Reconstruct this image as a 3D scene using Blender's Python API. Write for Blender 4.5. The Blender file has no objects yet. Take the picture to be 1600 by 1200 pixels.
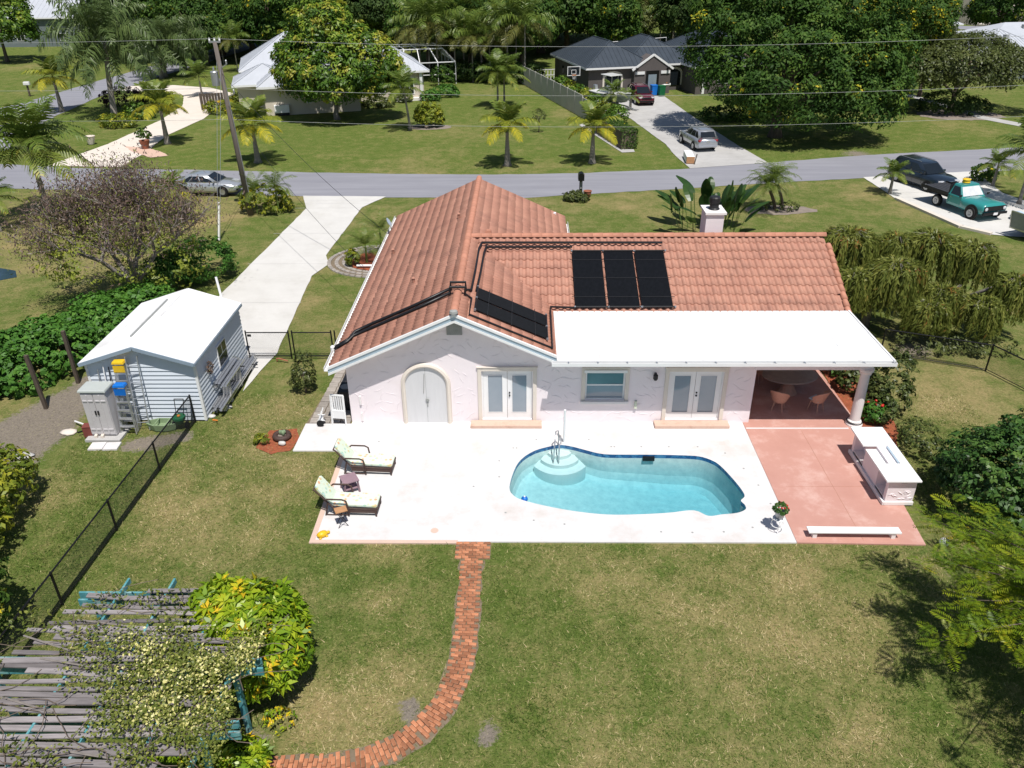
import bpy, bmesh, math, random
import numpy as np
from mathutils import Vector, Matrix
R = math.radians
C = bpy.context.scene.collection
SC = bpy.context.scene
random.seed(7)
RNG = np.random.default_rng(7)

# ---------------------------------------------------------------- camera, sky, sun, exposure
def look(yaw, pitch, roll):
    cp, sp = math.cos(pitch), math.sin(pitch)
    fw = Vector((-math.sin(yaw) * cp, math.cos(yaw) * cp, -sp))
    r = Vector((math.cos(yaw), math.sin(yaw), 0)); u = r.cross(fw)
    rr = r * math.cos(roll) + u * math.sin(roll); uu = -r * math.sin(roll) + u * math.cos(roll)
    return rr, uu, fw
CAM_H = 15.5
RR, UU, FW = look(R(.985), R(29.18), R(-.48))
cam = bpy.data.cameras.new('camera'); cam_o = bpy.data.objects.new('camera', cam); C.objects.link(cam_o)
cam.sensor_width = 36; cam.lens = 36 * 1240 / 1600; cam.clip_start = .1; cam.clip_end = 2000
m3 = Matrix((RR, UU, -FW)).transposed()
cam_o.matrix_world = Matrix.Translation((0, 0, CAM_H)) @ m3.to_4x4()
SC.camera = cam_o

TO_SUN = Vector((.15, -.42, 1)).normalized()
w = bpy.data.worlds.new('World'); SC.world = w; w.use_nodes = True
nt = w.node_tree; nt.nodes.clear()
sky = nt.nodes.new('ShaderNodeTexSky'); sky.sky_type = 'NISHITA'; sky.sun_disc = False
sky.sun_elevation = math.asin(TO_SUN.z); sky.sun_rotation = math.atan2(TO_SUN.x, TO_SUN.y)
sky.air_density = 1.0; sky.dust_density = .6; sky.ozone_density = 1.2
bg = nt.nodes.new('ShaderNodeBackground'); bg.inputs[1].default_value = .075
wo = nt.nodes.new('ShaderNodeOutputWorld')
nt.links.new(sky.outputs[0], bg.inputs[0]); nt.links.new(bg.outputs[0], wo.inputs[0])
sun = bpy.data.lights.new('sun', 'SUN'); sun.energy = 5.0; sun.angle = R(.53); sun.color = (1, .96, .9)
sun_o = bpy.data.objects.new('sun', sun); C.objects.link(sun_o); sun_o.location = (20, -40, 90)
sun_o.rotation_euler = TO_SUN.to_track_quat('Z', 'Y').to_euler()
vs = SC.view_settings
vs.view_transform = 'Standard'; vs.look = 'None'; vs.exposure = .08; vs.gamma = 1; vs.use_curve_mapping = False
SC.cycles.max_bounces = 8; SC.cycles.transparent_max_bounces = 16; SC.cycles.sample_clamp_indirect = 6
SC.cycles.use_denoising = True

def G(px, py, z=0.):
    """the place on the level ground (or at height z) seen at that spot of the photograph"""
    d = FW * 1240 + RR * (px - 800) - UU * (py - 600)
    t = (z - CAM_H) / d.z
    return Vector((d.x * t, d.y * t, z))

# ---------------------------------------------------------------- materials
MATS = {}
def lin(r, g, b):
    f = lambda c: (c / 255 / 12.92) if c / 255 <= .04045 else ((c / 255 + .055) / 1.055) ** 2.4
    return (f(r), f(g), f(b))
class NT:
    def __init__(s, name):
        s.m = bpy.data.materials.new(name); s.m.use_nodes = True; s.t = s.m.node_tree; s.t.nodes.clear()
        s.out = s.n('ShaderNodeOutputMaterial')
    def n(s, typ, **kw):
        x = s.t.nodes.new(typ)
        for k, v in kw.items(): setattr(x, k, v)
        return x
    def l(s, a, b): s.t.links.new(a, b)
    def coord(s, kind='Object'):
        return s.n('ShaderNodeTexCoord').outputs[kind]
    def pos(s): return s.n('ShaderNodeNewGeometry').outputs['Position']
    def noise(s, vec, scale, detail=4, rough=.6, stretch=None):
        if stretch:
            mp = s.n('ShaderNodeMapping'); mp.inputs['Scale'].default_value = stretch; s.l(vec, mp.inputs[0]); vec = mp.outputs[0]
        x = s.n('ShaderNodeTexNoise'); x.inputs['Scale'].default_value = scale; x.inputs['Detail'].default_value = detail
        x.inputs['Roughness'].default_value = rough; s.l(vec, x.inputs['Vector']); return x.outputs['Fac']
    def ramp(s, fac, stops):
        x = s.n('ShaderNodeValToRGB'); e = x.color_ramp.elements
        while len(e) < len(stops): e.new(.5)
        for i, (p, c) in enumerate(stops): e[i].position = p; e[i].color = (*c, 1)
        s.l(fac, x.inputs[0]); return x.outputs[0]
    def mix(s, fac, a, b, mode='MIX'):
        x = s.n('ShaderNodeMix', data_type='RGBA', blend_type=mode)
        for i, v in ((0, fac), (6, a), (7, b)):
            if hasattr(v, 'is_linked'): s.l(v, x.inputs[i])
            elif i == 0: x.inputs[0].default_value = v
            else: x.inputs[i].default_value = (*v, 1)
        return x.outputs[2]
    def math(s, op, a, b=None, clamp=False):
        x = s.n('ShaderNodeMath', operation=op, use_clamp=clamp)
        for i, v in enumerate((a, b)):
            if v is None: continue
            if hasattr(v, 'is_linked'): s.l(v, x.inputs[i])
            else: x.inputs[i].default_value = v
        return x.outputs[0]
    def attr(s, name, out='Fac'):
        x = s.n('ShaderNodeAttribute', attribute_name=name); return x.outputs[out]
    def bump(s, h, strength=.3, dist=.02):
        x = s.n('ShaderNodeBump'); x.inputs['Strength'].default_value = strength; x.inputs['Distance'].default_value = dist
        s.l(h, x.inputs['Height']); return x.outputs[0]
    def bsdf(s, col, rough=.6, metal=0, bump=None, coat=0, spec=.5, trans=0, ior=1.45):
        x = s.n('ShaderNodeBsdfPrincipled')
        if hasattr(col, 'is_linked'): s.l(col, x.inputs['Base Color'])
        else: x.inputs['Base Color'].default_value = (*col, 1)
        if hasattr(rough, 'is_linked'): s.l(rough, x.inputs['Roughness'])
        else: x.inputs['Roughness'].default_value = rough
        x.inputs['Metallic'].default_value = metal; x.inputs['Coat Weight'].default_value = coat
        x.inputs['Specular IOR Level'].default_value = spec; x.inputs['Transmission Weight'].default_value = trans; x.inputs['IOR'].default_value = ior
        if bump is not None: s.l(bump, x.inputs['Normal'])
        return x.outputs[0]
    def done(s, shader): s.l(shader, s.out.inputs[0]); MATS[s.m.name] = s.m; return s.m

def pm(name, c1, c2=None, scale=3., rough=.6, bump=0., bscale=40., metal=0., coat=0., spec=.4, stretch=None, objvar=0., world=False, dirt=None, dscale=1.2, damt=.5):
    """plain surface: two mingled tones, fine grain, optional grime patches, optional difference from piece to piece"""
    t = NT(name); vec = t.pos() if world else t.coord('Object')
    c2 = c2 or tuple(x * .8 for x in c1)
    col = t.ramp(t.noise(vec, scale, 5, .65, stretch), [(.32, c2), (.68, c1)])
    if dirt:
        f = t.math('MULTIPLY', t.ramp(t.noise(vec, dscale, 6, .7), [(.5, (0, 0, 0)), (.72, (1, 1, 1))]), damt)
        col = t.mix(f, col, dirt)
    if objvar:
        oi = t.n('ShaderNodeObjectInfo'); h = t.n('ShaderNodeHueSaturation'); t.l(col, h.inputs['Color'])
        v = t.math('ADD', t.math('MULTIPLY', oi.outputs['Random'], objvar), 1 - objvar * .5); t.l(v, h.inputs['Value']); col = h.outputs[0]
    b = None
    if bump: b = t.bump(t.noise(vec, bscale, 5, .6, stretch), bump, .02)
    return t.done(t.bsdf(col, rough, metal, b, coat, spec))

def leafmat(name, stops, rough=.42, transl=.28, spec=.35):
    t = NT(name)
    col = t.ramp(t.attr('tint'), stops)
    a = t.bsdf(col, rough, spec=spec)
    tr = t.n('ShaderNodeBsdfTranslucent'); t.l(t.mix(.5, col, (.35, .4, .02), 'SCREEN') if False else col, tr.inputs[0])
    mx = t.n('ShaderNodeMixShader'); mx.inputs[0].default_value = transl; t.l(a, mx.inputs[1]); t.l(tr.outputs[0], mx.inputs[2])
    return t.done(mx.outputs[0])

# ---------------------------------------------------------------- mesh building
class MB:
    def __init__(s): s.v = []; s.f = []; s.m = []
    def add(s, vs, fs, mi=0):
        o = len(s.v); s.v += [tuple(v) for v in vs]; s.f += [tuple(i + o for i in f) for f in fs]; s.m += [mi] * len(fs); return s
    def box(s, a, b, mi=0):
        (x0, y0, z0), (x1, y1, z1) = a, b
        return s.add([(x0, y0, z0), (x1, y0, z0), (x1, y1, z0), (x0, y1, z0), (x0, y0, z1), (x1, y0, z1), (x1, y1, z1), (x0, y1, z1)],
                     [(3, 2, 1, 0), (4, 5, 6, 7), (0, 1, 5, 4), (1, 2, 6, 5), (2, 3, 7, 6), (3, 0, 4, 7)], mi)
    def mbox(s, M, sx, sy, sz, mi=0, taper=1.):
        vs = []
        for z, k in ((-.5, 1), (.5, taper)):
            for x, y in ((-.5, -.5), (.5, -.5), (.5, .5), (-.5, .5)): vs.append(M @ Vector((x * sx * k, y * sy * k, z * sz)))
        return s.add(vs, [(3, 2, 1, 0), (4, 5, 6, 7), (0, 1, 5, 4), (1, 2, 6, 5), (2, 3, 7, 6), (3, 0, 4, 7)], mi)
    def rbox(s, c, size, rz=0, mi=0, taper=1.):
        return s.mbox(Matrix.Translation(c) @ Matrix.Rotation(rz, 4, 'Z'), *size, mi, taper)
    def beam(s, p, q, wd, h, mi=0, up=(0, 0, 1)):
        p, q = Vector(p), Vector(q); d = q - p; x = d.normalized(); u = Vector(up)
        y = u.cross(x)
        if y.length < 1e-4: y = Vector((0, 1, 0)).cross(x)
        y.normalize(); z = x.cross(y)
        M = Matrix.Translation((p + q) / 2) @ Matrix((x, y, z)).transposed().to_4x4()
        return s.mbox(M, d.length, wd, h, mi)
    def tube(s, pts, r, n=6, mi=0, cap=True):
        pts = [Vector(p) for p in pts]; k = len(pts); rs = r if isinstance(r, (list, tuple)) else [r] * k
        vs = []; ref = None
        for i, p in enumerate(pts):
            d = (pts[min(i + 1, k - 1)] - pts[max(i - 1, 0)]).normalized()
            if ref is None: ref = Vector((0, 0, 1)) if abs(d.z) < .9 else Vector((1, 0, 0))
            a = d.cross(ref)
            if a.length < 1e-4: a = d.cross(Vector((0, 1, 0)))
            a.normalize(); b = d.cross(a).normalized(); ref = a.cross(d) * 1
            for j in range(n):
                t = 2 * math.pi * j / n; vs.append(p + (a * math.cos(t) + b * math.sin(t)) * rs[i])
        fs = [(i * n + j, i * n + (j + 1) % n, (i + 1) * n + (j + 1) % n, (i + 1) * n + j) for i in range(k - 1) for j in range(n)]
        if cap: fs += [tuple(range(n))[::-1], tuple((k - 1) * n + j for j in range(n))]
        return s.add(vs, fs, mi)
    def lathe(s, prof, n=16, c=(0, 0, 0), mi=0, M=None):
        vs = []
        for r, z in prof:
            for j in range(n):
                t = 2 * math.pi * j / n; p = Vector((r * math.cos(t), r * math.sin(t), z)); vs.append((M @ p if M else p) + Vector(c))
        k = len(prof)
        fs = [(i * n + j, i * n + (j + 1) % n, (i + 1) * n + (j + 1) % n, (i + 1) * n + j) for i in range(k - 1) for j in range(n)]
        fs += [tuple(range(n))[::-1], tuple((k - 1) * n + j for j in range(n))]
        return s.add(vs, fs, mi)
    def prism(s, poly, z0, z1, mi=0, M=None):
        n = len(poly); vs = [Vector((x, y, z0)) for x, y in poly] + [Vector((x, y, z1)) for x, y in poly]
        if M: vs = [M @ v for v in vs]
        return s.add(vs, [tuple(range(n))[::-1], tuple(range(n, 2 * n))] + [(i, (i + 1) % n, (i + 1) % n + n, i + n) for i in range(n)], mi)
    def loft(s, rings, mi=0, cap=True, closed=True):
        n = len(rings[0]); vs = [p for r in rings for p in r]; fs = []
        for i in range(len(rings) - 1):
            for j in range(n if closed else n - 1):
                fs.append((i * n + j, i * n + (j + 1) % n, (i + 1) * n + (j + 1) % n, (i + 1) * n + j))
        if cap and closed: fs += [tuple(range(n))[::-1], tuple((len(rings) - 1) * n + j for j in range(n))]
        return s.add(vs, fs, mi)
    def quad(s, a, b, c, d, mi=0): return s.add([a, b, c, d], [(0, 1, 2, 3)], mi)
    def plate(s, a, b, c, d, th, mi=0):
        a, b, c, d = map(Vector, (a, b, c, d)); n = (b - a).cross(d - a).normalized() * th
        return s.add([a, b, c, d, a + n, b + n, c + n, d + n], [(3, 2, 1, 0), (4, 5, 6, 7), (0, 1, 5, 4), (1, 2, 6, 5), (2, 3, 7, 6), (3, 0, 4, 7)], mi)
    def blob(s, c, r, n=10, k=7, rough=.12, seed=0, mi=0):
        rg = random.Random(seed); prof = []
        vs = []; 
        for i in range(k + 1):
            th = math.pi * i / k
            for j in range(n):
                ph = 2 * math.pi * j / n; q = 1 + rg.uniform(-rough, rough) if 0 < i < k else 1
                vs.append((c[0] + r[0] * math.sin(th) * math.cos(ph) * q, c[1] + r[1] * math.sin(th) * math.sin(ph) * q, c[2] - r[2] * math.cos(th) * q))
        return s.add(vs, [(i * n + j, i * n + (j + 1) % n, (i + 1) * n + (j + 1) % n, (i + 1) * n + j) for i in range(k) for j in range(n)], mi)
    def mesh(s, name, mats, smooth=False):
        me = bpy.data.meshes.new(name); me.from_pydata(s.v, [], s.f)
        for m in (mats if isinstance(mats, (list, tuple)) else [mats]): me.materials.append(MATS[m] if isinstance(m, str) else m)
        me.polygons.foreach_set('material_index', s.m)
        if smooth: me.polygons.foreach_set('use_smooth', [True] * len(s.f))
        me.update(); return me
    def build(s, name, mats, parent=None, smooth=False, loc=None, bevel=0., **kw):
        o = bpy.data.objects.new(name, s.mesh(name, mats, smooth)); C.objects.link(o)
        if loc is not None: o.location = loc
        if parent: o.parent = parent
        if bevel:
            b = o.modifiers.new('bevel', 'BEVEL'); b.width = bevel; b.segments = 2; b.limit_method = 'ANGLE'
        for k, v in kw.items(): o[k] = v
        return o
def tag(o, label, cat, group=None):
    o['label'] = label; o['category'] = cat
    if group: o['group'] = group
    return o
def thing(name, label, cat, loc=(0, 0, 0), rz=0, group=None):
    o = bpy.data.objects.new(name, None); C.objects.link(o); o.location = loc; o.rotation_euler = (0, 0, rz); o.empty_display_size = .2
    return tag(o, label, cat, group)
def inst(name, me, parent=None, M=None, **kw):
    o = bpy.data.objects.new(name, me); C.objects.link(o)
    if parent: o.parent = parent
    if M is not None: o.matrix_basis = M
    for k, v in kw.items(): o[k] = v
    return o
def copy_tree(o, loc, rz, label, parent=None, scale=None):
    c = o.copy(); C.objects.link(c)
    if parent: c.parent = parent
    else:
        c.location = loc; c.rotation_euler = (0, 0, rz); c['label'] = label
        if scale: c.scale = (scale,) * 3
    for ch in o.children: copy_tree(ch, None, None, None, c)
    return c
def struct(name, mb, mats, **kw): return mb.build(name, mats, kind='structure', **kw)
def sheet(name, poly, z, mats, th=.0, jit=0., step=0., **kw):
    """a level sheet with an outline; jit roughens the outline where grass creeps over it"""
    pts = [Vector((p[0], p[1], 0)) for p in poly]
    if step:
        q = []
        for i, a in enumerate(pts):
            b = pts[(i + 1) % len(pts)]; n = max(1, int((b - a).length / step))
            for k in range(n):
                p = a.lerp(b, k / n)
                q.append(p + Vector((random.uniform(-jit, jit), random.uniform(-jit, jit), 0)))
        pts = q
    bm = bmesh.new(); vs = [bm.verts.new((p.x, p.y, z)) for p in pts]
    es = [bm.edges.new((vs[i], vs[(i + 1) % len(vs)])) for i in range(len(vs))]
    bmesh.ops.triangle_fill(bm, use_beauty=True, edges=es, normal=(0, 0, 1))
    for f in bm.faces:
        if f.normal.z < 0: f.normal_flip()
    if th:
        r = bmesh.ops.extrude_face_region(bm, geom=bm.faces[:])
        for v in [g for g in r['geom'] if isinstance(g, bmesh.types.BMVert)]: v.co.z += 0
        for v in vs: v.co.z -= th
    me = bpy.data.meshes.new(name); bm.to_mesh(me); bm.free(); me.materials.append(MATS[mats])
    o = bpy.data.objects.new(name, me); C.objects.link(o); o['kind'] = 'structure'
    for k, v in kw.items(): o[k] = v
    return o

# ---------------------------------------------------------------- foliage
def leaf_mesh(name, P, N, S, T, mat, aspect=.45, fold=.18, droop=0., rng=RNG):
    """one quad leaf per point: P centres, N facing, S length, T tint"""
    n = len(P); N = N / (np.linalg.norm(N, axis=1, keepdims=True) + 1e-9)
    a = rng.normal(size=(n, 3)); a[:, 2] -= droop
    D = a - N * np.sum(a * N, axis=1, keepdims=True); D /= (np.linalg.norm(D, axis=1, keepdims=True) + 1e-9)
    W = np.cross(N, D); S = S[:, None]
    V = np.empty((n, 4, 3)); h = S * .5
    V[:, 0] = P - D * h; V[:, 2] = P + D * h - N * S * fold * .6
    V[:, 1] = P + W * h * aspect + N * S * fold * .5; V[:, 3] = P - W * h * aspect + N * S * fold * .5
    return quads_mesh(name, V, T, mat)
def quads_mesh(name, V, T, mat, nv=4):
    n = len(V); me = bpy.data.meshes.new(name)
    me.vertices.add(n * nv); me.vertices.foreach_set('co', V.astype(np.float32).ravel())
    me.loops.add(n * nv); me.loops.foreach_set('vertex_index', np.arange(n * nv, dtype=np.int32))
    me.polygons.add(n); me.polygons.foreach_set('loop_start', np.arange(0, n * nv, nv, dtype=np.int32))
    me.update(calc_edges=True)
    at = me.attributes.new('tint', 'FLOAT', 'FACE'); at.data.foreach_set('value', np.clip(T, 0, 1).astype(np.float32))
    me.materials.append(MATS[mat]); return me
def crown_cloud(blobs, nclump, per, cr, size, rng=RNG, lower=-.55, tvar=.5, up=.7, shell=(.72, 1.02), accent=0., zbias=0.):
    """leaf clumps on the outside of overlapping ellipsoids -> arrays for leaf_mesh"""
    B = np.array(blobs, float); area = (B[:, 3] * B[:, 4] + B[:, 4] * B[:, 5] + B[:, 3] * B[:, 5]); pr = area / area.sum()
    P = []; Nn = []; T = []; S = []
    tries = 0; got = 0
    while got < nclump and tries < nclump * 6:
        tries += 1
        b = B[rng.choice(len(B), p=pr)]; d = rng.normal(size=3); d /= np.linalg.norm(d)
        if d[2] < lower: continue
        r = rng.uniform(*shell); c = b[:3] + d * b[3:] * r
        inside = False
        for q in B:
            if q is not b and np.sum(((c - q[:3]) / q[3:]) ** 2) < .4: inside = True; break
        if inside: continue
        got += 1
        k = max(3, int(per * rng.uniform(.6, 1.4)))
        n0 = d / b[3:]; n0 /= np.linalg.norm(n0)
        u = rng.normal(size=(k, 3)) + n0 * .9 + np.array((0, 0, .5)); u /= np.linalg.norm(u, axis=1, keepdims=True)
        off = u * cr * rng.uniform(.75, 1.35) * rng.uniform(.6, 1.2, size=(k, 1)) * np.array((1, 1, .8))
        nn = u * .8 + n0 * .4 + np.array((0, 0, up * .6)) + rng.normal(size=(k, 3)) * .35
        t0 = rng.normal(.45, .16 * tvar * 2)
        if accent and rng.random() < accent: t0 = .93
        P.append(c + off); Nn.append(nn); T.append(t0 + rng.normal(size=k) * .1 * tvar * 2); S.append(size * rng.uniform(.65, 1.35, size=k))
    return np.concatenate(P), np.concatenate(Nn), np.concatenate(S), np.concatenate(T)
def trunk_mb(base, top, r0, r1, branches=(), n=8, wob=.1, seed=1):
    rg = random.Random(seed); mb = MB(); base, top = Vector(base), Vector(top)
    k = 6; pts = [base.lerp(top, i / k) + Vector((rg.uniform(-wob, wob), rg.uniform(-wob, wob), 0)) * (0 < i < k) for i in range(k + 1)]
    mb.tube(pts, [r0 * 1.35] + [r0 + (r1 - r0) * i / k for i in range(1, k + 1)], n)
    for (t, e, rb) in branches:
        s0 = base.lerp(top, t); e = Vector(e); mid = s0.lerp(e, .5) + Vector((rg.uniform(-.2, .2), rg.uniform(-.2, .2), rg.uniform(0, .3)))
        mb.tube([s0, s0.lerp(mid, .5), mid, e], [rb, rb * .8, rb * .6, rb * .25], 6)
    return mb
def tree(name, label, cat, base, blobs, nclump, per, cr, size, mat, trunk_h, r0, bark='bark', group=None, seed=1, nbr=6, aspect=.45, lower=-.55, accent=0., tvar=.5, up=.7, lean=(0, 0), shell=(.72, 1.02), droop=0.):
    rng = np.random.default_rng(seed); rg = random.Random(seed)
    t = thing(name, label, cat, base, 0, group)
    P, N, S, T = crown_cloud(blobs, nclump, per, cr, size, rng, lower, tvar, up, shell, accent)
    if trunk_h > 0:
        br = []
        for i in range(nbr):
            b = blobs[i % len(blobs)]; br.append((rg.uniform(.55, 1), (b[0] + rg.uniform(-.5, .5) * b[3], b[1] + rg.uniform(-.5, .5) * b[4], b[2] + rg.uniform(-.2, .4) * b[5]), r0 * rg.uniform(.3, .55)))
        trunk_mb((0, 0, -.1), (lean[0], lean[1], trunk_h), r0, r0 * .55, br, 8, r0 * .3, seed).build('trunk', bark, t, smooth=True)
    inst('crown' if trunk_h > 0 else 'foliage', leaf_mesh('crown', P, N, S, T, mat, aspect, rng=rng, droop=droop), t)
    return t
def frond_mesh(name, L, a0, bend, nl, ll, wd, mat, hang=.5, plume=0., base=.12, tint=.5, rng=RNG, rach=.02):
    """palm frond growing along +X: a0 start elevation, bend total curl downward, leaflets hang by 'hang'"""
    n = 14; pts = []; p = np.zeros(3); dirs = []
    for i in range(n + 1):
        t = i / n; a = a0 - bend * t ** 1.3; d = np.array((math.cos(a), 0, math.sin(a))); dirs.append(d); pts.append(p.copy()); p = p + d * L / n
    pts = np.array(pts); Q = []; T = []
    for i in range(n):  # rachis as a thin ribbon
        w0, w1 = rach * (1 - i / n) + .004, rach * (1 - (i + 1) / n) + .004
        Q.append([pts[i] + (0, w0, 0), pts[i + 1] + (0, w1, 0), pts[i + 1] - (0, w1, 0), pts[i] - (0, w0, 0)]); T.append(tint + .12)
    for k in range(nl):
        t = base + (1 - base) * (k + .5) / nl; i = min(int(t * n), n - 1); f = t * n - i
        q = pts[i] * (1 - f) + pts[i + 1] * f; d = dirs[i]
        l = ll * (math.sin(math.pi * min(1, t * .85 + .12)) ** .6)
        for sgn in (1, -1):
            up = rng.normal() * plume
            out = np.array((0, sgn, 0)) * .85 + d * .55 + np.array((0, 0, .25 - hang * .5 + up)); out /= np.linalg.norm(out)
            mid = q + out * l * .5; tip = mid + (out + np.array((0, 0, -hang * 1.2))) / np.linalg.norm(out + np.array((0, 0, -hang * 1.2))) * l * .5
            sd = d * wd * .5
            Q.append([q - sd * .6, mid - sd, mid + sd, q + sd * .6]); Q.append([mid - sd, tip, tip + sd * .15, mid + sd])
            tt = tint + rng.normal() * .1; T += [tt, tt]
    return quads_mesh(name, np.array(Q), np.array(T), mat)
def palm(label, cat_group, base, h, r0, r1, fronds, nf, bark='palm_bark', shaft=None, lean=(0, 0), seed=1, scale=1., name='palm_tree', el=(-.3, 1.2)):
    rg = random.Random(seed); t = thing(name, label, 'palm', base, rg.uniform(0, 6), cat_group)
    k = 10; pts = [(lean[0] * (i / k) ** 1.4, lean[1] * (i / k) ** 1.4, -.1 + (h + .1) * i / k) for i in range(k + 1)]
    rs = [r0 * 1.5 if i == 0 else (r0 + (r1 - r0) * min(1, i / k * 1.2)) * (1.04 if i % 2 else .97) for i in range(k + 1)]
    MB().tube(pts, rs, 9).build('trunk', bark, t, smooth=True)
    top = Vector(pts[-1])
    if shaft:
        MB().tube([top - Vector((0, 0, .02)), top + Vector((0, 0, shaft * .5)), top + Vector((0, 0, shaft))], [r1 * 1.25, r1 * 1.1, r1 * .5], 8).build('crownshaft', 'crownshaft', t, smooth=True); top = top + Vector((0, 0, shaft * .85))
    for i in range(nf):
        u = i / max(1, nf - 1); fr = fronds[min(int((u * .999) * len(fronds)), len(fronds) - 1)]
        M = Matrix.Translation(top) @ Matrix.Rotation(i * 2.39996 + rg.uniform(-.2, .2), 4, 'Z') @ Matrix.Rotation(rg.uniform(-.12, .12), 4, 'Y') @ Matrix.Rotation(rg.uniform(-.15, .15), 4, 'X') @ Matrix.Scale(scale * rg.uniform(.88, 1.08), 4)
        inst('frond', fr, t, M)
    return t
# ---------------------------------------------------------------- material set
pm('asphalt', (.27, .27, .30), (.215, .215, .245), 1.1, .85, .25, 60, stretch=(.10, 1, 1), world=True, dirt=(.22, .22, .245), dscale=.22, damt=.5)
pm('concrete', (.60, .585, .56), (.54, .525, .50), .7, .8, .12, 30, world=True, dirt=(.44, .42, .38), dscale=.5, damt=.45)
pm('old_concrete', (.46, .45, .44), (.39, .38, .37), .7, .85, .15, 30, world=True, dirt=(.3, .29, .28), dscale=.5, damt=.5)
pm('cream_paving', (.68, .61, .54), (.62, .55, .48), 1., .8, .1, 30, world=True)
pm('deck', (.645, .63, .63), (.605, .585, .58), .9, .75, .12, 50, world=True, dirt=(.47, .41, .36), dscale=.8, damt=.55)
pm('deck_edge', (.62, .45, .36), (.56, .42, .35), 2., .8, .1, 40, world=True)
pm('pink_floor', (.52, .285, .235), (.46, .24, .195), .8, .7, .12, 40, world=True, dirt=(.62, .43, .38), dscale=.8, damt=.75)
pm('stucco', (.81, .745, .765), (.78, .71, .735), 1.5, .85, .2, 45, world=True, dirt=(.70, .63, .62), dscale=.8, damt=.35)
pm('stucco_white', (.8, .77, .76), (.74, .71, .70), 2., .8, .12, 40, dirt=(.55, .5, .46), dscale=2., damt=.3)
pm('trim_cream', (.69, .63, .56), (.64, .58, .51), 2., .75, .08, 30)
pm('step_stone', (.64, .45, .36), (.55, .38, .30), 3., .8, .2, 40, dirt=(.36, .2, .14), dscale=3, damt=.6)
pm('white_paint', (.80, .80, .80), (.76, .76, .76), 2., .45, .03, 30)
pm('door_grey', (.62, .62, .63), (.58, .58, .59), 1.2, .55, .03, 30, stretch=(8, 8, 1))
pm('fascia_blue', (.42, .52, .60), (.38, .48, .56), 2., .5)
pm('roof_white', (.78, .78, .78), (.74, .745, .75), .8, .6, .08, 14, world=True, dirt=(.40, .37, .34), dscale=.9, damt=.45)
pm('tile', (.42, .205, .145), (.335, .155, .11), 5., .75, .25, 60, objvar=.16, dirt=(.16, .09, .07), dscale=1.6, damt=.4)
pm('tile_plain', (.46, .235, .168), (.38, .183, .132), 1.3, .75, .25, 60, world=True, dirt=(.16, .085, .07), dscale=.9, damt=.5)
pm('ridge_tile', (.47, .215, .145), (.40, .18, .12), 3., .75, .2, 60, objvar=.2)
pm('panel_black', (.006, .007, .009), (.009, .010, .013), 6., .6, .1, 30, spec=.12)
pm('black_pipe', (.012, .012, .014), None, 5, .4)
pm('dark_metal', (.02, .02, .022), None, 5, .5)
pm('black_paint', (.008, .008, .009), None, 5, .45)
pm('grey_metal', (.42, .43, .45), (.34, .35, .37), 4, .4, .05, 30, metal=.6)
pm('bright_metal', (.62, .63, .66), (.55, .56, .58), 4, .32, .03, 30, metal=.8)
pm('bed_dark', (.05, .05, .055), (.035, .035, .04), 5, .55)
pm('vent_grey', (.33, .34, .33), (.27, .28, .27), 5, .6)
pm('glass_dark', (.012, .016, .02), None, 1, .06, spec=.8)
pm('glass_blind', (.26, .31, .36), (.22, .27, .32), 1, .08, spec=.7, coat=.6)
pm('glass_teal', (.13, .26, .29), (.10, .21, .24), 1, .06, spec=.8, coat=.5)
pm('bark', (.17, .13, .10), (.10, .078, .06), 6, .9, .6, 18, stretch=(1, 1, .25))
pm('grey_bark', (.26, .23, .21), (.18, .16, .145), 6, .9, .4, 18)
pm('palm_bark', (.28, .25, .22), (.20, .18, .16), 5, .85, .4, 14, stretch=(.3, .3, 3))
pm('crownshaft', (.16, .22, .06), (.12, .18, .04), 3, .45)
pm('wood_grey', (.26, .235, .235), (.16, .145, .145), 7, .9, .5, 24, stretch=(.25, 2.5, 2.5), objvar=.75)
pm('wood_post', (.11, .085, .065), (.07, .054, .042), 6, .9, .5, 22, stretch=(2, 2, .3))
pm('teal_paint', (.12, .36, .38), (.05, .20, .24), 4, .6, .2, 30, dirt=(.4, .45, .45), dscale=4, damt=.6)
pm('brick', (.47, .20, .10), (.34, .135, .07), 9, .9, .5, 60, objvar=.75, dirt=(.46, .35, .27), dscale=5, damt=.65)
pm('sand_joint', (.22, .165, .12), (.15, .125, .08), 5, .95, .4, 60, world=True)
pm('mulch', (.36, .10, .045), (.22, .06, .03), 9, .95, .9, 50, world=True)
pm('soil', (.27, .225, .19), (.20, .165, .14), 2.5, .95, .6, 30, world=True)
pm('paver', (.36, .325, .29), (.27, .24, .215), 5, .9, .4, 40, objvar=.35)
pm('pool_plaster', (.62, .70, .68), (.47, .57, .57), 4.5, .7, .1, 12, world=True)
pm('pool_step', (.60, .68, .67), (.55, .63, .62), 3, .7, .1, 30)
pm('siding', (.64, .69, .76), (.60, .65, .72), .8, .5, world=True)
pm('blue_trim', (.27, .34, .42), (.24, .31, .39), 2., .5)
pm('resin', (.52, .50, .51), (.48, .46, .47), 2., .55)
pm('resin_lid', (.44, .47, .45), (.40, .43, .42), 2., .5)
pm('yellow_plastic', (.75, .48, .02), (.68, .42, .02), 3, .4)
pm('blue_plastic', (.01, .16, .58), None, 3, .35)
pm('green_plastic', (.01, .13, .05), None, 3, .4)
pm('pale_green', (.22, .30, .17), (.18, .25, .14), 4, .6)
pm('red_box', (.20, .055, .045), None, 4, .7)
pm('orange', (.7, .22, .03), None, 4, .6)
pm('terracotta', (.34, .13, .075), (.27, .1, .06), 4, .8)
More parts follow.
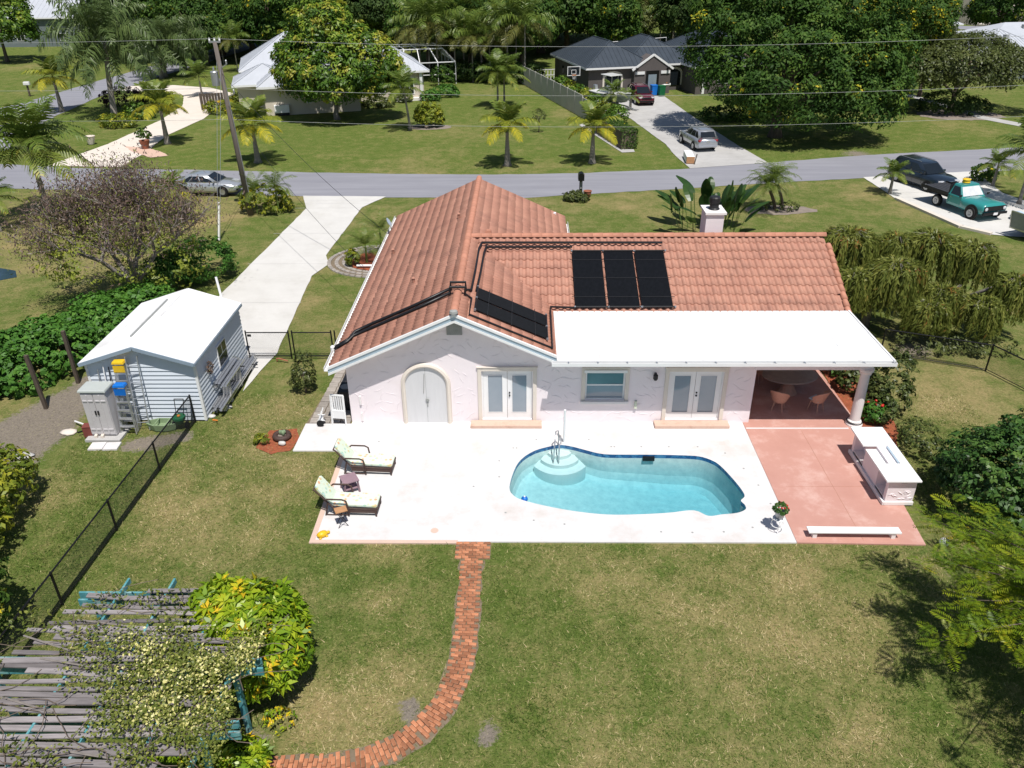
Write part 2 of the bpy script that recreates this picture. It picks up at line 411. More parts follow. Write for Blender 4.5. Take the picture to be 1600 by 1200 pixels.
pm('wicker_dark', (.085, .05, .04), (.055, .033, .028), 20, .6, .4, 60)
pm('wicker_pink', (.55, .33, .25), (.46, .27, .20), 20, .6, .4, 60)
pm('mauve', (.30, .20, .23), (.25, .165, .195), 4, .6)
pm('stone_top', (.36, .30, .26), (.29, .24, .21), 5, .4)
pm('tray_wood', (.48, .26, .13), (.40, .21, .10), 8, .5)
pm('navy', (.05, .06, .11), None, 4, .7)
pm('ceramic', (.6, .58, .55), None, 4, .4)
pm('tyre', (.012, .012, .013), None, 9, .8)
pm('rim', (.45, .46, .48), None, 3, .3, metal=.7)
pm('lamp_clear', (.7, .7, .72), None, 3, .12, coat=.8)
pm('lamp_red', (.35, .01, .015), None, 3, .15, coat=.8)
pm('chrome', (.75, .76, .78), None, 3, .12, metal=1)
pm('grey_fence', (.50, .48, .46), (.45, .43, .41), .8, .8, .1, 12, world=True)
pm('house_taupe', (.115, .10, .098), (.10, .088, .086), 1.2, .85, .15, 30, world=True)
pm('house_cream', (.60, .54, .45), (.56, .50, .42), 1., .8, .1, 30, world=True)
pm('house_grey', (.16, .19, .20), (.14, .165, .175), 1., .8)
pm('roof_silver', (.47, .49, .53), (.42, .44, .48), .6, .5, .04, 10, spec=.3)
pm('roof_slate', (.05, .062, .078), (.04, .05, .063), .7, .45, .04, 10)
pm('roof_brown', (.17, .12, .10), (.13, .095, .08), 1.5, .85, .3, 20)
pm('pole_wood', (.17, .145, .13), (.12, .10, .09), 5, .9, .3, 20, stretch=(2, 2, .2))
pm('cushion', (.62, .70, .58), (.60, .62, .46), 9, .85)
pm('hull_green', (.16, .20, .15), None, 2, .3, coat=.5)
pm('hull_white', (.75, .75, .73), None, 2, .3, coat=.4)
pm('dead_frond', (.32, .2, .08), (.2, .12, .05), 5, .8)
pm('flower_red', (.55, .03, .02), None, 5, .5)
pm('flag_cloth', (.6, .16, .2), None, 5, .8)
pm('pond_water', (.03, .06, .09), None, 2, .08)
def car_paint(n, c, flake=.0): pm(n, c, tuple(x * .96 for x in c), 2, .28, coat=1., metal=flake, spec=.5)
car_paint('paint_silver', (.48, .50, .53), .5); car_paint('paint_navy', (.012, .02, .032)); car_paint('paint_maroon', (.10, .008, .018)); car_paint('paint_teal', (.03, .25, .24)); car_paint('paint_white', (.8, .8, .8)); car_paint('paint_silver_grey', (.40, .42, .46), .5)
# patterned cushion: pale mint with orange and blue blooms
t = NT('floral'); v = t.coord('Object'); vo = t.n('ShaderNodeTexVoronoi'); vo.inputs['Scale'].default_value = 6.5; t.l(v, vo.inputs['Vector'])
f = t.ramp(vo.outputs['Distance'], [(.28, (1, 1, 1)), (.42, (0, 0, 0))])
cc = t.ramp(t.n('ShaderNodeSeparateColor').outputs[0] if False else t.noise(v, 3.1, 2), [(.38, (.66, .23, .10)), (.46, (.62, .58, .20)), (.55, (.30, .52, .58)), (.63, (.28, .50, .33))])
t.done(t.bsdf(t.mix(t.math('MULTIPLY', f, .75), (.62, .70, .58), cc), .85))
# leaf sets
leafmat('leaf_mango', [(0, (.03, .075, .01)), (.4, (.085, .17, .02)), (.65, (.17, .27, .03)), (.88, (.34, .39, .04)), (1, (.36, .33, .05))])
leafmat('leaf_dark', [(0, (.022, .055, .01)), (.45, (.05, .11, .018)), (.8, (.115, .19, .03)), (.87, (.16, .22, .035)), (.94, (.50, .46, .03)), (1, (.55, .45, .03))], .6, spec=.2)
leafmat('leaf_far', [(0, (.022, .05, .014)), (.5, (.058, .105, .025)), (1, (.14, .185, .05))], .6, spec=.2)
leafmat('leaf_olive', [(0, (.045, .062, .018)), (.5, (.10, .125, .034)), (1, (.18, .20, .06))])
leafmat('leaf_hedge', [(0, (.03, .09, .012)), (.5, (.075, .195, .026)), (1, (.17, .33, .05))], .5)
leafmat('leaf_gloss', [(0, (.02, .055, .011)), (.5, (.045, .11, .02)), (1, (.12, .20, .038))], .45, .15, .35)
leafmat('leaf_scheff', [(0, (.05, .11, .006)), (.4, (.17, .29, .014)), (.75, (.38, .46, .025)), (.9, (.55, .52, .03)), (1, (.72, .48, .02))], .35)
leafmat('leaf_croton', [(0, (.05, .10, .012)), (.4, (.17, .22, .025)), (.8, (.50, .46, .035)), (1, (.55, .36, .03))])
leafmat('leaf_purple', [(0, (.015, .006, .010)), (.6, (.035, .012, .02)), (1, (.07, .025, .035))])
leafmat('leaf_vine', [(0, (.06, .095, .015)), (.4, (.17, .20, .035)), (.62, (.36, .36, .09)), (.8, (.72, .66, .26)), (1, (.85, .80, .40))])
leafmat('leaf_bottle', [(0, (.085, .115, .022)), (.5, (.21, .24, .05)), (.85, (.33, .33, .08)), (1, (.38, .16, .05))])
leafmat('leaf_poin', [(0, (.055, .11, .008)), (.45, (.165, .25, .014)), (.8, (.33, .36, .02)), (1, (.50, .38, .02))], .4, .4)
leafmat('leaf_brown', [(0, (.09, .062, .055)), (.5, (.20, .135, .115)), (.76, (.25, .18, .13)), (.82, (.15, .20, .03)), (1, (.32, .36, .05))])
leafmat('leaf_shrub', [(0, (.03, .05, .015)), (.5, (.085, .115, .03)), (1, (.19, .21, .06))])
leafmat('frond_green', [(0, (.04, .075, .012)), (.45, (.11, .17, .028)), (.8, (.21, .25, .045)), (1, (.4, .35, .06))])
leafmat('frond_yellow', [(0, (.12, .16, .015)), (.45, (.27, .29, .03)), (.8, (.52, .43, .03)), (1, (.75, .45, .02))])
leafmat('frond_queen', [(0, (.035, .065, .02)), (.5, (.10, .15, .045)), (1, (.22, .26, .09))])
leafmat('frond_olive', [(0, (.03, .05, .012)), (.5, (.085, .105, .025)), (.85, (.19, .18, .045)), (1, (.3, .2, .05))])
leafmat('leaf_banana', [(0, (.014, .04, .01)), (.5, (.035, .08, .018)), (1, (.085, .14, .03))], .3, .25, .5)
leafmat('petal', [(0, (.5, .03, .02)), (1, (.7, .10, .03))])
# grass: blades and lawn share the tones
GREEN_A, GREEN_B, DRY, LUSH = (.10, .15, .028), (.175, .19, .058), (.37, .285, .135), (.105, .165, .032)
leafmat('grass_blade', [(0, (.06, .11, .016)), (.35, (.15, .20, .04)), (.62, (.34, .31, .12)), (1, (.62, .50, .29))], .7, .2, .2)
t = NT('lawn'); P = t.pos()
n1 = t.noise(P, 1.1, 6, .72); n2 = t.noise(P, 9., 5, .75); n3 = t.noise(P, 38., 3, .8)
g = t.mix(t.ramp(n1, [(.36, (0, 0, 0)), (.64, (1, 1, 1))]), GREEN_A, GREEN_B)
lush = t.mix(t.ramp(n1, [(.3, (0, 0, 0)), (.7, (1, 1, 1))]), (.085, .14, .02), (.138, .18, .036))
g = t.mix(t.attr('lush'), g, lush)
rag = t.math('ADD', t.attr('dry'), t.math('ADD', t.math('MULTIPLY', t.math('SUBTRACT', n2, .5), 1.7), t.math('MULTIPLY', t.math('SUBTRACT', n1, .5), 1.3)), True)
g = t.mix(rag, g, DRY)
rs = t.ramp(t.math('ADD', t.attr('soil'), t.math('MULTIPLY', t.math('SUBTRACT', n2, .5), .9)), [(.45, (0, 0, 0)), (.6, (1, 1, 1))])
g = t.mix(rs, g, t.mix(n2, (.20, .165, .135), (.31, .265, .225)))
g = t.mix(t.math('MULTIPLY', t.math('SUBTRACT', n3, .38, True), 1.0), g, (.035, .045, .015))
n4 = t.noise(P, 15., 4, .8, (1, .7, 1)); g = t.mix(t.math('MULTIPLY', t.ramp(n4, [(.56, (0, 0, 0)), (.68, (1, 1, 1))]), .45), g, (.42, .385, .18)); g = t.mix(t.math('MULTIPLY', t.ramp(n4, [(.34, (1, 1, 1)), (.45, (0, 0, 0))]), .6), g, (.05, .058, .02))
h = t.math('ADD', n3, t.math('MULTIPLY', n2, 2.5))
t.done(t.bsdf(g, .95, bump=t.bump(h, .6, .06), spec=.1))
# pool water and tile band
t = NT('pool_water'); P = t.pos()
wv = t.noise(P, 3.2, 3, .55); wb = t.bump(wv, .6, .06)
gl = t.n('ShaderNodeBsdfGlossy'); gl.inputs['Roughness'].default_value = .04; t.l(wb, gl.inputs['Normal'])
tr = t.n('ShaderNodeBsdfTransparent'); fr = t.n('ShaderNodeFresnel'); fr.inputs['IOR'].default_value = 1.33; t.l(wb, fr.inputs['Normal'])
mx = t.n('ShaderNodeMixShader'); t.l(fr.outputs[0], mx.inputs[0]); t.l(tr.outputs[0], mx.inputs[1]); t.l(gl.outputs[0], mx.inputs[2])
va = t.n('ShaderNodeVolumeAbsorption'); va.inputs['Color'].default_value = (.06, .66, .78, 1); va.inputs['Density'].default_value = .5
t.l(va.outputs[0], t.out.inputs[1]); t.done(mx.outputs[0])
t = NT('pool_tile'); v = t.coord('Object'); vo = t.n('ShaderNodeTexVoronoi'); vo.inputs['Scale'].default_value = 9; t.l(v, vo.inputs['Vector'])
sc = t.n('ShaderNodeSeparateColor'); t.l(vo.outputs['Color'], sc.inputs[0])
t.done(t.bsdf(t.ramp(sc.outputs[0], [(.2, (.012, .07, .20)), (.5, (.02, .11, .27)), (.9, (.05, .18, .34))]), .2, spec=.6))
# ---------------------------------------------------------------- ground
def lattice(seed, x, y, s):
    rg = np.random.default_rng(seed); T = rg.random((64, 64)); u, v = x / s, y / s
    i, j = np.floor(u).astype(int), np.floor(v).astype(int); f, g_ = u - i, v - j; f = f * f * (3 - 2 * f); g_ = g_ * g_ * (3 - 2 * g_)
    q = lambda a, b: T[a % 64, b % 64]
    return (q(i, j) * (1 - f) + q(i + 1, j) * f) * (1 - g_) + (q(i, j + 1) * (1 - f) + q(i + 1, j + 1) * f) * g_
def fbm(seed, x, y, s): return (lattice(seed, x, y, s) + .5 * lattice(seed + 1, x, y, s / 2) + .25 * lattice(seed + 2, x, y, s / 4)) / 1.75 - .5
DRY_SPOTS = [(p[0], p[1], r, k) for px, py, r, k in [
    (590, 880, 1.2, .35), (640, 930, 1., .3), (560, 1110, 1.5, .5), (640, 1040, .8, .35), (470, 1130, 1., .45), (900, 930, 1.8, .22), (930, 1080, 2., .3), (1150, 1000, 2., .25), (1260, 880, 1., .3),
    (1330, 1010, 1.5, .25), (1050, 1150, 1.5, .25), (380, 780, 1.2, .25), (430, 840, 1., .2), (480, 470, 1.6, .45), (470, 440, 1.2, .3), (1500, 590, 2., .55), (1450, 640, 1.4, .5), (1560, 640, 1.5, .4),
    (350, 305, 2., .5), (320, 345, 2.5, .5), (150, 300, 3., .4), (60, 330, 4, .5), (960, 325, 3., .5), (870, 320, 2., .4), (590, 345, 2, .35), (40, 400, 3., .35), (130, 440, 2., .4), (1370, 560, 1.2, .3),
    (690, 215, 5., .35), (950, 180, 4., .5), (1310, 200, 5., .35), (1380, 300, 2., .3), (1530, 200, 6, .35), (1250, 290, 2., .3), (1340, 1150, 1.2, .3), (250, 800, 1., .25), (30, 105, 5, .6)] for p in [G(px, py)]]
LUSH_SPOTS = [(p[0], p[1], r, k) for px, py, r, k in [(830, 1120, 1.4, .6), (790, 930, 1., .5), (620, 900, .8, .3), (470, 850, 1.2, .5), (180, 760, 2., .6), (90, 880, 2., .6), (430, 420, 2., .7), (420, 350, 2., .7), (520, 480, 1.2, .5),
    (960, 345, 2., .6), (1400, 400, 6., .35), (1290, 400, 3., .8), (980, 840, 1., .4), (700, 850, .7, .5), (540, 1010, 1., .3), (870, 980, 1.2, .3), (1240, 860, 1., .3), (440, 540, 1.5, .4)] for p in [G(px, py)]]
SOIL_SPOTS = [(p[0], p[1], r, k) for px, py, r, k in [(60, 660, 1.6, 1.), (25, 690, 1.3, .9), (110, 620, 1.1, .7), (140, 590, .7, .7), (30, 730, .9, .5), (240, 690, .8, .75), (290, 680, .5, .7), (200, 695, .5, .6), (635, 1100, .34, 1.), (760, 1143, .4, 1.), (400, 1150, .5, .7), (300, 520, .4, .4),
    (1310, 560, 1.6, .9), (1430, 545, 1.2, .7), (480, 600, .4, .6), (140, 438, 1.3, .5), (190, 335, .8, .5), (100, 358, 1., .6), (1340, 240, 2.2, .7), (1480, 900, .5, .5), (645, 1130, .3, .6), (500, 290, .1, 0)] for p in [G(px, py)]]
def spots(L, x, y):
    s = np.zeros_like(x)
    for cx, cy, r, k in L: s += k * np.exp(-((x - cx) ** 2 + (y - cy) ** 2) / (r * r))
    return s
def lawn_attrs(x, y):
    d = .13 + fbm(3, x, y, 4.2) * 1.15 + fbm(9, x, y, 1.3) * .9 + spots(DRY_SPOTS, x, y) - .7 * spots(LUSH_SPOTS, x, y)
    far = np.clip((y - 58) / 6, 0, 1) * .85; d = d * (1 - .45 * far) - .10 * far
    return np.clip(d, 0, 1), np.clip(far + spots(LUSH_SPOTS, x, y) * .6, 0, 1), np.clip(spots(SOIL_SPOTS, x, y), 0, 1)
LZ = -.045
xs = np.unique(np.concatenate([[-700, -400, -250, -150, -110], np.arange(-90, 91, 2.5), np.arange(-26, 26, .45)]).round(3))
ys = np.unique(np.concatenate([[-120, -40, 0, 5], np.arange(8, 42, .45), np.arange(42, 72, .9), np.arange(72, 150, 3), [170, 200, 260, 400, 700]]).round(3))
X, Y = np.meshgrid(xs, ys, indexing='ij'); nx, ny = X.shape
mb = MB(); V = np.stack([X, Y, np.full_like(X, LZ)], -1).reshape(-1, 3)
F = []
for i in range(nx - 1):
    for j in range(ny - 1):
        cx, cy = (xs[i] + xs[i + 1]) / 2, (ys[j] + ys[j + 1]) / 2
        if -5.7 < cx < 7.5 and 18.75 < cy < 24.3: continue
        F.append((i * ny + j, (i + 1) * ny + j, (i + 1) * ny + j + 1, i * ny + j + 1))
me = bpy.data.meshes.new('lawn'); me.from_pydata(V.tolist(), [], F); me.materials.append(MATS['lawn'])
for nm, a in zip(('dry', 'lush', 'soil'), lawn_attrs(X.ravel(), Y.ravel())):
    at = me.attributes.new(nm, 'FLOAT', 'POINT'); at.data.foreach_set('value', a.astype(np.float32))
inst('lawn', me, kind='structure')

def wide(pts, wd):
    """outline of a strip of even width along a line"""
    L, Rr = [], []
    for i, p in enumerate(pts):
        a, b = Vector(pts[max(i - 1, 0)]), Vector(pts[min(i + 1, len(pts) - 1)]); d = (b - a).normalized(); n = Vector((-d.y, d.x))
        L.append(Vector(p) + n * wd / 2); Rr.append(Vector(p) - n * wd / 2)
    return L + Rr[::-1]
sheet('road', [(-120, 72), (-70, 67.5), (-43, 64.6), (-35.6, 63), (-27, 62.4), (-20.9, 61.8), (-10.7, 60.9), (-3.1, 60.5), (4, 60.8), (12.6, 62.05), (19.4, 63.9), (29.5, 66.6), (42, 68.8), (70, 75), (110, 84),
      (112, 77), (72, 68), (38.1, 61.3), (32.4, 60.3), (25.2, 59.15), (16.8, 57.6), (8.2, 55.8), (3.6, 55), (0, 54.2), (-9.8, 54.5), (-15.3, 54.8), (-36.5, 57), (-60, 60), (-120, 66)], -.030, 'asphalt', jit=.07, step=.8)
sheet('side_road', [(-43.2, 64.9), (-47.4, 77), (-48.6, 85), (-49.6, 97), (-48.4, 116), (-47, 130), (-44.5, 160), (-41, 215), (-48, 217), (-51, 160), (-53.5, 131), (-55.4, 109), (-56.4, 93), (-58.5, 84), (-66, 67)], -.026, 'asphalt', jit=.08, step=1.2)
sheet('driveway', [(-15.5, 54.9), (-14.55, 51.9), (-15.35, 37.), (-15.6, 30.4), (-11.4, 30.1), (-11.15, 27.2), (-10.7, 30.5), (-11.3, 39.6), (-10.75, 41.4), (-11.25, 42.8), (-10.85, 52.1), (-9.6, 54.65)], -.014, 'concrete', jit=.025, step=.7)
for y in (51.9, 46.6, 41.4, 36., 31.): MB().box((-15.3, y, -.0135), (-11., y + .035, -.0115)).build('expansion_joint', 'old_concrete', kind='structure')
cream = [(-38.3, 63.8), (-37, 71.5), (-36.6, 82), (-37.4, 90.3), (-39.6, 96.5), (-44.5, 100.2), (-49.8, 100.6), (-49.4, 104.2), (-43.9, 104.8), (-38.5, 102.5), (-34, 98), (-32.5, 83), (-33.1, 75), (-32.2, 68), (-32.2, 63.2)]
sheet('paved_drive', cream, -.012, 'cream_paving', jit=.04, step=.8)
sheet('neighbour_driveway', [(12.9, 62.1), (12.45, 66), (12.3, 70.5), (10.6, 82), (7.4, 88), (8.2, 94.5), (15.9, 94.9), (16.9, 83.4), (18.4, 70), (19.4, 63.8)], -.012, 'old_concrete', jit=.03, step=.8)
sheet('corner_driveway', [(25.2, 59.3), (25.3, 53.7), (26.2, 50.7), (26.75, 47.4), (27.9, 46.1), (33, 44.5), (34.5, 50), (33.2, 55), (34.2, 60.9)], -.012, 'concrete', jit=.03, step=.8)
sheet('garden_walk', [(42.9, 94.5), (43.9, 88), (44.6, 81), (46.6, 77), (47.8, 78), (45.8, 82), (44.9, 88), (44, 95)], -.02, 'old_concrete', jit=.03, step=.8)
MB().beam((25.35, 53.6, .03), (26.75, 47.45, .03), .35, .14).beam((26.75, 47.45, .03), (27.9, 46.1, .03), .35, .14).build('kerb', 'cream_paving', kind='structure')
# pool deck with the pool's opening
POOL0 = [(-.47, 20.85), (-.33, 21.8), (-.1, 22.45), (.32, 22.95), (.8, 23.22), (1.25, 23.36), (1.7, 23.25), (2.1, 23.06), (2.7, 22.8), (3.4, 22.76), (4.3, 22.76), (5.3, 22.73), (6.0, 22.66), (6.4, 22.42), (6.62, 22.1),
         (6.86, 21.4), (7.02, 20.75), (7.03, 20.42), (6.86, 20.2), (6.93, 19.98), (6.9, 19.76), (6.6, 19.58), (6.1, 19.5), (5.68, 19.43), (5.28, 19.7), (4.5, 19.58), (3.6, 19.5), (2.6, 19.48), (1.6, 19.64), (.7, 19.9), (0, 20.18), (-.32, 20.42)]
def catmull(p, k=4):
    n = len(p); o = []
    for i in range(n):
        a, b, c, d = (np.array(p[(i + j) % n]) for j in (-1, 0, 1, 2))
        for q in range(k):
            t_ = q / k; o.append(tuple(.5 * ((2 * b) + (c - a) * t_ + (2 * a - 5 * b + 4 * c - d) * t_ ** 2 + (-a + 3 * b - 3 * c + d) * t_ ** 3)))
    return o
POOL = catmull(POOL0)
def holed(name, outer, inner, z, mats, skirt):
    bm = bmesh.new(); es = []
    for lp in (outer, inner):
        vs_ = [bm.verts.new((x, y, z)) for x, y in lp]; es += [bm.edges.new((vs_[i], vs_[(i + 1) % len(vs_)])) for i in range(len(vs_))]
    bmesh.ops.triangle_fill(bm, use_beauty=True, edges=es, normal=(0, 0, 1))
    for f in bm.faces:
        if f.normal.z < 0: f.normal_flip()
    vs_ = [bm.verts.new((x, y, z)) for x, y in outer]; lo = [bm.verts.new((x, y, z - skirt)) for x, y in outer]
    for i in range(len(outer)): j = (i + 1) % len(outer); bm.faces.new((vs_[i], lo[i], lo[j], vs_[j]))
    me = bpy.data.meshes.new(name); bm.to_mesh(me); bm.free(); me.materials.append(MATS[mats]); return inst(name, me, kind='structure')
holed('pool_deck', [(-6.28, 18.2), (8.02, 18.2), (8.02, 24.87), (-6.35, 24.87), (-6.35, 24.76), (-8.05, 24.76), (-8.08, 22.98), (-6.33, 22.98)], POOL, 0., 'deck', .2)
MB().box((-6.36, 18.12, -.18), (-6.2, 22.97, .004)).box((-6.2, 18.12, -.18), (-1.95, 18.26, .004)).build('deck_edge', 'deck_edge', kind='structure')
MB().box((-1.55, 18.27, .0), (-1.53, 24.8, .003)).box((3.2, 18.27, 0), (3.22, 19.45, .003)).box((-6.1, 20.9, 0), (-.5, 20.915, .003)).build('deck_joint', 'deck', kind='structure')
sheet('patio', [(8.03, 18.2), (11.75, 18.12), (12.1, 22.9), (12.2, 24.6), (12.14, 29.2), (8.03, 29.2)], .0, 'pink_floor', th=.2)
MB().box((8.06, 24.42, .001), (11.75, 24.5, .006)).build('floor_stripe', 'deck', kind='structure')
MB().box((8.5, 20.95, .0005), (11.1, 20.965, .003)).box((10.0, 18.3, .0005), (10.015, 24.3, .003)).build('floor_joint', 'tile_plain', kind='structure')
# the pool: basin, steps, tile band, water, fittings
pool = thing('swimming_pool', 'kidney shaped swimming pool of turquoise water set in the white deck', 'swimming pool', (0, 0, 0))
c0 = np.mean(np.array(POOL), 0)
def inset(loop, d):
    P = np.array(loop); n = len(P); o = []
    for i in range(n):
        a, b = P[i - 3], P[(i + 3) % n]; t_ = (b - a) / (np.linalg.norm(b - a) + 1e-9); nrm = np.array((t_[1], -t_[0])); o.append(P[i] + nrm * d)
    return o
def depth(x): return .82 + .5 * min(1, max(0, (x - .5) / 4.5))
sgn = 1 if np.dot(np.array(inset(POOL, .3)[0]) - np.array(POOL[0]), c0 - np.array(POOL[0])) > 0 else -1
r0 = [(x, y, 0) for x, y in POOL]; rb = [(x, y, -.145) for x, y in POOL]
MB().loft([r0, rb], cap=False).build('tile_band', 'pool_tile', pool, smooth=True)
rings = [rb, [(x, y, -.65 * depth(x)) for x, y in inset(POOL, sgn * .03)], [(x, y, -.88 * depth(x)) for x, y in inset(POOL, sgn * .12)], [(x, y, -depth(x)) for x, y in inset(POOL, sgn * .3)]]
last = np.array([p[:2] for p in rings[-1]])
for k in (.8, .55, .3, .08): rings.append([(c0[0] + (x - c0[0]) * k, c0[1] + (y - c0[1]) * k, -depth(c0[0] + (x - c0[0]) * k)) for x, y in last])
mb = MB(); mb.loft(rings, cap=False); n = len(POOL); mb.f.append(tuple(range((len(rings) - 1) * n, len(rings) * n))); mb.m.append(0)
mb.build('basin', 'pool_plaster', pool)
for r, z in ((.58, -.20), (.95, -.33), (1.3, -.47)):
    a = [(1.25 + r * .86 * math.cos(t_), 23.5 + r * math.sin(t_)) for t_ in np.linspace(math.pi * 1.2, math.pi * 1.8, 20)] + [(1.25 + r * .5, 23.6 - .3 * r), (1.25 - r * .5, 23.6 - .3 * r)]
    MB().prism(a, -1.3, z).build('step', 'pool_step', pool)
mb = MB(); top = [(x, y, -.115) for x, y in inset(POOL, -sgn * .004)][::-1]; bot = [(x, y, -2.3) for x, y in inset(POOL, -sgn * .004)][::-1]
mb.loft([bot, top]); mb.build('water', 'pool_water', pool)
MB().lathe([(.11, -1.3), (.11, -1.22), (.07, -1.2)], 14, (3.35, 22.2, -.1)).build('drain', 'white_paint', pool)
MB().box((4.1, 22.66, -.2), (4.5, 22.75, -.06)).build('skimmer', 'black_paint', pool)
MB().lathe([(.09, 0), (.12, .02), (.12, .1), (.05, .13)], 12, (5.15, 20.1, -1.75)).build('drain', 'white_paint', pool)
MB().tube([(1.02, 22.7, -.3), (1.06, 22.85, .35), (1.1, 23.1, .72), (1.2, 23.36, .6), (1.22, 23.4, 0)], .024, 7).tube([(1.2, 22.68, -.3), (1.22, 22.85, .3), (1.26, 23.1, .55), (1.3, 23.36, .3), (1.3, 23.42, 0)], .024, 7).build('handrail', 'bright_metal', pool, smooth=True)
mb = MB()
for px, py in ((802, 700), (807, 700), (838, 687), (920, 687), (955, 698), (960, 698), (1002, 698), (1045, 698), (1090, 698), (1133, 708), (1162, 732), (1185, 758), (1204, 787), (1176, 824), (1131, 831), (1082, 832), (1033, 831), (790, 801), (834, 813), (882, 819), (780, 720), (592, 690), (780, 745), (740, 760)):
    p = G(px, py); mb.lathe([(.03, 0), (.035, .004), (.02, .008)], 8, p)
mb.build('deck_anchor', 'vent_grey', kind='structure')
MB().lathe([(.11, 0), (.12, .004)], 18, G(679, 829)).build('drain_cover', 'deck_edge', kind='structure')
# brick path
def brick_me(seed):
    b = MB(); b.rbox((0, 0, 0), (.195, .092, .06), 0, 0, .94); return b.mesh('brick', 'brick')
BR = [brick_me(0)]
path = MB().box((-2.0, 17.47, -.12), (-.97, 18.17, -.035)).build('brick_path', 'sand_joint', kind='structure')
def put_brick(x, y, a, z=-.02): return inst('brick', BR[0], path, Matrix.Translation((x, y, z + random.uniform(-.006, .008))) @ Matrix.Rotation(a + random.gauss(0, .035), 4, 'Z') @ Matrix.Rotation(random.gauss(0, .02), 4, 'X'))
nb = 0
for r in range(7):
    for c in range(5):
        x = -1.9 + c * .205 + (.1 if r % 2 else 0)
        if x > -1.02: continue
        put_brick(x, 17.53 + r * .1, 0); nb += 1
CL = [Vector(p) for p in ((-1.5, 17.42), (-1.5, 16.6), (-1.49, 15.4), (-1.48, 14.6), (-1.52, 13.9), (-1.62, 13.2), (-1.85, 12.5), (-2.2, 11.95), (-2.75, 11.4), (-3.4, 11.05), (-4.2, 10.85), (-5.3, 10.8), (-6.2, 10.8))]
sheet('path_bed', wide(CL, .68), -.038, 'sand_joint', jit=.06, step=.25)
s_, seg = 0, 0; acc = []
for i in range(len(CL) - 1):
    d = CL[i + 1] - CL[i]; L = d.length; q = 0
    while q < L: acc.append((CL[i] + d * (q / L), math.atan2(d.y, d.x))); q += .104
for k, (p, a) in enumerate(acc):
    n_ = Vector((-math.sin(a), math.cos(a)))
    offs = (-.21, 0, .21) if k % 2 else (-.11, .1)
    for o in offs:
        if nb > 296: break
        if random.random() < .03: continue
        q = p + n_ * (o + random.gauss(0, .012)); put_brick(q.x, q.y, a + math.pi / 2); nb += 1
# mulch beds and paver walk
def bed(name, poly, mat, z=-.02, h=.05):
    o = sheet(name, poly, z, mat, jit=.05, step=.2); return o
bed('mulch_bed', [G(400, 700).xy, G(420, 672).xy, G(462, 669).xy, G(468, 685).xy, G(455, 703).xy, G(425, 708).xy], 'mulch')
bed('mulch_bed', [(12.2, 29), (12.15, 26), (12.25, 24.4), (12.3, 23.6), (13.0, 23.2), (13.5, 24.4), (13.7, 26.4), (13.2, 29)], 'mulch')
arc = [(-10.95, 42.1), (-10.4, 43.2), (-9.6, 43.9), (-8.4, 44.2), (-7.0, 44.2), (-7.0, 39.45), (-8.3, 39.4), (-9.5, 39.8), (-10.5, 40.7)]
edging = sheet('garden_edging', arc, -.03, 'sand_joint')
bm_ = MB().rbox((0, 0, 0), (.3, .2, .07), 0, 0, .95).mesh('paver', 'paver')
cx, cy = -8., 41.9
for ring, rad in enumerate((2.75, 2.35, 1.95)):
    n_ = int(math.pi * rad / .33)
    for k in range(n_):
        a = math.pi * .42 + math.pi * 1.12 * k / n_
        inst('edging_brick', bm_ if False else bm_, edging, Matrix.Translation((cx + rad * math.cos(a) * 1.03, cy + rad * math.sin(a) * .9, -.015)) @ Matrix.Rotation(a + math.pi / 2, 4, 'Z') @ Matrix.Scale(1.05, 4))
bed('mulch_bed', [(-9.7, 41.7), (-9.2, 43), (-8.2, 43.4), (-7, 43.4), (-7, 40.4), (-8.4, 40.3), (-9.3, 40.8)], 'mulch', .0)
walk = sheet('paver_walk', [(-8.05, 24.78), (-6.4, 24.78), (-6.4, 30.2), (-7.6, 30.2)], -.036, 'sand_joint')
pv = MB().rbox((0, 0, 0), (.36, .36, .06), 0, 0, .96).mesh('paver', 'paver')
for r in range(14):
    for c in range(4):
        x = -7.75 + c * .385 + r * .018
        if x > -6.5: continue
        inst('paver', pv, walk, Matrix.Translation((x, 24.98 + r * .385, -.02 + random.uniform(-.008, .008))) @ Matrix.Rotation(random.gauss(0, .04), 4, 'Z'))
for px, py, r in ((100, 375, 0),): pass
sheet('pond', [G(0, 418).xy, G(24, 422).xy, G(26, 432).xy, G(0, 437).xy, (-34, 38.5), (-34, 40)], -.03, 'pond_water')
# ---------------------------------------------------------------- the house
WY = 24.87
house = thing('house', 'pink stucco house with terracotta tile roof behind the swimming pool', 'house', (0, 0, 0))
AX, AZ = -2.35, 4.66              # ridge of the gabled wing
SL, SC_ = .45, .36                # pitches of the two wings
def zl(x): return AZ - SL * abs(x - AX)
def zc(y): return 4.62 - SC_ * abs(32.35 - y)
# rear wall with its openings
ops = [(-1.52, .32, .12, 2.15), (5.17, 7.12, .12, 2.13), (2.2, 3.62, .95, 2.16)]
xb = sorted({-6.35, AX, 1.15, 8.08} | {o[0] for o in ops} | {o[1] for o in ops}); zb = sorted({-.05, .12, .95, 2.13, 2.15, 2.16})
wl = MB()
for i in range(len(xb) - 1):
    x0, x1 = xb[i], xb[i + 1]; xm = (x0 + x1) / 2
    for j in range(len(zb) - 1):
        z0, z1 = zb[j], zb[j + 1]; zm = (z0 + z1) / 2
        if any(o[0] < xm < o[1] and o[2] < zm < o[3] for o in ops): continue
        wl.quad((x0, WY, z0), (x1, WY, z0), (x1, WY, z1), (x0, WY, z1))
    t0, t1 = ((zl(x0) - .1), (zl(x1) - .1)) if x1 <= 1.15 else (2.86, 2.86)
    wl.quad((x0, WY, 2.16), (x1, WY, 2.16), (x1, WY, t1), (x0, WY, t0))
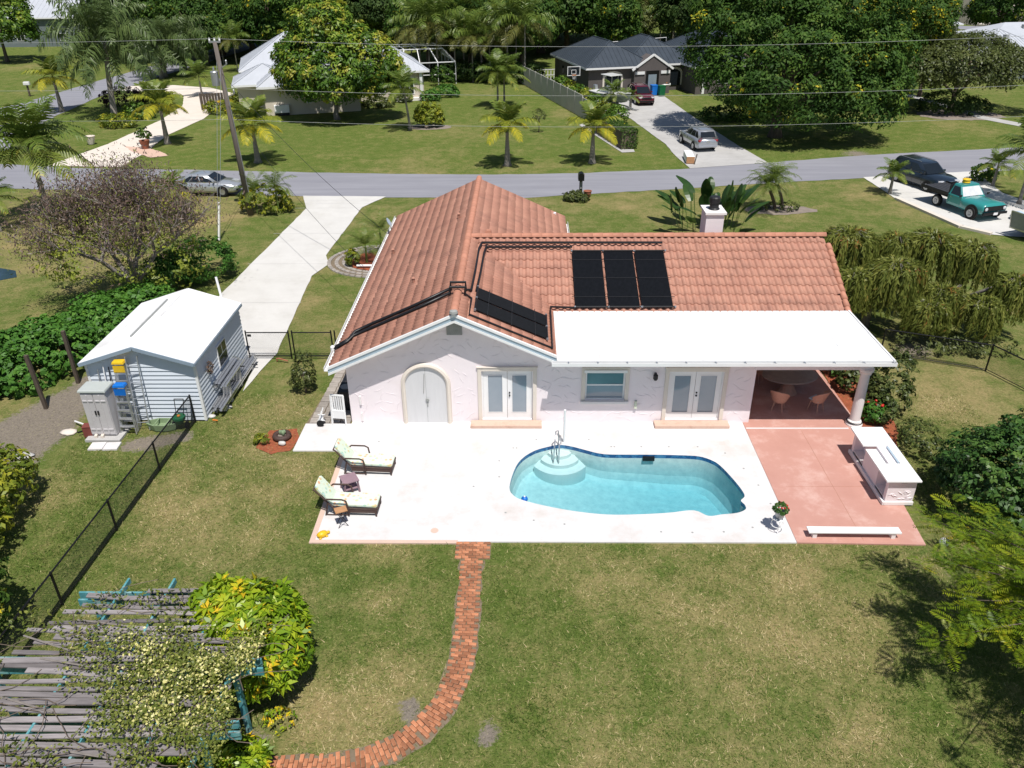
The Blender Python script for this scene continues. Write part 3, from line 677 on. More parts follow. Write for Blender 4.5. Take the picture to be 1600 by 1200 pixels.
for (x0, x1, z0, z1) in ops:
    d = .16
    wl.quad((x0, WY, z0), (x0, WY + d, z0), (x0, WY + d, z1), (x0, WY, z1)); wl.quad((x1, WY + d, z0), (x1, WY, z0), (x1, WY, z1), (x1, WY + d, z1))
    wl.quad((x0, WY + d, z1), (x1, WY + d, z1), (x1, WY, z1), (x0, WY, z1)); wl.quad((x0, WY, z0), (x1, WY, z0), (x1, WY + d, z0), (x0, WY + d, z0))
wl.build('wall', 'stucco', house)
sw = MB()
sw.box((-6.35, WY + .003, -.05), (-6.15, 41.3, 2.6)); sw.box((1.7, 32.6, -.05), (1.9, 41.3, 2.6)); sw.box((-6.15, 41.1, -.05), (1.7, 41.3, 2.9))
sw.box((8.08, WY + .003, -.05), (8.24, 29.2, 2.86)); sw.box((1.9, 36, -.05), (12.1, 36.2, 2.8)); sw.box((11.95, 29.3, -.05), (12.1, 36, 2.8)); sw.box((8.24, 29.12, -.05), (12.1, 29.3, 2.9))
sw.build('wall', 'stucco', house)
# skip trowel ridges on the plaster
rg = random.Random(4); rel = MB(); nrel = 0
def blocked(x, z):
    if any(o[0] - .28 < x < o[1] + .28 and o[2] - .3 < z < o[3] + .22 for o in ops): return True
    if -4.55 < x < -2.5 and z < 2.55: return True
    if -2.85 < x < -1.95 and 3.4 < z < 4.4: return True
    return not (-6.25 < x < 7.98 and .12 < z < (min(zl(x) - .35, 4.2) if x < 1. else 2.4))
cell = []
for i in range(44):
    for j in range(13):
        x, z = -6.3 + i * .33 + (.16 if j % 2 else 0) + rg.uniform(-.1, .1), .12 + j * .33 + rg.uniform(-.1, .1)
        if blocked(x, z) or rg.random() < .22: continue
        a = rg.choice((.5, -.6, .9, -.2, 2.4, .2)) + rg.uniform(-.4, .4); L = rg.uniform(.2, .42); cv = rg.uniform(-1.2, 1.2)
        pts, rs = [], []
        for k in range(6):
            u = k / 5 - .5; b = a + cv * u; pts.append((x + L * u * math.cos(a) - cv * L * (u * u - .08) * math.sin(a) * .6, WY - .002, z + L * u * math.sin(a) + cv * L * (u * u - .08) * math.cos(a) * .6)); rs.append(.003 + .011 * (1 - abs(u) * 1.9))
        rel.tube(pts, rs, 5)
rel.build('stucco_relief', 'stucco', house, smooth=True, kind='stuff')
# french doors
def french(x0, x1, z0, z1):
    fr = MB(); y = WY + .07
    for s in (x0, x1 - .05): fr.box((s, y - .02, z0), (s + .05, y + .06, z1))
    fr.box((x0, y - .02, z1 - .05), (x1, y + .06, z1)); fr.build('door_frame', 'white_paint', house)
    xm = (x0 + x1) / 2
    for a, b, hx in ((x0 + .055, xm - .006, xm - .08), (xm + .006, x1 - .055, xm + .08)):
        d = MB(); s = .15
        d.box((a, y, z0 + .01), (a + s, y + .045, z1 - .055)).box((b - s, y, z0 + .01), (b, y + .045, z1 - .055))
        d.box((a + s, y, z0 + .01), (b - s, y + .045, z0 + .26)).box((a + s, y, z1 - .055 - .14), (b - s, y + .045, z1 - .055))
        f = .025
        for p, q in (((a + s, z0 + .26), (b - s, z0 + .26 + f)), ((a + s, z1 - .195 - f), (b - s, z1 - .195)), ((a + s, z0 + .26 + f), (a + s + f, z1 - .195 - f)), ((b - s - f, z0 + .26 + f), (b - s, z1 - .195 - f))): d.box((p[0], y - .012, p[1]), (q[0], y, q[1]))
        o = d.build('door', 'white_paint', house)
        MB().box((a + s, y + .015, z0 + .26), (b - s, y + .022, z1 - .195)).build('pane', 'glass_blind', o)
        if a > x0 + .3:
            h = MB(); MB().lathe([(.03, 0), (.034, .02), (.01, .05)], 10, (hx, y - .0, 1.22), M=Matrix.Rotation(R(90), 4, 'X')).build('deadbolt', 'dark_metal', o); h.lathe([(.03, 0), (.034, .03), (.02, .05)], 10, (hx, y, 1.1), M=Matrix.Rotation(R(90), 4, 'X')); h.build('handle', 'dark_metal', o)
    tr = MB(); wd = .14
    tr.box((x0 - wd, WY - .05, z0 - .1), (x0 - .002, WY - .002, z1 + wd)).box((x1 + .002, WY - .05, z0 - .1), (x1 + wd, WY - .002, z1 + wd)).box((x0 - .002, WY - .05, z1 + .002), (x1 + .002, WY - .002, z1 + wd))
    tr.box((x0 - wd - .03, WY - .08, z1 + wd), (x1 + wd + .03, WY - .002, z1 + wd + .04)); tr.build('trim', 'trim_cream', house, bevel=.008)
    st = MB(); st.box((x0 - .42, WY - .45, .0), (x1 + .33, WY - .052, .12)).build('door_step', 'step_stone', house, bevel=.012)
french(*ops[0]); french(*ops[1])
# window
x0, x1, z0, z1 = ops[2]; wf = MB(); y = WY + .05
for a, b in (((x0, z0), (x0 + .06, z1)), ((x1 - .06, z0), (x1, z1)), ((x0 + .06, z0), (x1 - .06, z0 + .06)), ((x0 + .06, z1 - .1), (x1 - .06, z1)), ((x0 + .06, 1.52), (x1 - .06, 1.57))): wf.box((a[0], y, a[1]), (b[0], y + .07, b[1]))
wo_ = wf.build('window', 'white_paint', house)
MB().box((x0 + .06, y + .02, 1.57), (x1 - .06, y + .03, z1 - .1)).build('pane', 'glass_teal', wo_); MB().box((x0 + .06, y + .02, z0 + .06), (x1 - .06, y + .03, 1.52)).build('pane', 'glass_blind', wo_)
MB().box((x0 - .16, WY - .14, z0 - .11), (x1 + .16, WY - .002, z0 - .004)).build('sill', 'stucco_white', wo_, bevel=.01)
tr = MB(); tr.box((x0 - .14, WY - .05, z0), (x0 - .002, WY - .002, z1 + .14)).box((x1 + .002, WY - .05, z0), (x1 + .14, WY - .002, z1 + .14)).box((x0 - .002, WY - .05, z1 + .002), (x1 + .002, WY - .002, z1 + .14)); tr.build('trim', 'trim_cream', house, bevel=.008)
MB().box((x0 - .05, WY - .09, z1 - .06), (x1 + .05, WY - .055, z1 + .04)).build('shutter_box', 'white_paint', house)
# arched door with its surround
cx, hw, zs = -3.53, .76, 1.58
archp = [(cx - hw, .0), (cx + hw, .0)] + [(cx + hw * math.cos(a), zs + hw * math.sin(a)) for a in np.linspace(0, math.pi, 17)]
MY = Matrix(((1, 0, 0, 0), (0, 0, -1, 0), (0, 1, 0, 0), (0, 0, 0, 1)))
dm = MB(); dm.prism(archp, -(WY - .003), -(WY - .035), M=Matrix(((1, 0, 0, 0), (0, 0, -1, 0), (0, 1, 0, 0), (0, 0, 0, 1))))
ad = dm.build('arched_door', 'door_grey', house)
MB().box((cx - .005, WY - .038, .02), (cx + .005, WY - .035, 2.28)).tube([(cx - .03, WY - .05, 2.05), (cx - .09, WY - .05, 1.25)], .012, 5).build('latch_rod', 'vent_grey', ad)
MB().lathe([(.05, 0), (.07, .02), (.06, .05)], 12, (cx + .03, WY - .036, .98), M=Matrix.Rotation(R(90), 4, 'X')).box((cx, WY - .06, .7), (cx + .05, WY - .036, .98)).build('handle', 'vent_grey', ad)
rings = []
for a in [(cx - hw, -.0), (cx - hw, zs * .5)] + [(cx + hw * math.cos(t_), zs + hw * math.sin(t_)) for t_ in np.linspace(math.pi, 0, 21)] + [(cx + hw, zs * .5), (cx + hw, 0)]:
    d = Vector((a[0] - cx, max(0, a[1] - zs))); d = d.normalized() if d.length > 0 else Vector((1, 0)); rings.append([(a[0] + d.x * o, WY - h, a[1] + d.y * o) for o, h in ((-.02, .003), (-.02, .09), (.04, .13), (.12, .1), (.14, .003))])
mb = MB(); mb.loft(rings, cap=True); mb.build('arch_trim', 'trim_cream', house)
# gable vent, wall lamp, hose cover, step light
gv = MB(); gv.box((-2.68, WY - .05, 3.58), (-2.14, WY - .003, 4.2)); g_ = gv.build('gable_vent', 'vent_grey', house)
for k in range(7): MB().box((-2.64 + k * .072, WY - .075, 3.63), (-2.64 + k * .072 + .045, WY - .05, 4.08)).build('louvre', 'vent_grey', g_)
MB().rbox((-2.41, WY - .09, 4.2), (.62, .16, .05)).build('vent_hood', 'stucco', g_)
l_ = MB(); l_.lathe([(.05, 0), (.085, .06), (.085, .2), (.03, .26)], 10, (4.67, WY - .12, 1.83)).box((4.63, WY - .1, 2.0), (4.71, WY - .003, 2.08)); l_.build('wall_lamp', 'dark_metal', house)
MB().rbox((4.05, WY - .05, .78), (.09, .09, .3), 0, 0, .9).build('tap_cover', 'cushion', house)
for z in (.25, .95): MB().rbox((-5.95, WY - .04, z), (.06, .07, .34)).build('conduit_cover', 'stucco_white', house)
# roofs: boards below, tiles above
FY = 24.3; BY = 41.75
XE = 4.45
def plane_box(a, b, c, d, th): return MB().plate(a, b, c, d, th)
rf = MB()
rf.plate((AX - XE, FY, zl(AX - XE) - .1), (AX, FY, AZ - .1), (AX, BY, AZ - .1), (AX - XE, BY, zl(AX - XE) - .1), -.07)
rf.plate((AX, FY, AZ - .1), (1.13, FY, zl(1.13) - .1), (1.13, 31, zl(1.13) - .1), (AX, 31, AZ - .1), -.07)
rf.plate((AX, 31, AZ - .1), (AX + XE + .1, 31, zl(AX + XE + .1) - .1), (AX + XE + .1, BY, zl(AX + XE + .1) - .1), (AX, BY, AZ - .1), -.07)
roof1 = rf.build('roof', 'tile_plain', house)
rf = MB()
rf.plate((-1.2, 27.95, zc(27.95) - .1), (12.38, 27.95, zc(27.95) - .1), (12.62, 32.35, 4.52), (-1.9, 32.35, 4.52), -.07)
rf.plate((-1.9, 32.35, 4.52), (12.62, 32.35, 4.52), (12.5, 36.6, zc(36.6) - .1), (1.5, 36.6, zc(36.6) - .1), -.07)
roof2 = rf.build('roof', 'tile_plain', house)
TW, TL = .283, .53
prof = []
for k in range(9):
    u = k / 8
    if u < .62: z = .062 * math.sin(math.pi * u / .62)
    else: z = -.018 * math.sin(math.pi * (u - .62) / .38)
    prof.append((u * TW * 1.04 - TW / 2, z))
def tile_me():
    b = MB(); n = len(prof)
    lo = [(x, 0, z + .062) for x, z in prof]; hi = [(x, TL * 1.08, z + .008) for x, z in prof]; un = [(x, 0, z + .018) for x, z in prof]
    b.add(lo + hi + un, [(i, i + 1, n + i + 1, n + i) for i in range(n - 1)] + [(2 * n + i, 2 * n + i + 1, i + 1, i) for i in range(n - 1)]); return b
TB = tile_me(); TME = TB.mesh('tile', 'tile', True)
prof2 = [(-.13 + .26 * k / 8, .09 * abs(math.sin(math.pi * k / 8)) ** .8) for k in range(9)]
def tile_me2():
    b = MB(); n = len(prof2); L = .41
    b.add([(x, 0, z + .015) for x, z in prof2] + [(x, L * 1.08, z + .009) for x, z in prof2] + [(x, 0, z + .006) for x, z in prof2], [(i, i + 1, n + i + 1, n + i) for i in range(n - 1)] + [(2 * n + i, 2 * n + i + 1, i + 1, i) for i in range(n - 1)]); return b
TB2 = tile_me2(); TME2 = TB2.mesh('tile', 'tile', True)
places = []   # (roof, matrix, distance)
CAMP = Vector((0, 0, CAM_H))
def lay(roof, o, u, across, nr, nc, keep, off=-.085, TL=TL, TW=TW):
    u = u.normalized(); a = across.normalized(); n_ = a.cross(u).normalized()
    if n_.z < 0: a = -a; n_ = a.cross(u).normalized()
    for r in range(nr):
        for c in range(nc):
            p = o + u * (r * TL) + across.normalized() * ((c + .5) * TW)
            m = p + u * TL * .5
            if not keep(m): continue
            M = Matrix((a, u, n_)).transposed().to_4x4(); M.translation = p + n_ * (off + random.gauss(0, .003)); places.append((roof, M, (m - CAMP).length))
ul = Vector((1, 0, SL)); ur = Vector((-1, 0, SL))
lay(roof1, Vector((AX - XE, FY + .02, zl(AX - XE))), ul, Vector((0, 1, 0)), 12, 69, lambda m: m.x < AX - .02, -.085, .41, .25)
lay(roof1, Vector((AX + XE + .1, FY + .02, zl(AX + XE + .1))), ur, Vector((0, 1, 0)), 12, 69, lambda m: m.x > AX + .02 and ((m.y < 32.35 and m.x < 1.12 and m.z > zc(m.y) - .06) or (m.y >= 32.35 and m.z > zc(m.y) - .06)), -.085, .41, .25)
lay(roof2, Vector((-2.2, 27.93, zc(27.93))), Vector((0, 1, SC_)), Vector((1, 0, 0)), 9, 53, lambda m: m.x < 12.3 + .06 * (m.y - 27.9) and m.y < 32.4 and (m.x > 1.2 or m.z > zl(m.x) - .05))
lay(roof2, Vector((12.6, 36.6, zc(36.6))), Vector((0, -1, SC_)), Vector((-1, 0, 0)), 8, 50, lambda m: m.z > zl(m.x) - .05)
def hidden(M):
    p = M.translation
    return (2.0 < p.x < 5.6 and 27.9 < p.y < 31.3) or (-1.9 < p.x < .95 and 24.6 < p.y < 27.2 and p.x > AX) or p.y > 32.3
vis = sorted([t_ for t_ in places if not hidden(t_[1])], key=lambda t_: t_[2])
ids = {id(t_) for t_ in vis[:290]}
rest = {}
for t_ in places:
    if id(t_) in ids: inst('tile', TME if t_[0] is roof2 else TME2, t_[0], t_[1])
    else:
        k = t_[0]; rest.setdefault(k, MB()); b = rest[k]; tb_ = TB if k is roof2 else TB2; b.add([t_[1] @ Vector(v) for v in tb_.v], tb_.f)
for k, b in rest.items(): b.build('tile_field', 'tile_plain', k, smooth=True, kind='stuff')
def cap_me(L):
    b = MB(); n = 7; a = [(.15 * math.cos(t_), 0, .135 * math.sin(t_)) for t_ in np.linspace(0, math.pi, n)]
    lo = a; hi = [(x * .9, L * 1.06, z * .88) for x, _, z in a]
    b.add(lo + hi, [(i + 1, i, n + i, n + i + 1) for i in range(n - 1)] + [tuple(range(n))]); return b.mesh('ridge_cap', 'ridge_tile', True)
CM = cap_me(.42)
for k in range(41): inst('ridge_cap', CM, roof1, Matrix.Translation((AX, FY - .03 + k * .425, AZ - .02)))
for k in range(35): inst('ridge_cap', CM, roof2, Matrix.Translation((12.68 - k * .425, 32.35, 4.60)) @ Matrix.Rotation(R(90), 4, 'Z'))
# sloping edge caps on the rake at the right end
for k in range(10): inst('ridge_cap', CM, roof2, Matrix.Translation((12.42 + .026 * k, 27.9 + k * .425 * .94, zc(27.9 + k * .4) - .06)) @ Matrix.Rotation(math.atan(SC_), 4, 'X') @ Matrix.Scale(.8, 4))
# rake boards
def rake(x0, x1):
    for (lo, hi, y, m) in ((-.13, -.04, FY - .06, 'white_paint'), (-.27, -.133, FY - .03, 'fascia_blue'), (-.36, -.273, FY - .045, 'white_paint')):
        a = [(x0, zl(x0) + lo), (x1, zl(x1) + lo), (x1, zl(x1) + hi), (x0, zl(x0) + hi)]
        if x0 > x1: a = a[::-1]
        MB().add([(x, y, z) for x, z in a] + [(x, FY + .03, z) for x, z in a], [(0, 1, 2, 3), (7, 6, 5, 4), (0, 4, 5, 1), (1, 5, 6, 2), (2, 6, 7, 3), (3, 7, 4, 0)]).build('rake_board', m, house)
rake(AX - XE - .03, AX); rake(AX, 1.12)
MB().quad((AX - XE, FY, zl(AX - XE) - .37), (AX, FY, AZ - .37), (AX, WY, AZ - .37), (AX - XE, WY, zl(AX - XE) - .37)).quad((AX, FY, AZ - .37), (1.12, FY, zl(1.12) - .37), (1.12, WY, zl(1.12) - .37), (AX, WY, AZ - .37)).build('soffit', 'stucco_white', house)
MB().lathe([(.12, 0), (.15, .02), (.13, .1), (.05, .13)], 10, (AX, FY - .02, AZ - .02)).build('ridge_end', 'vent_grey', house)
# eave gutters
MB().box((AX - XE - .16, FY - .05, zl(AX - XE) - .2), (AX - XE - .145, BY, zl(AX - XE) - .06)).box((AX - XE - .145, FY - .05, zl(AX - XE) - .2), (AX - XE - .03, BY, zl(AX - XE) - .19)).build('gutter', 'white_paint', house)
MB().box((2.3, 33, zl(2.2) - .2), (2.315, BY - 1, zl(2.2) - .06)).box((2.2, 33, zl(2.2) - .2), (2.3, BY - 1, zl(2.2) - .19)).build('gutter', 'white_paint', house)
# flat white roof, gutter with hangers
fr_ = MB(); z0, z1 = 2.985, 3.07
pts = [(1.13, 24.05, z0), (12.52, 24.05, z0), (12.36, 28.0, z1), (1.13, 28.0, z1)]
sm_ = MB()
for k in range(1, 4): sm_.box((1.15, 24.05 + k * .98, 2.985 + .0215 * k + .0015), (12.4, 24.07 + k * .98, 2.985 + .0215 * k + .008))
for k in range(5): sm_.box((2.6 + k * 2.1, 24.1 + (k % 3) * .98, 2.99 + (k % 3) * .0215), (2.615 + k * 2.1, 25.0 + (k % 3) * .98, 3.01 + (k % 3) * .0215))
sm_.build('roof_seams', 'roof_white', house, kind='stuff')
fr_.add([Vector(p) for p in pts] + [Vector(p) - Vector((0, 0, .1)) for p in pts], [(0, 1, 2, 3), (7, 6, 5, 4), (4, 5, 1, 0), (5, 6, 2, 1), (6, 7, 3, 2), (7, 4, 0, 3)]); fr_.build('flat_roof', 'roof_white', house)
MB().beam((12.56, 24.0, 2.97), (12.4, 28.0, 3.06), .06, .08).build('drip_edge', 'white_paint', house)
gu = MB(); gx0, gx1 = .95, 12.62
gu.box((gx0, 23.9, 2.83), (gx1, 24.04, 2.845)).box((gx0, 23.885, 2.83), (gx1, 23.9, 2.955)).box((gx0, 24.03, 2.845), (gx1, 24.045, 2.97)).box((gx0, 23.9, 2.845), (gx0 + .012, 24.03, 2.95)).box((gx1 - .012, 23.9, 2.845), (gx1, 24.03, 2.95))
go = gu.build('gutter', 'white_paint', house)
for k in range(12): MB().box((1.5 + k * 1.0, 23.885, 2.956), (1.54 + k * 1.0, 24.04, 2.962)).build('hanger', 'bright_metal', go)
MB().box((gx0 + .012, 23.901, 2.846), (gx1 - .012, 24.029, 2.85)).build('gutter_bed', 'vent_grey', go)
MB().box((1.14, 24.08, 2.80), (12.45, WY, 2.86)).build('soffit', 'stucco_white', house)
MB().box((8.08, 24.6, 2.32), (12.2, WY, 2.8)).build('lanai_beam', 'stucco', house)
MB().box((12.0, WY, 2.32), (12.2, 29.12, 2.8)).box((8.24, WY + .002, 2.74), (12.0, 29.1, 2.8)).build('lanai_ceiling', 'stucco_white', house)
MB().lathe([(.30, 0), (.30, .05), (.27, .1), (.22, .13), (.24, .17), (.185, .21), (.185, .9), (.165, 1.9), (.16, 2.08), (.2, 2.1), (.2, 2.16), (.26, 2.24), (.26, 2.32)], 20, (12.04, 24.76, 0)).build('column', 'stucco_white', house, smooth=False)
MB().tube([(12.04 + .27 * math.cos(t_), 24.76 + .27 * math.sin(t_), .13) for t_ in np.linspace(0, 6.28, 20)], .018, 5, cap=False).build('column_band', 'dark_metal', house)
# lanai rear wall window and picture
w_ = MB().box((9.0, 29.05, .9), (10.3, 29.12, 2.2)).build('window', 'white_paint', house); MB().box((9.08, 29.03, .98), (10.22, 29.049, 2.12)).build('pane', 'glass_dark', w_)
w_ = MB().box((10.75, 29.05, .0), (11.6, 29.12, 2.1)).build('door', 'white_paint', house); MB().box((10.87, 29.03, .3), (11.48, 29.049, 1.98)).build('pane', 'glass_dark', w_)
# chimney
ch = MB().box((7.8, 33.2, 2.9), (8.56, 34.2, 5.24)).build('chimney', 'stucco', house)
MB().box((7.74, 33.12, 5.24), (8.64, 34.3, 5.33)).build('cap_slab', 'stucco_white', ch)
MB().lathe([(.2, 0), (.25, .03), (.2, .08), (.2, .28), (.24, .3), (.24, .5), (.2, .55)], 14, (8.2, 33.7, 5.33)).build('flue', 'dark_metal', ch)
# vents on the tiles
def vent(px, py, x, r=.05, h=.25):
    z = zl(x) if x < 1.2 else 0
    return (x, 0, z)
for x, y in ((-4.35, 29.2), (-3.0, 35.6), (-6.0, 34.6)):
    MB().lathe([(r_, z_) for r_, z_ in ((.06, -.1), (.06, .18), (.09, .2), (.05, .24))], 8, (x, y, zl(x))).build('roof_vent', 'tile_plain', house)
MB().rbox((-1.55, 33.6, zl(-1.55) + .06), (.28, .35, .2), 0, 0, .7).build('roof_vent', 'ridge_tile', house)
# ---------------------------------------------------------------- solar panels and their pipes
def solar(label, M, L, Wd, group='black solar pool heating mats on the roof'):
    t_ = thing('solar_heater', label, 'solar heater', (0, 0, 0), 0, group); t_.matrix_basis = M
    b = MB(); n = int(Wd / .05)
    ring0, ring1 = [], []
    vs_, fs_ = [], []
    for i in range(n * 2 + 1):
        x = -Wd / 2 + Wd * i / (2 * n); z = .035 if i % 2 else .02; vs_ += [(x, 0, z), (x, L, z)]
    for i in range(n * 2): fs_.append((2 * i, 2 * i + 2, 2 * i + 3, 2 * i + 1))
    b.add(vs_, fs_); b.box((-Wd / 2, 0, 0), (Wd / 2, L, .018)); b.build('mat', 'panel_black', t_)
    for y in (0, L): MB().tube([(-Wd / 2 - .05, y, .04), (Wd / 2 + .05, y, .04)], .035, 7).build('header_pipe', 'black_pipe', t_)
    for q in (.17, .5, .83):
        MB().box((-Wd / 2 - .12, L * q - .012, .036), (Wd / 2 + .12, L * q + .012, .044)).build('strap', 'dark_metal', t_)
    for s in (-1, 1):
        for y in (0, L): MB().lathe([(.045, 0), (.045, .06)], 7, (s * (Wd / 2 + .045), y, .04), M=Matrix.Rotation(R(90), 4, 'Y')).build('clamp', 'grey_metal', t_)
    return t_
u = Vector((0, 1, SC_)).normalized(); nrm = Vector((1, 0, 0)).cross(u)
for k, (x, lb) in enumerate(((2.58, 'leftmost of the three black solar mats in a row below the long roof ridge'), (3.87, 'middle one of the three black solar mats in a row below the long roof ridge'), (5.14, 'rightmost of the three black solar mats in a row below the long roof ridge'))):
    M = Matrix((Vector((1, 0, 0)), u, nrm)).transposed().to_4x4(); M.translation = Vector((x, 28.15, zc(28.15))) + nrm * .05; solar(lb, M, 3.35, 1.2)
u = Vector((0, 1, 0)); a_ = Vector((1, 0, -SL)).normalized()
for y, lb in ((26.15, 'upper of the two black solar mats on the slope beside the rear gable'), (25.1, 'lower of the two black solar mats on the slope beside the rear gable')):
    M = Matrix((u * -1, a_, (u * -1).cross(a_))).transposed().to_4x4()
    if M.col[2].z < 0: M = Matrix((u, a_, u.cross(a_))).transposed().to_4x4()
    M.translation = Vector((-1.72, y + .45, zl(-1.72) + .0)) + Vector((SL, 0, 1)).normalized() * .05; solar(lb, M, 2.75, .92)
pp = thing('solar_pipes', 'black pool heater pipes running over the ridge and down the tiles', 'pipes', (0, 0, 0))
def onl(x, y, h=.07): return (x, y, zl(x) + h)
for d in (0, .42):
    MB().tube([onl(-6.85, 25.75 - d * .35, .02), onl(-6.35, 25.85 - d * .4), onl(-6.2, 26.35 - d * .75), onl(-5.6, 26.42 - d), onl(-4, 26.42 - d), onl(-2.6, 26.42 - d, .12)], .06, 7).build('pipe', 'black_pipe', pp, smooth=True)
MB().tube([onl(-2.62, 26.05, .1), onl(-2.62, 26.05, .32), onl(-2.08, 26.05, .32), onl(-2.08, 26.05, .06)], .05, 7).tube([onl(-2.62, 26.42, .1), onl(-2.62, 26.42, .36), onl(-2.08, 26.42, .36), onl(-2.08, 26.42, .06)], .05, 7).build('ridge_crossing', 'black_pipe', pp)
MB().tube([onl(-2.08, 26.42), onl(-1.9, 26.6), onl(-1.86, 28.6), onl(-1.84, 31.0, .1), (-1.75, 31.75, zc(31.75) + .12)], .045, 7).tube([onl(-1.72, 26.7), onl(-1.66, 28.6), onl(-1.62, 30.7, .1), (-1.55, 31.55, zc(31.55) + .12)], .045, 7).build('pipe', 'black_pipe', pp)
MB().tube([(-1.75, 31.75, zc(31.75) + .12), (5.75, 31.75, zc(31.75) + .1)], .05, 7).build('pipe', 'black_pipe', pp); MB().tube([(-1.55, 31.5, zc(31.5) + .1), (2., 31.5, zc(31.5) + .1)], .045, 7).build('pipe', 'black_pipe', pp)
MB().tube([onl(-2.08, 26.05), onl(-1.85, 25.9), onl(-1.85, 24.5), onl(.98, 24.5), onl(1.0, 27.6), (1.02, 28.12, 3.2), (2., 28.1, zc(28.1) + .08)], .04, 7).build('pipe', 'black_pipe', pp)
for x, z in ((-6.95, 2.55),): MB().lathe([(.09, 0), (.09, .28), (.05, .32)], 10, (x, 25.75, zl(x) - .2)).build('elbow', 'white_paint', pp)
# ---------------------------------------------------------------- pool side furniture
def chaise(label, x, y, rz):
    """lounger lying along +X, head at -X"""
    t_ = thing('sun_lounger', label, 'sun lounger', (x, y, 0), rz, 'sun loungers on the pool deck')
    W2 = .33; prof = [(-.95, 1.0), (-.9, .98), (-.42, .36), (.3, .33), (.95, .30)]
    fr = MB()
    for s in (-1, 1):
        fr.tube([(px, s * W2, pz - .05) for px, pz in prof], .026, 7)
    for px, pz in ((-.95, .95), (.94, .25), (-.42, .3)): fr.tube([(px, -W2, pz), (px, W2, pz)], .024, 6)
    fr.build('frame', 'wicker_dark', t_, smooth=True)
    for s in (-1, 1):
        MB().box((-.42, s * W2 - .012, .13), (.93, s * W2 + .012, .30)).build('apron', 'wicker_dark', t_)
        MB().tube([(-.62, s * (W2 + .05), .6), (-.55, s * (W2 + .06), .66), (-.1, s * (W2 + .06), .66), (.02, s * (W2 + .05), .6), (.06, s * (W2 + .03), .34), (.06, s * (W2 + .03), .02)], .028, 7).build('armrest', 'wicker_dark', t_, smooth=True)
        for px, pz, dx in ((.88, .3, .03), (-.55, .5, -.12)): MB().tube([(px, s * W2, pz), (px + dx, s * W2, 0)], .026, 7).build('leg', 'wicker_dark', t_)
        MB().tube([(-.68, s * W2, .03), (.06, s * W2, .03)], .02, 6).build('rail', 'wicker_dark', t_)
    MB().box((.915, -W2, .12), (.94, W2, .29)).build('apron', 'wicker_dark', t_)
    cu = MB(); th = .085; hw = .31
    rings = []
    for px, pz in [(-.93, 1.0), (-.88, .965), (-.44, .375), (-.36, .345), (.3, .34), (.9, .315), (.945, .31)]:
        k = .8 if px in (-.93, .945) else 1
        rings.append([(px, -hw * k, pz), (px, hw * k, pz), (px + .03 * (pz > .4), hw * k, pz + th * k), (px + .03 * (pz > .4), 0, pz + th * k + .015), (px + .03 * (pz > .4), -hw * k, pz + th * k)])
    cu.loft(rings); cu.build('cushion', 'floral', t_, bevel=.015)
    return t_
chaise('floral cushioned wicker lounger nearer the arched door', -5.3, 21.9, R(-3))
chaise('floral cushioned wicker lounger beside the small folding tray table', -5.45, 19.72, R(-2))
def small_table(name, label, cat, loc, rz, w_, d, h, top, leg, shelf=True):
    t_ = thing(name, label, cat, loc, rz)
    MB().rbox((0, 0, h - .02), (w_, d, .04)).build('tabletop', top, t_, bevel=.008)
    for sx in (-1, 1):
        for sy in (-1, 1): MB().beam((sx * (w_ / 2 - .05), sy * (d / 2 - .05), h - .04), (sx * (w_ / 2 - .02), sy * (d / 2 - .02), 0), .045, .045).build('leg', leg, t_)
    if shelf: MB().rbox((0, 0, .16), (w_ - .1, d - .1, .025)).build('shelf', top, t_)
    return t_
small_table('side_table', 'mauve square side table with low shelf between the two loungers', 'table', (-5.62, 20.72, 0), R(28), .52, .52, .47, 'mauve', 'mauve')
t_ = thing('tray_table', 'small folding tray table with orange wooden top beside the lounger', 'table', (-5.52, 18.95, 0), R(25))
MB().rbox((0, 0, .58), (.36, .28, .02)).build('tray', 'tray_wood', t_)
for s in (-1, 1):
    MB().tube([(-.15, s * .11, .57), (.15, s * .11, 0)], .012, 5).build('leg', 'dark_metal', t_); MB().tube([(.15, s * .11, .57), (-.15, s * .11, 0)], .012, 5).build('leg', 'dark_metal', t_)
t_ = thing('garden_ornament', 'small yellow glazed turtle ornament at the corner of the deck', 'ornament', (-6.02, 18.42, 0), R(35))
MB().blob((0, 0, .08), (.17, .12, .1), 12, 7, .03).build('shell', 'yellow_plastic', t_, smooth=True); MB().blob((.18, 0, .07), (.07, .05, .05), 8, 5, .02).build('head', 'yellow_plastic', t_, smooth=True)
for sx, sy in ((.1, .1), (.1, -.1), (-.1, .1), (-.1, -.1)): MB().blob((sx, sy, .025), (.05, .035, .03), 6, 4, .02).build('foot', 'yellow_plastic', t_, smooth=True)
# white pole by the pool steps
t_ = thing('volleyball_pole', 'slim white pole standing at the deck edge behind the pool steps', 'pole', (1.42, 23.5, 0))
MB().lathe([(.06, 0), (.06, .02), (.045, .03), (.045, .25), (.042, .26), (.042, 1.3), (.0421, 1.35)], 10).build('shaft', 'white_paint', t_)
t_ = thing('chlorine_float', 'round blue chlorine float in the pool\'s shallow corner', 'pool float', (.02, 20.42, -.115))
MB().lathe([(.03, -.1), (.1, -.06), (.11, .0), (.09, .045), (.06, .06), (.05, .075)], 16).build('body', 'blue_plastic', t_, smooth=True); MB().lathe([(.03, 0), (.032, .02), (.02, .03)], 10, (0, 0, .075)).build('cap', 'white_paint', t_)
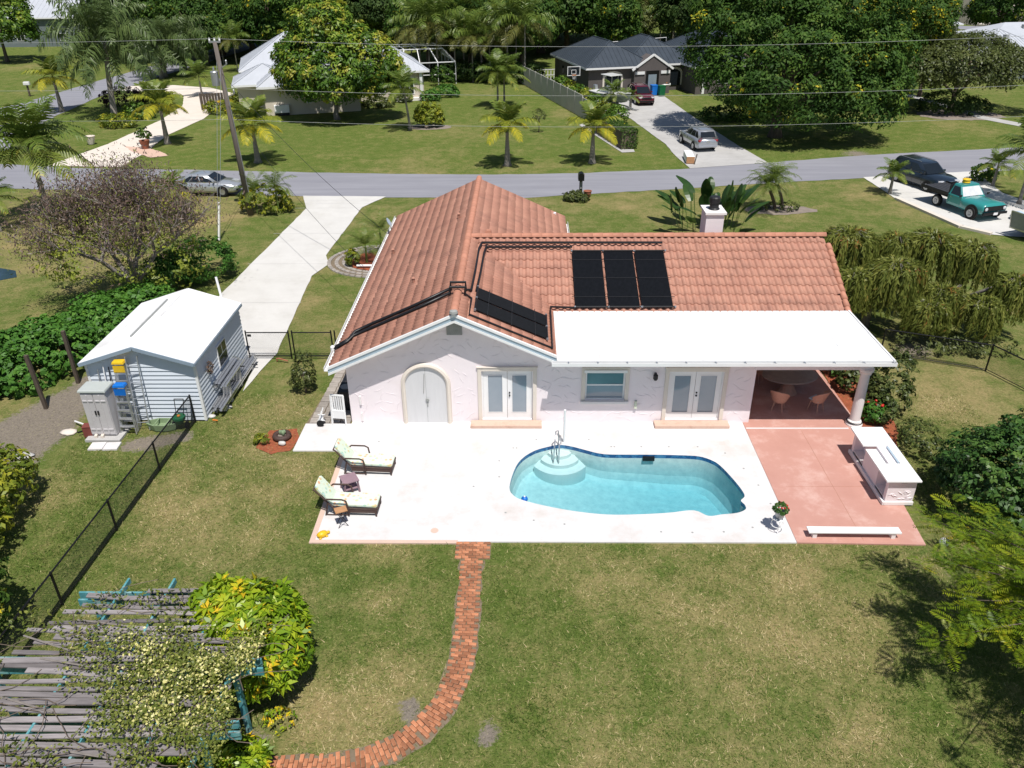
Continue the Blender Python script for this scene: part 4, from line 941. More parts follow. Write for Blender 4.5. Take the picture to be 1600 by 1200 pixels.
# potted flowers on a wire stand
t_ = thing('plant_stand', 'white wire plant stand at the edge of the pink patio', 'plant stand', (7.58, 18.75, 0))
for k in range(3):
    a = k * 2.094 + .4; MB().tube([(.15 * math.cos(a), .15 * math.sin(a), .46), (.2 * math.cos(a), .2 * math.sin(a), .25), (.12 * math.cos(a), .12 * math.sin(a), .1), (.2 * math.cos(a), .2 * math.sin(a), 0)], .012, 5).build('leg', 'white_paint', t_)
for r, z in ((.17, .46), (.2, .24)): MB().tube([(r * math.cos(q), r * math.sin(q), z) for q in np.linspace(0, 6.2832, 22)], .012, 5, cap=False).build('ring', 'white_paint', t_)
MB().lathe([(.16, 0), (.16, .015)], 14, (0, 0, .45)).build('plate', 'white_paint', t_)
t_ = thing('potted_plant', 'grey pot of leafy red geraniums on the white wire stand', 'potted plant', (7.58, 18.75, .466))
MB().lathe([(.1, 0), (.15, .2), (.165, .25), (.15, .25), (.13, .2)], 16).build('pot', 'grey_metal', t_)
P, N, S, T = crown_cloud([(0, 0, .34, .2, .2, .15)], 55, 9, .05, .07, lower=-.3); inst('leaves', leaf_mesh('leaves', P, N, S, T, 'leaf_gloss', .8), t_, kind='stuff')
for k in range(9):
    a = RNG.uniform(0, 6.28); r = RNG.uniform(.05, .2); MB().blob((r * math.cos(a) + .03, r * math.sin(a), .46 + RNG.uniform(-.05, .05)), (.03, .03, .022), 6, 4, .2, k).build('flower', 'flower_red', t_)
# white plank seat at the edge of the patio
t_ = thing('plank_bench', 'low white plank bench lying along the front edge of the pink patio', 'bench', (9.75, 18.5, 0), R(-.6))
MB().box((-1.35, -.14, .19), (1.35, .14, .24)).build('seat', 'white_paint', t_, bevel=.006)
for x in (-1.15, 1.15): MB().rbox((x, 0, .095), (.12, .22, .19)).build('leg', 'stucco_white', t_)
# outdoor bar counter
bar = thing('bar_counter', 'white topped pink stucco bar counter on the patio', 'bar counter', (11.68, 21.45, 0))
y0, y1 = -1.44, 1.44
MB().box((-.42, y0, .0), (.44, y0 + .16, .93)).box((-.42, y1 - .16, 0), (.44, y1, .93)).box((-.1, y0 + .16, 0), (.44, y1 - .16, .93)).box((-.42, -.65, 0), (-.1, .45, .78)).build('body', 'stucco', bar)
MB().box((-.47, y0 - .05, 0), (.47, y0 - .002, .14)).box((-.5, y0 - .05, 0), (-.422, y1 + .04, .14)).build('plinth', 'stucco_white', bar, bevel=.02)
mb = MB()
mb.box((-.57, y0 - .13, .93), (.5, -.62, .99)).box((-.57, .42, .93), (.5, y1 + .1, .99)).box((.22, -.618, .93), (.5, .418, .99)); mb.build('counter', 'white_paint', bar, bevel=.008)
MB().box((-.46, -.618, .79), (.16, .418, .84)).build('serving_shelf', 'white_paint', bar)
MB().box((.162, -.55, .842), (.218, .35, .985)).build('splashback', 'fascia_blue', bar)
for a, b in ((y0 + .16, -.65), (.45, y1 - .16)):
    MB().box((-.4, a, .16), (-.102, b, .2)).build('shelf', 'stucco_white', bar)
rg = random.Random(9); mb = MB()
for k in range(14):
    x, z = rg.uniform(-.35, .4), rg.uniform(.2, .85); a = rg.uniform(-1, 1); mb.tube([(x - .1 * math.cos(a), y0 - .004, z - .1 * math.sin(a)), (x, y0 - .006, z + .02), (x + .1 * math.cos(a), y0 - .004, z + .1 * math.sin(a))], [.006, .018, .005], 5)
mb.build('stucco_relief', 'stucco', bar, smooth=True, kind='stuff')
# wicker dining set under the lanai
tb = thing('dining_table', 'oval stone topped dining table in the shade of the covered patio', 'table', (10.3, 27.15, 0), R(4))
MB().lathe([(.93, 0), (.97, .02), (.97, .05), (.93, .07)], 28, (0, 0, .7), M=Matrix.Diagonal((1.1, .78, 1, 1))).build('tabletop', 'stone_top', tb); MB().lathe([(.4, 0), (.32, .1), (.2, .35), (.32, .7)], 14).build('pedestal', 'wicker_pink', tb)
def wchair(label, x, y, rz, pad):
    c = thing('wicker_chair', label, 'chair', (x, y, 0), rz, 'wicker chairs around the covered dining table')
    MB().lathe([(.24, 0), (.26, .03), (.24, .06)], 14, (0, 0, .42)).build('seat', 'wicker_pink', c)
    if pad: MB().rbox((.02, 0, .5), (.42, .42, .05)).build('pad', 'fascia_blue', c, bevel=.015)
    n = 15; lo, hi = [], []
    for k in range(n):
        a = math.pi * .5 + math.pi * k / (n - 1); q = math.sin(math.pi * k / (n - 1)); lo.append((.25 * math.cos(a), .27 * math.sin(a), .46)); hi.append((.33 * math.cos(a) - .12 * q, .34 * math.sin(a), .66 + .32 * q ** .7))
    MB().loft([lo, hi], cap=False, closed=False).loft([[(x_ * .93, y_ * .93, z_) for x_, y_, z_ in lo], [(x_ * .95, y_ * .95, z_) for x_, y_, z_ in hi]], cap=False, closed=False).build('backrest', 'wicker_pink', c, smooth=True)
    MB().tube(hi, .025, 6).build('rim_rail', 'wicker_pink', c, smooth=True)
    for a in (.7, 2.4, 3.9, 5.5): MB().tube([(.2 * math.cos(a), .2 * math.sin(a), .43), (.29 * math.cos(a), .29 * math.sin(a), 0)], .02, 6).build('leg', 'wicker_pink', c)
wchair('pink wicker tub chair pulled out nearest the house wall', 9.55, 25.75, R(62), False)
wchair('pink wicker tub chair with a blue seat pad near the column', 10.95, 25.72, R(125), True)
wchair('shaded wicker chair on the far side of the oval table', 9.3, 28.0, R(-40), False)
wchair('shaded wicker chair against the rear wall of the covered patio', 11.0, 28.35, R(-110), False)
t_ = thing('planter_box', 'white planter box at the far corner of the covered patio', 'planter', (12.75, 29.3, 0)); MB().box((-.4, -.3, 0), (.4, .3, .5)).build('box', 'white_paint', t_); MB().box((-.35, -.25, .5), (.35, .25, .503)).build('soil', 'soil', t_)
# white plastic chairs by the house corner
t_ = thing('garden_chair', 'white plastic slatted chair leaning against the house corner', 'chair', (-6.75, 24.75, 0), R(-8))
for k in range(6): MB().rbox((-.2 + k * .08, -.05 + .0, .85), (.05, .03, .75)).build('back_slat', 'white_paint', t_)
MB().rbox((0, -.05, 1.23), (.5, .05, .07)).build('top_rail', 'white_paint', t_, bevel=.01); MB().rbox((0, -.07, .45), (.5, .06, .35)).build('seat', 'white_paint', t_, bevel=.01)
for s in (-1, 1): MB().beam((s * .24, -.05, 1.22), (s * .26, -.14, 0), .05, .05).build('leg', 'white_paint', t_)
t_ = thing('hose_reel', 'white hose reel cart beside the white chair', 'hose reel', (-7.35, 24.7, 0))
MB().lathe([(.15, 0), (.15, .03), (.08, .04), (.08, .2), (.15, .21), (.15, .24)], 14, (-.1, .15, .35), M=Matrix.Rotation(R(90), 4, 'X') @ Matrix.Rotation(R(60), 4, 'X')).build('drum', 'white_paint', t_)
for s in (0, .26): MB().beam((-.25, -.05 + s - .08, 0), (-.02, s - .08, .6), .04, .04).build('stand', 'white_paint', t_)
MB().lathe([(.13, 0), (.13, .05)], 12, (-.1, -.12, .13), M=Matrix.Rotation(R(90), 4, 'X')).build('wheel', 'tyre', t_)
t_ = thing('ac_unit', 'dark air conditioner unit beside the house corner', 'air conditioner', (-6.75, 26.1, 0)); MB().rbox((0, 0, .4), (.5, .8, .8)).build('case', 'dark_metal', t_, bevel=.02); MB().lathe([(.2, 0), (.2, .02)], 16, (0, 0, .8)).build('fan_grille', 'vent_grey', t_)
# mulch bed things
t_ = thing('tyre_planter', 'brown round tyre planter with a small cactus in the red mulch', 'planter', (*G(441, 684).xy, 0)); MB().tube([(.24 * math.cos(q), .24 * math.sin(q), .09) for q in np.linspace(0, 6.2832, 20)], .1, 8, cap=False).build('tyre', 'wicker_dark', t_, smooth=True); MB().lathe([(.2, 0), (.2, .02)], 12, (0, 0, .08)).build('soil', 'soil', t_)
for k in range(5): MB().blob((RNG.uniform(-.09, .09), RNG.uniform(-.09, .09), .2), (.06, .05, .1), 8, 5, .1, k).build('cactus', 'pale_green', t_, smooth=True)
t_ = thing('white_stone', 'pale round stone on the red mulch', 'stone', (*G(441, 695).xy, 0)); MB().blob((0, 0, .06), (.14, .1, .09), 9, 6, .12, 3).build('stone', 'ceramic', t_, smooth=True)
t_ = thing('standpipe', 'bent copper standpipe on the lawn by the gate', 'pipe', (*G(433, 564).xy, 0)); MB().tube([(0, 0, 0), (0, 0, .12), (.1, 0, .12), (.5, -.12, .06)], .03, 6).build('pipe', 'terracotta', t_)
# ---------------------------------------------------------------- the shed and its clutter
shed = thing('shed', 'pale blue sided garden shed with a white metal roof', 'shed', (-13.78, 25.02, 0))
HW, D, EZ, PZ = 1.95, 5.0, 2.42, 3.02
def lap(b, x0, x1, y, z0, zt, n=(0, -1)):
    """overlapping siding boards on a wall along X; zt(x) = top"""
    z = z0
    while z < PZ:
        zz = min(z + .172, PZ)
        a0, a1 = x0, x1
        # clip under the gable
        if zz > EZ:
            f = max(0, (PZ - zz) / (PZ - EZ)); a0, a1 = x0 * f, x1 * f
            if a1 - a0 < .05: break
        b.quad((a0, y - .042, z), (a1, y - .042, z), (a1, y - .004, zz), (a0, y - .004, zz)); b.quad((a0, y - .004, z), (a1, y - .004, z), (a1, y - .042, z), (a0, y - .042, z)); z = zz
b = MB(); lap(b, -HW, HW, 0, .02, None); b.build('siding', 'siding', shed, kind='stuff')
b = MB(); z = .02
while z < EZ - .02:
    zz = min(z + .172, EZ)
    b.quad((HW + .042, 0, z), (HW + .042, D, z), (HW + .004, D, zz), (HW + .004, 0, zz)); b.quad((HW + .004, 0, z), (HW + .004, D, z), (HW + .042, D, z), (HW + .042, 0, z)); z = zz
b.build('siding', 'siding', shed, kind='stuff')
MB().box((-HW, 0, 0), (HW, D, EZ)).prism([(-HW, EZ), (HW, EZ), (0, PZ)], -D, -.001, M=Matrix(((1, 0, 0, 0), (0, 0, -1, 0), (0, 1, 0, 0), (0, 0, 0, 1)))).build('wall', 'siding', shed)
for x in (-HW, HW): MB().rbox((x, -.0, EZ / 2), (.09, .09, EZ)).build('corner_board', 'white_paint', shed)
rb_ = MB(); e = .12; pz = PZ + .1; ez = EZ + .04
for s in (-1, 1):
    rb_.plate((s * (HW + e), -.25, ez), (0, -.25, pz), (0, D + .15, pz), (s * (HW + e), D + .15, ez), .04 * (-1 if s < 0 else 1) * -1)
rs = rb_.build('roof', 'roof_white', shed)
rg = random.Random(2)
for s in (-1, 1):
    for k in range(int((D + .4) / .2)):
        y = -.2 + k * .2; MB().beam((s * (HW + e), y, ez + .03), (s * .02, y, pz + .03), .025, .012).build('rib', 'roof_white', rs)
for s in (-1, 1): MB().beam((s * (HW + e), -.265, ez - .03), (0, -.265, pz - .03), .03, .13).build('barge_board', 'blue_trim', shed)
MB().box((HW + e, -.25, ez - .1), (HW + e + .025, D + .15, ez + .0)).build('fascia', 'blue_trim', shed)
MB().beam((-.55, .9, pz - .1), (-.55, 4.3, pz - .1), .06, .05).build('ridge_batten', 'vent_grey', shed)
wn = MB().box((HW + .03, 2.0, 1.1), (HW + .07, 2.95, 2.0)).build('window', 'white_paint', shed)
for (ya, yb, za, zb_) in ((2.06, 2.46, 1.56, 1.95), (2.5, 2.9, 1.56, 1.95)):
    MB().box((HW + .071, ya, za), (HW + .076, yb, zb_)).build('pane', 'glass_dark', wn)
MB().box((HW + .071, 2.06, 1.15), (HW + .076, 2.9, 1.52)).build('pane', 'glass_dark', wn)
MB().tube([(1.35, 5.1, 2.4), (1.2, 5.25, 3.6)], .05, 7).build('vent_pipe', 'white_paint', shed)
# bundles of gutter lengths on the side of the shed
def bundle(label, ya, yb, z, n, x=-11.72):
    t_ = thing('gutter_bundle', label, 'gutter lengths', (x, 0, 0), 0, 'gutter lengths stored along the shed')
    rg = random.Random(int(ya * 10))
    for k in range(n):
        cx_, cz = .08 + .12 * (k % 4), z + .1 * (k // 4); o = rg.uniform(-.15, .15); a = [(cx_ - .05, cz + .07), (cx_ - .045, cz), (cx_ + .045, cz), (cx_ + .055, cz + .07)]
        MB().loft([[(p, ya + o, q) for p, q in a], [(p, yb + o, q) for p, q in a]], cap=False, closed=False).build('gutter_length', 'bright_metal', t_)
    for y in (ya + .5, yb - .5): MB().box((-.03, y, z - .04), (.62, y + .05, z - .012)).build('bracket', 'dark_metal', t_)
    for y in (ya + .4, yb - .6): MB().rbox((.3, y, (z - .04) / 2), (.3, .15, z - .05)).build('block', 'old_concrete', t_)
bundle('lower stack of long white gutter lengths beside the shed wall', 25.3, 29.6, .18, 8)
bundle('short upper stack of gutter lengths under the shed window', 26.0, 28.2, .85, 6)
t_ = thing('wreath', 'dried flower wreath hanging on the shed wall by its window', 'wreath', (-11.74, 25.95, 1.72))
P = np.array([(RNG.uniform(0, .12), .2 * math.cos(a) * RNG.uniform(.5, 1.2), .22 * math.sin(a) * RNG.uniform(.5, 1.2)) for a in RNG.uniform(0, 6.28, 160)]); inst('foliage', leaf_mesh('wreath', P, RNG.normal(size=(160, 3)) + (1, 0, 0), np.full(160, .09), RNG.uniform(.2, .8, 160), 'leaf_brown'), t_)
# resin cabinet
t_ = thing('resin_cabinet', 'tall pale grey resin garden cabinet with double doors', 'cabinet', (-15.08, 24.1, .06))
MB().rbox((0, .05, .9), (.9, .62, 1.78)).build('body', 'resin', t_, bevel=.02); MB().rbox((0, .03, 1.84), (1.0, .74, .1), 0, 0, .94).build('lid', 'resin_lid', t_, bevel=.03)
for s in (-1, 1):
    d = MB().rbox((s * .222, -.275, .9), (.42, .035, 1.66)).rbox((s * .222, -.3, .9), (.06, .02, 1.6)).rbox((s * .222, -.3, 1.45), (.36, .03, .07)).rbox((s * .222, -.3, .28), (.36, .03, .07)).build('door', 'resin', t_, bevel=.012); MB().rbox((s * .05, -.31, .98), (.045, .04, .16)).build('handle', 'dark_metal', d)
for k, (px, py) in enumerate(((152, 697), (175, 697))):
    p = G(px, py); MB().rbox((p.x, p.y, -.02), (.5, .45, .08), R(4)).build('paving_slab', 'deck', None, kind='structure')
p = G(163, 686); MB().rbox((-15.05, 24.05, .0), (1.25, 1.0, .1)).build('paving_slab', 'old_concrete', None, kind='structure')
for px, py, lb in ((152, 684, 'small pale brick in front of the left cabinet door'), (162, 684, 'small pale brick in front of the right cabinet door')):
    tag(MB().rbox((0, 0, .06), (.1, .22, .1), .2).build('brick', 'cream_paving', None, loc=(*G(px, py).xy, .04), bevel=.008), lb, 'brick')
# step ladders
def ladder(label, x, y, h, cap_mat, lean=.0, rz=0):
    t_ = thing('step_ladder', label, 'ladder', (x, y, 0), rz, 'folded step ladders leaning against the shed'); wb, wt = .27, .17
    for s in (-1, 1):
        MB().beam((s * wb, 0, 0), (s * wt, lean, h), .035, .085).build('side_rail', 'bright_metal', t_); MB().beam((s * wb * .95, .13, 0), (s * wt, lean + .08, h), .03, .05).build('rear_rail', 'bright_metal', t_)
    n = int(h / .31)
    for k in range(1, n): f = k * .31 / h; MB().rbox((0, lean * f - .01, k * .31), (2 * (wb + (wt - wb) * f), .1, .045)).build('tread', 'bright_metal', t_)
    MB().rbox((0, lean + .03, h + .04), (.44, .3, .1), 0, 0, .85).build('top_cap', cap_mat, t_, bevel=.02)
    MB().rbox((0, lean * .9 - .05, h - .2), (.4, .04, .25)).build('label_plate', cap_mat, t_)
ladder('aluminium step ladder with a yellow top, the taller of the pair', -14.35, 24.45, 2.55, 'yellow_plastic', .25)
ladder('aluminium step ladder with a blue top, standing in front', -14.3, 24.05, 1.85, 'blue_plastic', .22)
t_ = thing('extension_ladder', 'tall aluminium extension ladder leaning against the shed', 'ladder', (-13.85, 24.3, 0), R(8))
for s in (-1, 1): MB().beam((s * .2, 0, 0), (s * .2, .55, 2.75), .03, .08).build('side_rail', 'bright_metal', t_)
for k in range(1, 9): MB().tube([(-.2, .55 * k * .3 / 2.75, k * .3), (.2, .55 * k * .3 / 2.75, k * .3)], .017, 6).build('rung', 'bright_metal', t_)
# long handled tools behind the cabinet
for k, (dx, h, m, lb) in enumerate(((0, 2.35, 'white_paint', 'tall white pole standing behind the cabinet'), (.18, 2.3, 'dark_metal', 'dark handled rake standing right behind the cabinet lid'), (-.22, 2.2, 'grey_metal', 'thin metal rod standing at the left behind the cabinet'), (.42, 1.95, 'black_paint', 'short black handled tool standing beside the yellow topped ladder'))):
    tag(MB().tube([(0, 0, 0), (RNG.uniform(-.05, .05), .3, h)], .02, 6).build('garden_tool', m, None, loc=(-15.1 + dx, 24.6, 0)), lb, 'garden tool')
# things on the ground by the shed
t_ = thing('planter_tub', 'empty pale green octagonal planter beside the shed wall', 'planter', (-13.2, 24.45, 0)); o = [(.6 * math.cos(q) * (1 if k % 2 else 1), .3 * math.sin(q)) for k, q in enumerate(np.linspace(.39, 6.67, 9)[:-1])]
MB().loft([[(x * .85, y * .85, 0) for x, y in o], [(x, y, .26) for x, y in o], [(x * .88, y * .85, .26) for x, y in o], [(x * .8, y * .78, .08) for x, y in o]], cap=True).build('tub', 'pale_green', t_)
for s in (-.2, .2): MB().beam((s, -.25, .27), (s, .25, .27), .04, .02).build('slat', 'pale_green', t_)
t_ = thing('lawn_spreader', 'green lawn spreader with a black handle by the fence end', 'spreader', (-12.55, 24.45, 0)); MB().lathe([(.1, .2), (.24, .42), (.24, .5), (.2, .5)], 10).build('hopper', 'green_plastic', t_)
for s in (-1, 1): MB().lathe([(.14, -.03), (.14, .03)], 12, (s * .24, 0, .14), M=Matrix.Rotation(R(90), 4, 'Y')).build('wheel', 'black_paint', t_); MB().tube([(s * .12, .05, .3), (s * .17, .3, 1.05)], .015, 5).build('handle_bar', 'black_paint', t_)
MB().tube([(-.17, .3, 1.05), (.17, .3, 1.05)], .018, 5).build('grip', 'black_paint', t_); MB().blob((0, 0, .52), (.06, .06, .05), 8, 5).build('knob', 'orange', t_)
t_ = thing('junk_box', 'rusty red tin box at the left foot of the cabinet', 'box', (*G(139, 682).xy, 0)); MB().rbox((0, .1, .2), (.3, .3, .4), .15).build('box', 'red_box', t_); MB().rbox((0, .1, .41), (.32, .32, .03), .15).build('lid', 'red_box', t_)
for k, (px, py, px2, py2, m, lb) in enumerate(((117, 658, 134, 664, 'white_paint', 'white plastic pipe offcut lying left of the cabinet'), (122, 676, 136, 671, 'black_paint', 'black pipe offcut lying beside the red tin box'), (332, 656, 340, 657, 'orange', 'small orange stake lying by the shed corner'))):
    a, b_ = G(px, py, .1), G(px2, py2, .22 if k < 2 else .03); tag(MB().tube([a, b_], .03, 6).build('pipe_offcut', m), lb, 'pipe')
for k, (px, py, s, lb) in enumerate(((107, 675, .3, 'flat tan stepping stone on the bare soil left of the cabinet'), (38, 712, .35, 'grey flat stone at the far left edge of the lawn'), (331, 650, .16, 'white stone at the end of the gutter stack'), (216, 650, .2, 'reddish stone by the foot of the long ladder'), (357, 636, .15, 'small white stone beside the gutter stack'))):
    tag(MB().blob((0, 0, 0), (s, s * .7, .07), 9, 5, .15, k).build('stone', ('cream_paving', 'old_concrete', 'ceramic', 'terracotta', 'ceramic')[k], None, True, loc=(*G(px, py).xy, .0)), lb, 'stone')
for k, (b_, tp, lb) in enumerate(((G(72, 637), (40, 555), 'leaning weathered timber post nearer the left picture edge'), (G(122, 597), (98, 517), 'leaning weathered timber post nearer the shed'))):
    d_ = FW * 1240 + RR * (tp[0] - 800) - UU * (tp[1] - 600); q = d_ * (b_.y / d_.y) + Vector((0, 0, CAM_H)); tag(MB().beam(b_ - Vector((0, 0, .1)), q, .13, .13).build('timber_post', 'wood_post', None, bevel=.012), lb, 'post')
b_ = G(135, 545); tag(MB().tube([b_, b_ + Vector((-.12, 0, 1.4))], .03, 6).build('metal_post', 'grey_metal'), 'thin galvanised post standing before the hedge', 'post')
tag(MB().rbox((0, 0, .5), (.7, .5, 1.0), .2).rbox((0, -.26, .5), (.5, .02, .8), .2).build('white_cabinet', 'white_paint', None, loc=(-16.35, 29.6, 0)), 'white cabinet standing behind the shed beside the hedge', 'cabinet')
# ---------------------------------------------------------------- fences
def chain_fence(name, label, pts, h=1.1, post_every=3.05, cell_=.07):
    f = thing(name, label, 'fence', (0, 0, 0)); pts = [Vector((p[0], p[1], 0)) for p in pts]
    for i in range(len(pts) - 1):
        a, b = pts[i], pts[i + 1]; d = b - a; L = d.length; n = max(1, round(L / post_every)); d.normalize()
        for k in range(n + (1 if i == len(pts) - 2 else 0)):
            p = a + d * (L * k / n); MB().lathe([(.035, -.1), (.035, h + .02), (.02, h + .05)], 8, p).build('post', 'black_paint', f)
        MB().tube([a + Vector((0, 0, h)), b + Vector((0, 0, h))], .026, 6).build('top_rail', 'black_paint', f); MB().tube([a + Vector((0, 0, .06)), b + Vector((0, 0, .06))], .016, 5).build('bottom_rail', 'black_paint', f)
        mb = MB(); n_ = Vector((-d.y, d.x, 0)); m_ = int(L / cell_); r = .0035
        for k in range(-int(h / cell_), m_):
            for s in (1, -1):
                s0, s1 = k * cell_, k * cell_ + h
                za, zb_ = (0.05, h) if s > 0 else (h, .05)
                u0, u1 = max(0, s0), min(L, s1)
                if u1 - u0 < .05: continue
                f0, f1 = (u0 - s0) / h, (u1 - s0) / h
                p, q = a + d * u0 + Vector((0, 0, za + (zb_ - za) * f0)), a + d * u1 + Vector((0, 0, za + (zb_ - za) * f1))
                o = Vector((0, 0, r)); e_ = n_ * r
                mb.add([p - e_, p + o, p + e_, q - e_, q + o, q + e_], [(0, 1, 4, 3), (1, 2, 5, 4), (2, 0, 3, 5)])
        mb.build('wire_mesh', 'black_paint', f, kind='stuff')
    return f
chain_fence('chain_link_fence', 'black chain link fence running from the shed down the left lawn', [(-12.2, 24.9), (-12.42, 15.6), (-12.55, 11.5)])
chain_fence('chain_link_fence', 'black chain link fence behind the weeping trees on the right', [(15.2, 30.4), (18.9, 28.9), (20.3, 25.5), (21.5, 22)], 1.15)
g_ = thing('garden_gate', 'black chain link gate across the end of the driveway', 'gate', (0, 0, 0))
for x in (-11.7, -9.9, -9.75, -8.1, -7.95): MB().lathe([(.032, 0), (.032, 1.28), (.02, 1.32)], 8, (x, 30.0, 0)).build('post', 'black_paint', g_)
for x0, x1 in ((-11.67, -9.93), (-9.72, -8.13)):
    for z in (.12, 1.22): MB().tube([(x0, 30, z), (x1, 30, z)], .024, 6).build('rail', 'black_paint', g_)
    mb = MB(); k = x0 - 1.1
    while k < x1:
        for s in (1, -1):
            u0, u1 = max(x0, k), min(x1, k + 1.1)
            if u1 - u0 > .05:
                f0, f1 = (u0 - k) / 1.1, (u1 - k) / 1.1; za, zb_ = (.12, 1.22) if s > 0 else (1.22, .12); p, q = (u0, za + (zb_ - za) * f0), (u1, za + (zb_ - za) * f1); r = .003
                mb.add([(p[0], 30 - r, p[1]), (p[0], 30, p[1] + r), (p[0], 30 + r, p[1]), (q[0], 30 - r, q[1]), (q[0], 30, q[1] + r), (q[0], 30 + r, q[1])], [(0, 1, 4, 3), (1, 2, 5, 4), (2, 0, 3, 5)])
        k += .075
    mb.build('wire_mesh', 'black_paint', g_, kind='stuff')
MB().rbox((-11.55, 29.96, 1.1), (.16, .02, .1)).build('latch_plate', 'dark_metal', g_)
# ---------------------------------------------------------------- pergola
pg = thing('pergola', 'weathered grey slatted pergola with teal beams over the near lawn', 'pergola', (0, 0, 0))
PZ_ = 2.2
for y in (13.72, 11.75, 10.2, 8.6):
    for s, dx in ((-.12, .04), (.12, -.06)): MB().beam((-10.45 - (1.5 if y < 12 else 0) + dx, y + s, PZ_ - .16), (-5.55 + dx, y + s + (.0), PZ_ - .16), .05, .2).build('beam', 'teal_paint', pg)
for x in (-9.6, -8.5, -7.2, -6.2): MB().beam((x, 8.2, PZ_ - .02), (x + .15, 14.2 if x in (-9.6, -8.5) else 13.6, PZ_ - .02), .05, .14).build('rafter', 'teal_paint', pg)
for x, y in ((-6.2, 11.75), (-10.1, 13.7), (-6.2, 13.7), (-11.4, 11.75), (-11.4, 10.2), (-6.2, 9.9)): MB().beam((x, y, -.1), (x, y, PZ_ - .26), .11, .11).build('post', 'teal_paint', pg)
rg = random.Random(21); sl = []
for k in range(31):
    y = 13.75 - k * .185 + rg.uniform(-.02, .02); xa = -10.0 - min(2.2, max(0, 13.6 - y) * .62) + rg.uniform(-.35, .3); xb_ = -6.0 + rg.uniform(-.4, .15)
    if rg.random() < .25: xb_ -= rg.uniform(.5, 1.6)
    if rg.random() < .22: xa += rg.uniform(.4, 1.3)
    sag = rg.uniform(-.06, .03); b = MB(); w_ = rg.uniform(.08, .15); tw = rg.uniform(-.06, .06); tz = rg.uniform(-.05, .05); n = 5; pts = [(xa + (xb_ - xa) * i / n, y + tw * (i / n - .5) * 3 + rg.uniform(-.015, .015), PZ_ + .085 + tz * (i / n - .5) + sag * math.sin(math.pi * i / n) + rg.uniform(-.012, .012)) for i in range(n + 1)]
    b.loft([[(px, py - w_ / 2, pz - .016), (px, py + w_ / 2, pz - .016), (px, py + w_ / 2, pz + .016), (px, py - w_ / 2, pz + .016)] for px, py, pz in pts]); b.build('slat', 'wood_grey', pg)
for k in range(7):
    a = (rg.uniform(-11, -8), rg.uniform(9.5, 13), PZ_ + .13); q = rg.uniform(-.5, .5); MB().tube([a, (a[0] + 1.3 * math.cos(q), a[1] + 1.3 * math.sin(q), PZ_ + .14)], .02, 5).build('dry_stem', 'grey_bark', pg)
# ---------------------------------------------------------------- planting near the house
# pale flowered vine over the pergola
rng = np.random.default_rng(5)
def vine_density(x, y):
    return np.clip((x + 9.6 + (y - 11) * .35) / 2.6, 0, 1) * np.clip((12.9 - y) / 1.1, 0, 1) * np.clip(1.4 - np.abs((y - 11.2 + (x + 7.5) * -.25)) / 2.6, 0, 1)
n = 95000; x = rng.uniform(-12, -5.6, n); y = rng.uniform(8, 13.7, n); d = vine_density(x, y); cl = lattice(77, x, y, .55); keep = rng.random(n) < d * np.clip((cl - .30) * 2.6, 0, 1) * .62; x, y, d = x[keep], y[keep], d[keep]
hh = lattice(78, x, y, .7); z = PZ_ + .12 + rng.random(len(x)) * (.08 + .32 * hh)
P = np.stack([x, y, z], -1); N = np.stack([rng.normal(size=len(x)) * .5, rng.normal(size=len(x)) * .5 - .2, np.ones(len(x))], -1)
T = np.clip(.28 + .3 * (z - PZ_ - .12) + rng.normal(size=len(x)) * .13 + (rng.random(len(x)) < .30 * np.clip(d * 1.3, 0, 1) * (lattice(79, x, y, .8) > .42)) * .45, 0, 1)
vine = thing('climbing_vine', 'pale yellow flowered vine sprawling over the grey pergola slats', 'vine', (0, 0, 0))
inst('foliage', leaf_mesh('vine', P, N, rng.uniform(.035, .09, len(x)), T, 'leaf_vine', .7, rng=rng), vine, kind='stuff')
n = 3800; x = rng.uniform(-11.6, -6, n); y = rng.uniform(9, 13.7, n); k = lattice(91, x, y, .8) > .55; x, y = x[k], y[k]
inst('foliage', leaf_mesh('vine2', np.stack([x, y, PZ_ + .1 + rng.random(len(x)) * .2], -1), rng.normal(size=(len(x), 3)) * .6 + (0, 0, 1), rng.uniform(.06, .15, len(x)), rng.uniform(.05, .5, len(x)), 'leaf_vine', .4, rng=rng), vine, kind='stuff')
mb = MB(); rg = random.Random(8)
for k in range(60):
    p = Vector((rg.uniform(-11, -6), rg.uniform(9, 13.4), PZ_ + .12)); pts = [p]; a = rg.uniform(0, 6.28)
    for _ in range(5): a += rg.uniform(-.6, .6); p = p + Vector((math.cos(a) * .3, math.sin(a) * .3, rg.uniform(-.02, .05))); pts.append(p)
    mb.tube(pts, .009, 4)
mb.build('stems', 'bark', vine, kind='stuff')
# rosette leaves (schefflera): seven leaflets round a stalk
def rosettes(name, P, N, S, T, mat, rng, k=7, aspect=.36):
    n = len(P); N = N / np.linalg.norm(N, axis=1, keepdims=True); a = rng.normal(size=(n, 3)); D = a - N * np.sum(a * N, 1, keepdims=True); D /= np.linalg.norm(D, axis=1, keepdims=True); W = np.cross(N, D); V = []; TT = []
    for j in range(k):
        q = 2 * math.pi * j / k; d = D * math.cos(q) + W * math.sin(q); w_ = -D * math.sin(q) + W * math.cos(q); s = (S * rng.uniform(.85, 1.15, n))[:, None]
        V.append(np.stack([P + d * s * .08, P + d * s * .5 - w_ * s * aspect * .5 + N * s * .05, P + d * s - N * s * .28, P + d * s * .5 + w_ * s * aspect * .5 + N * s * .05], 1)); TT.append(T + rng.normal(size=n) * .05)
    return quads_mesh(name, np.concatenate(V), np.concatenate(TT), mat)
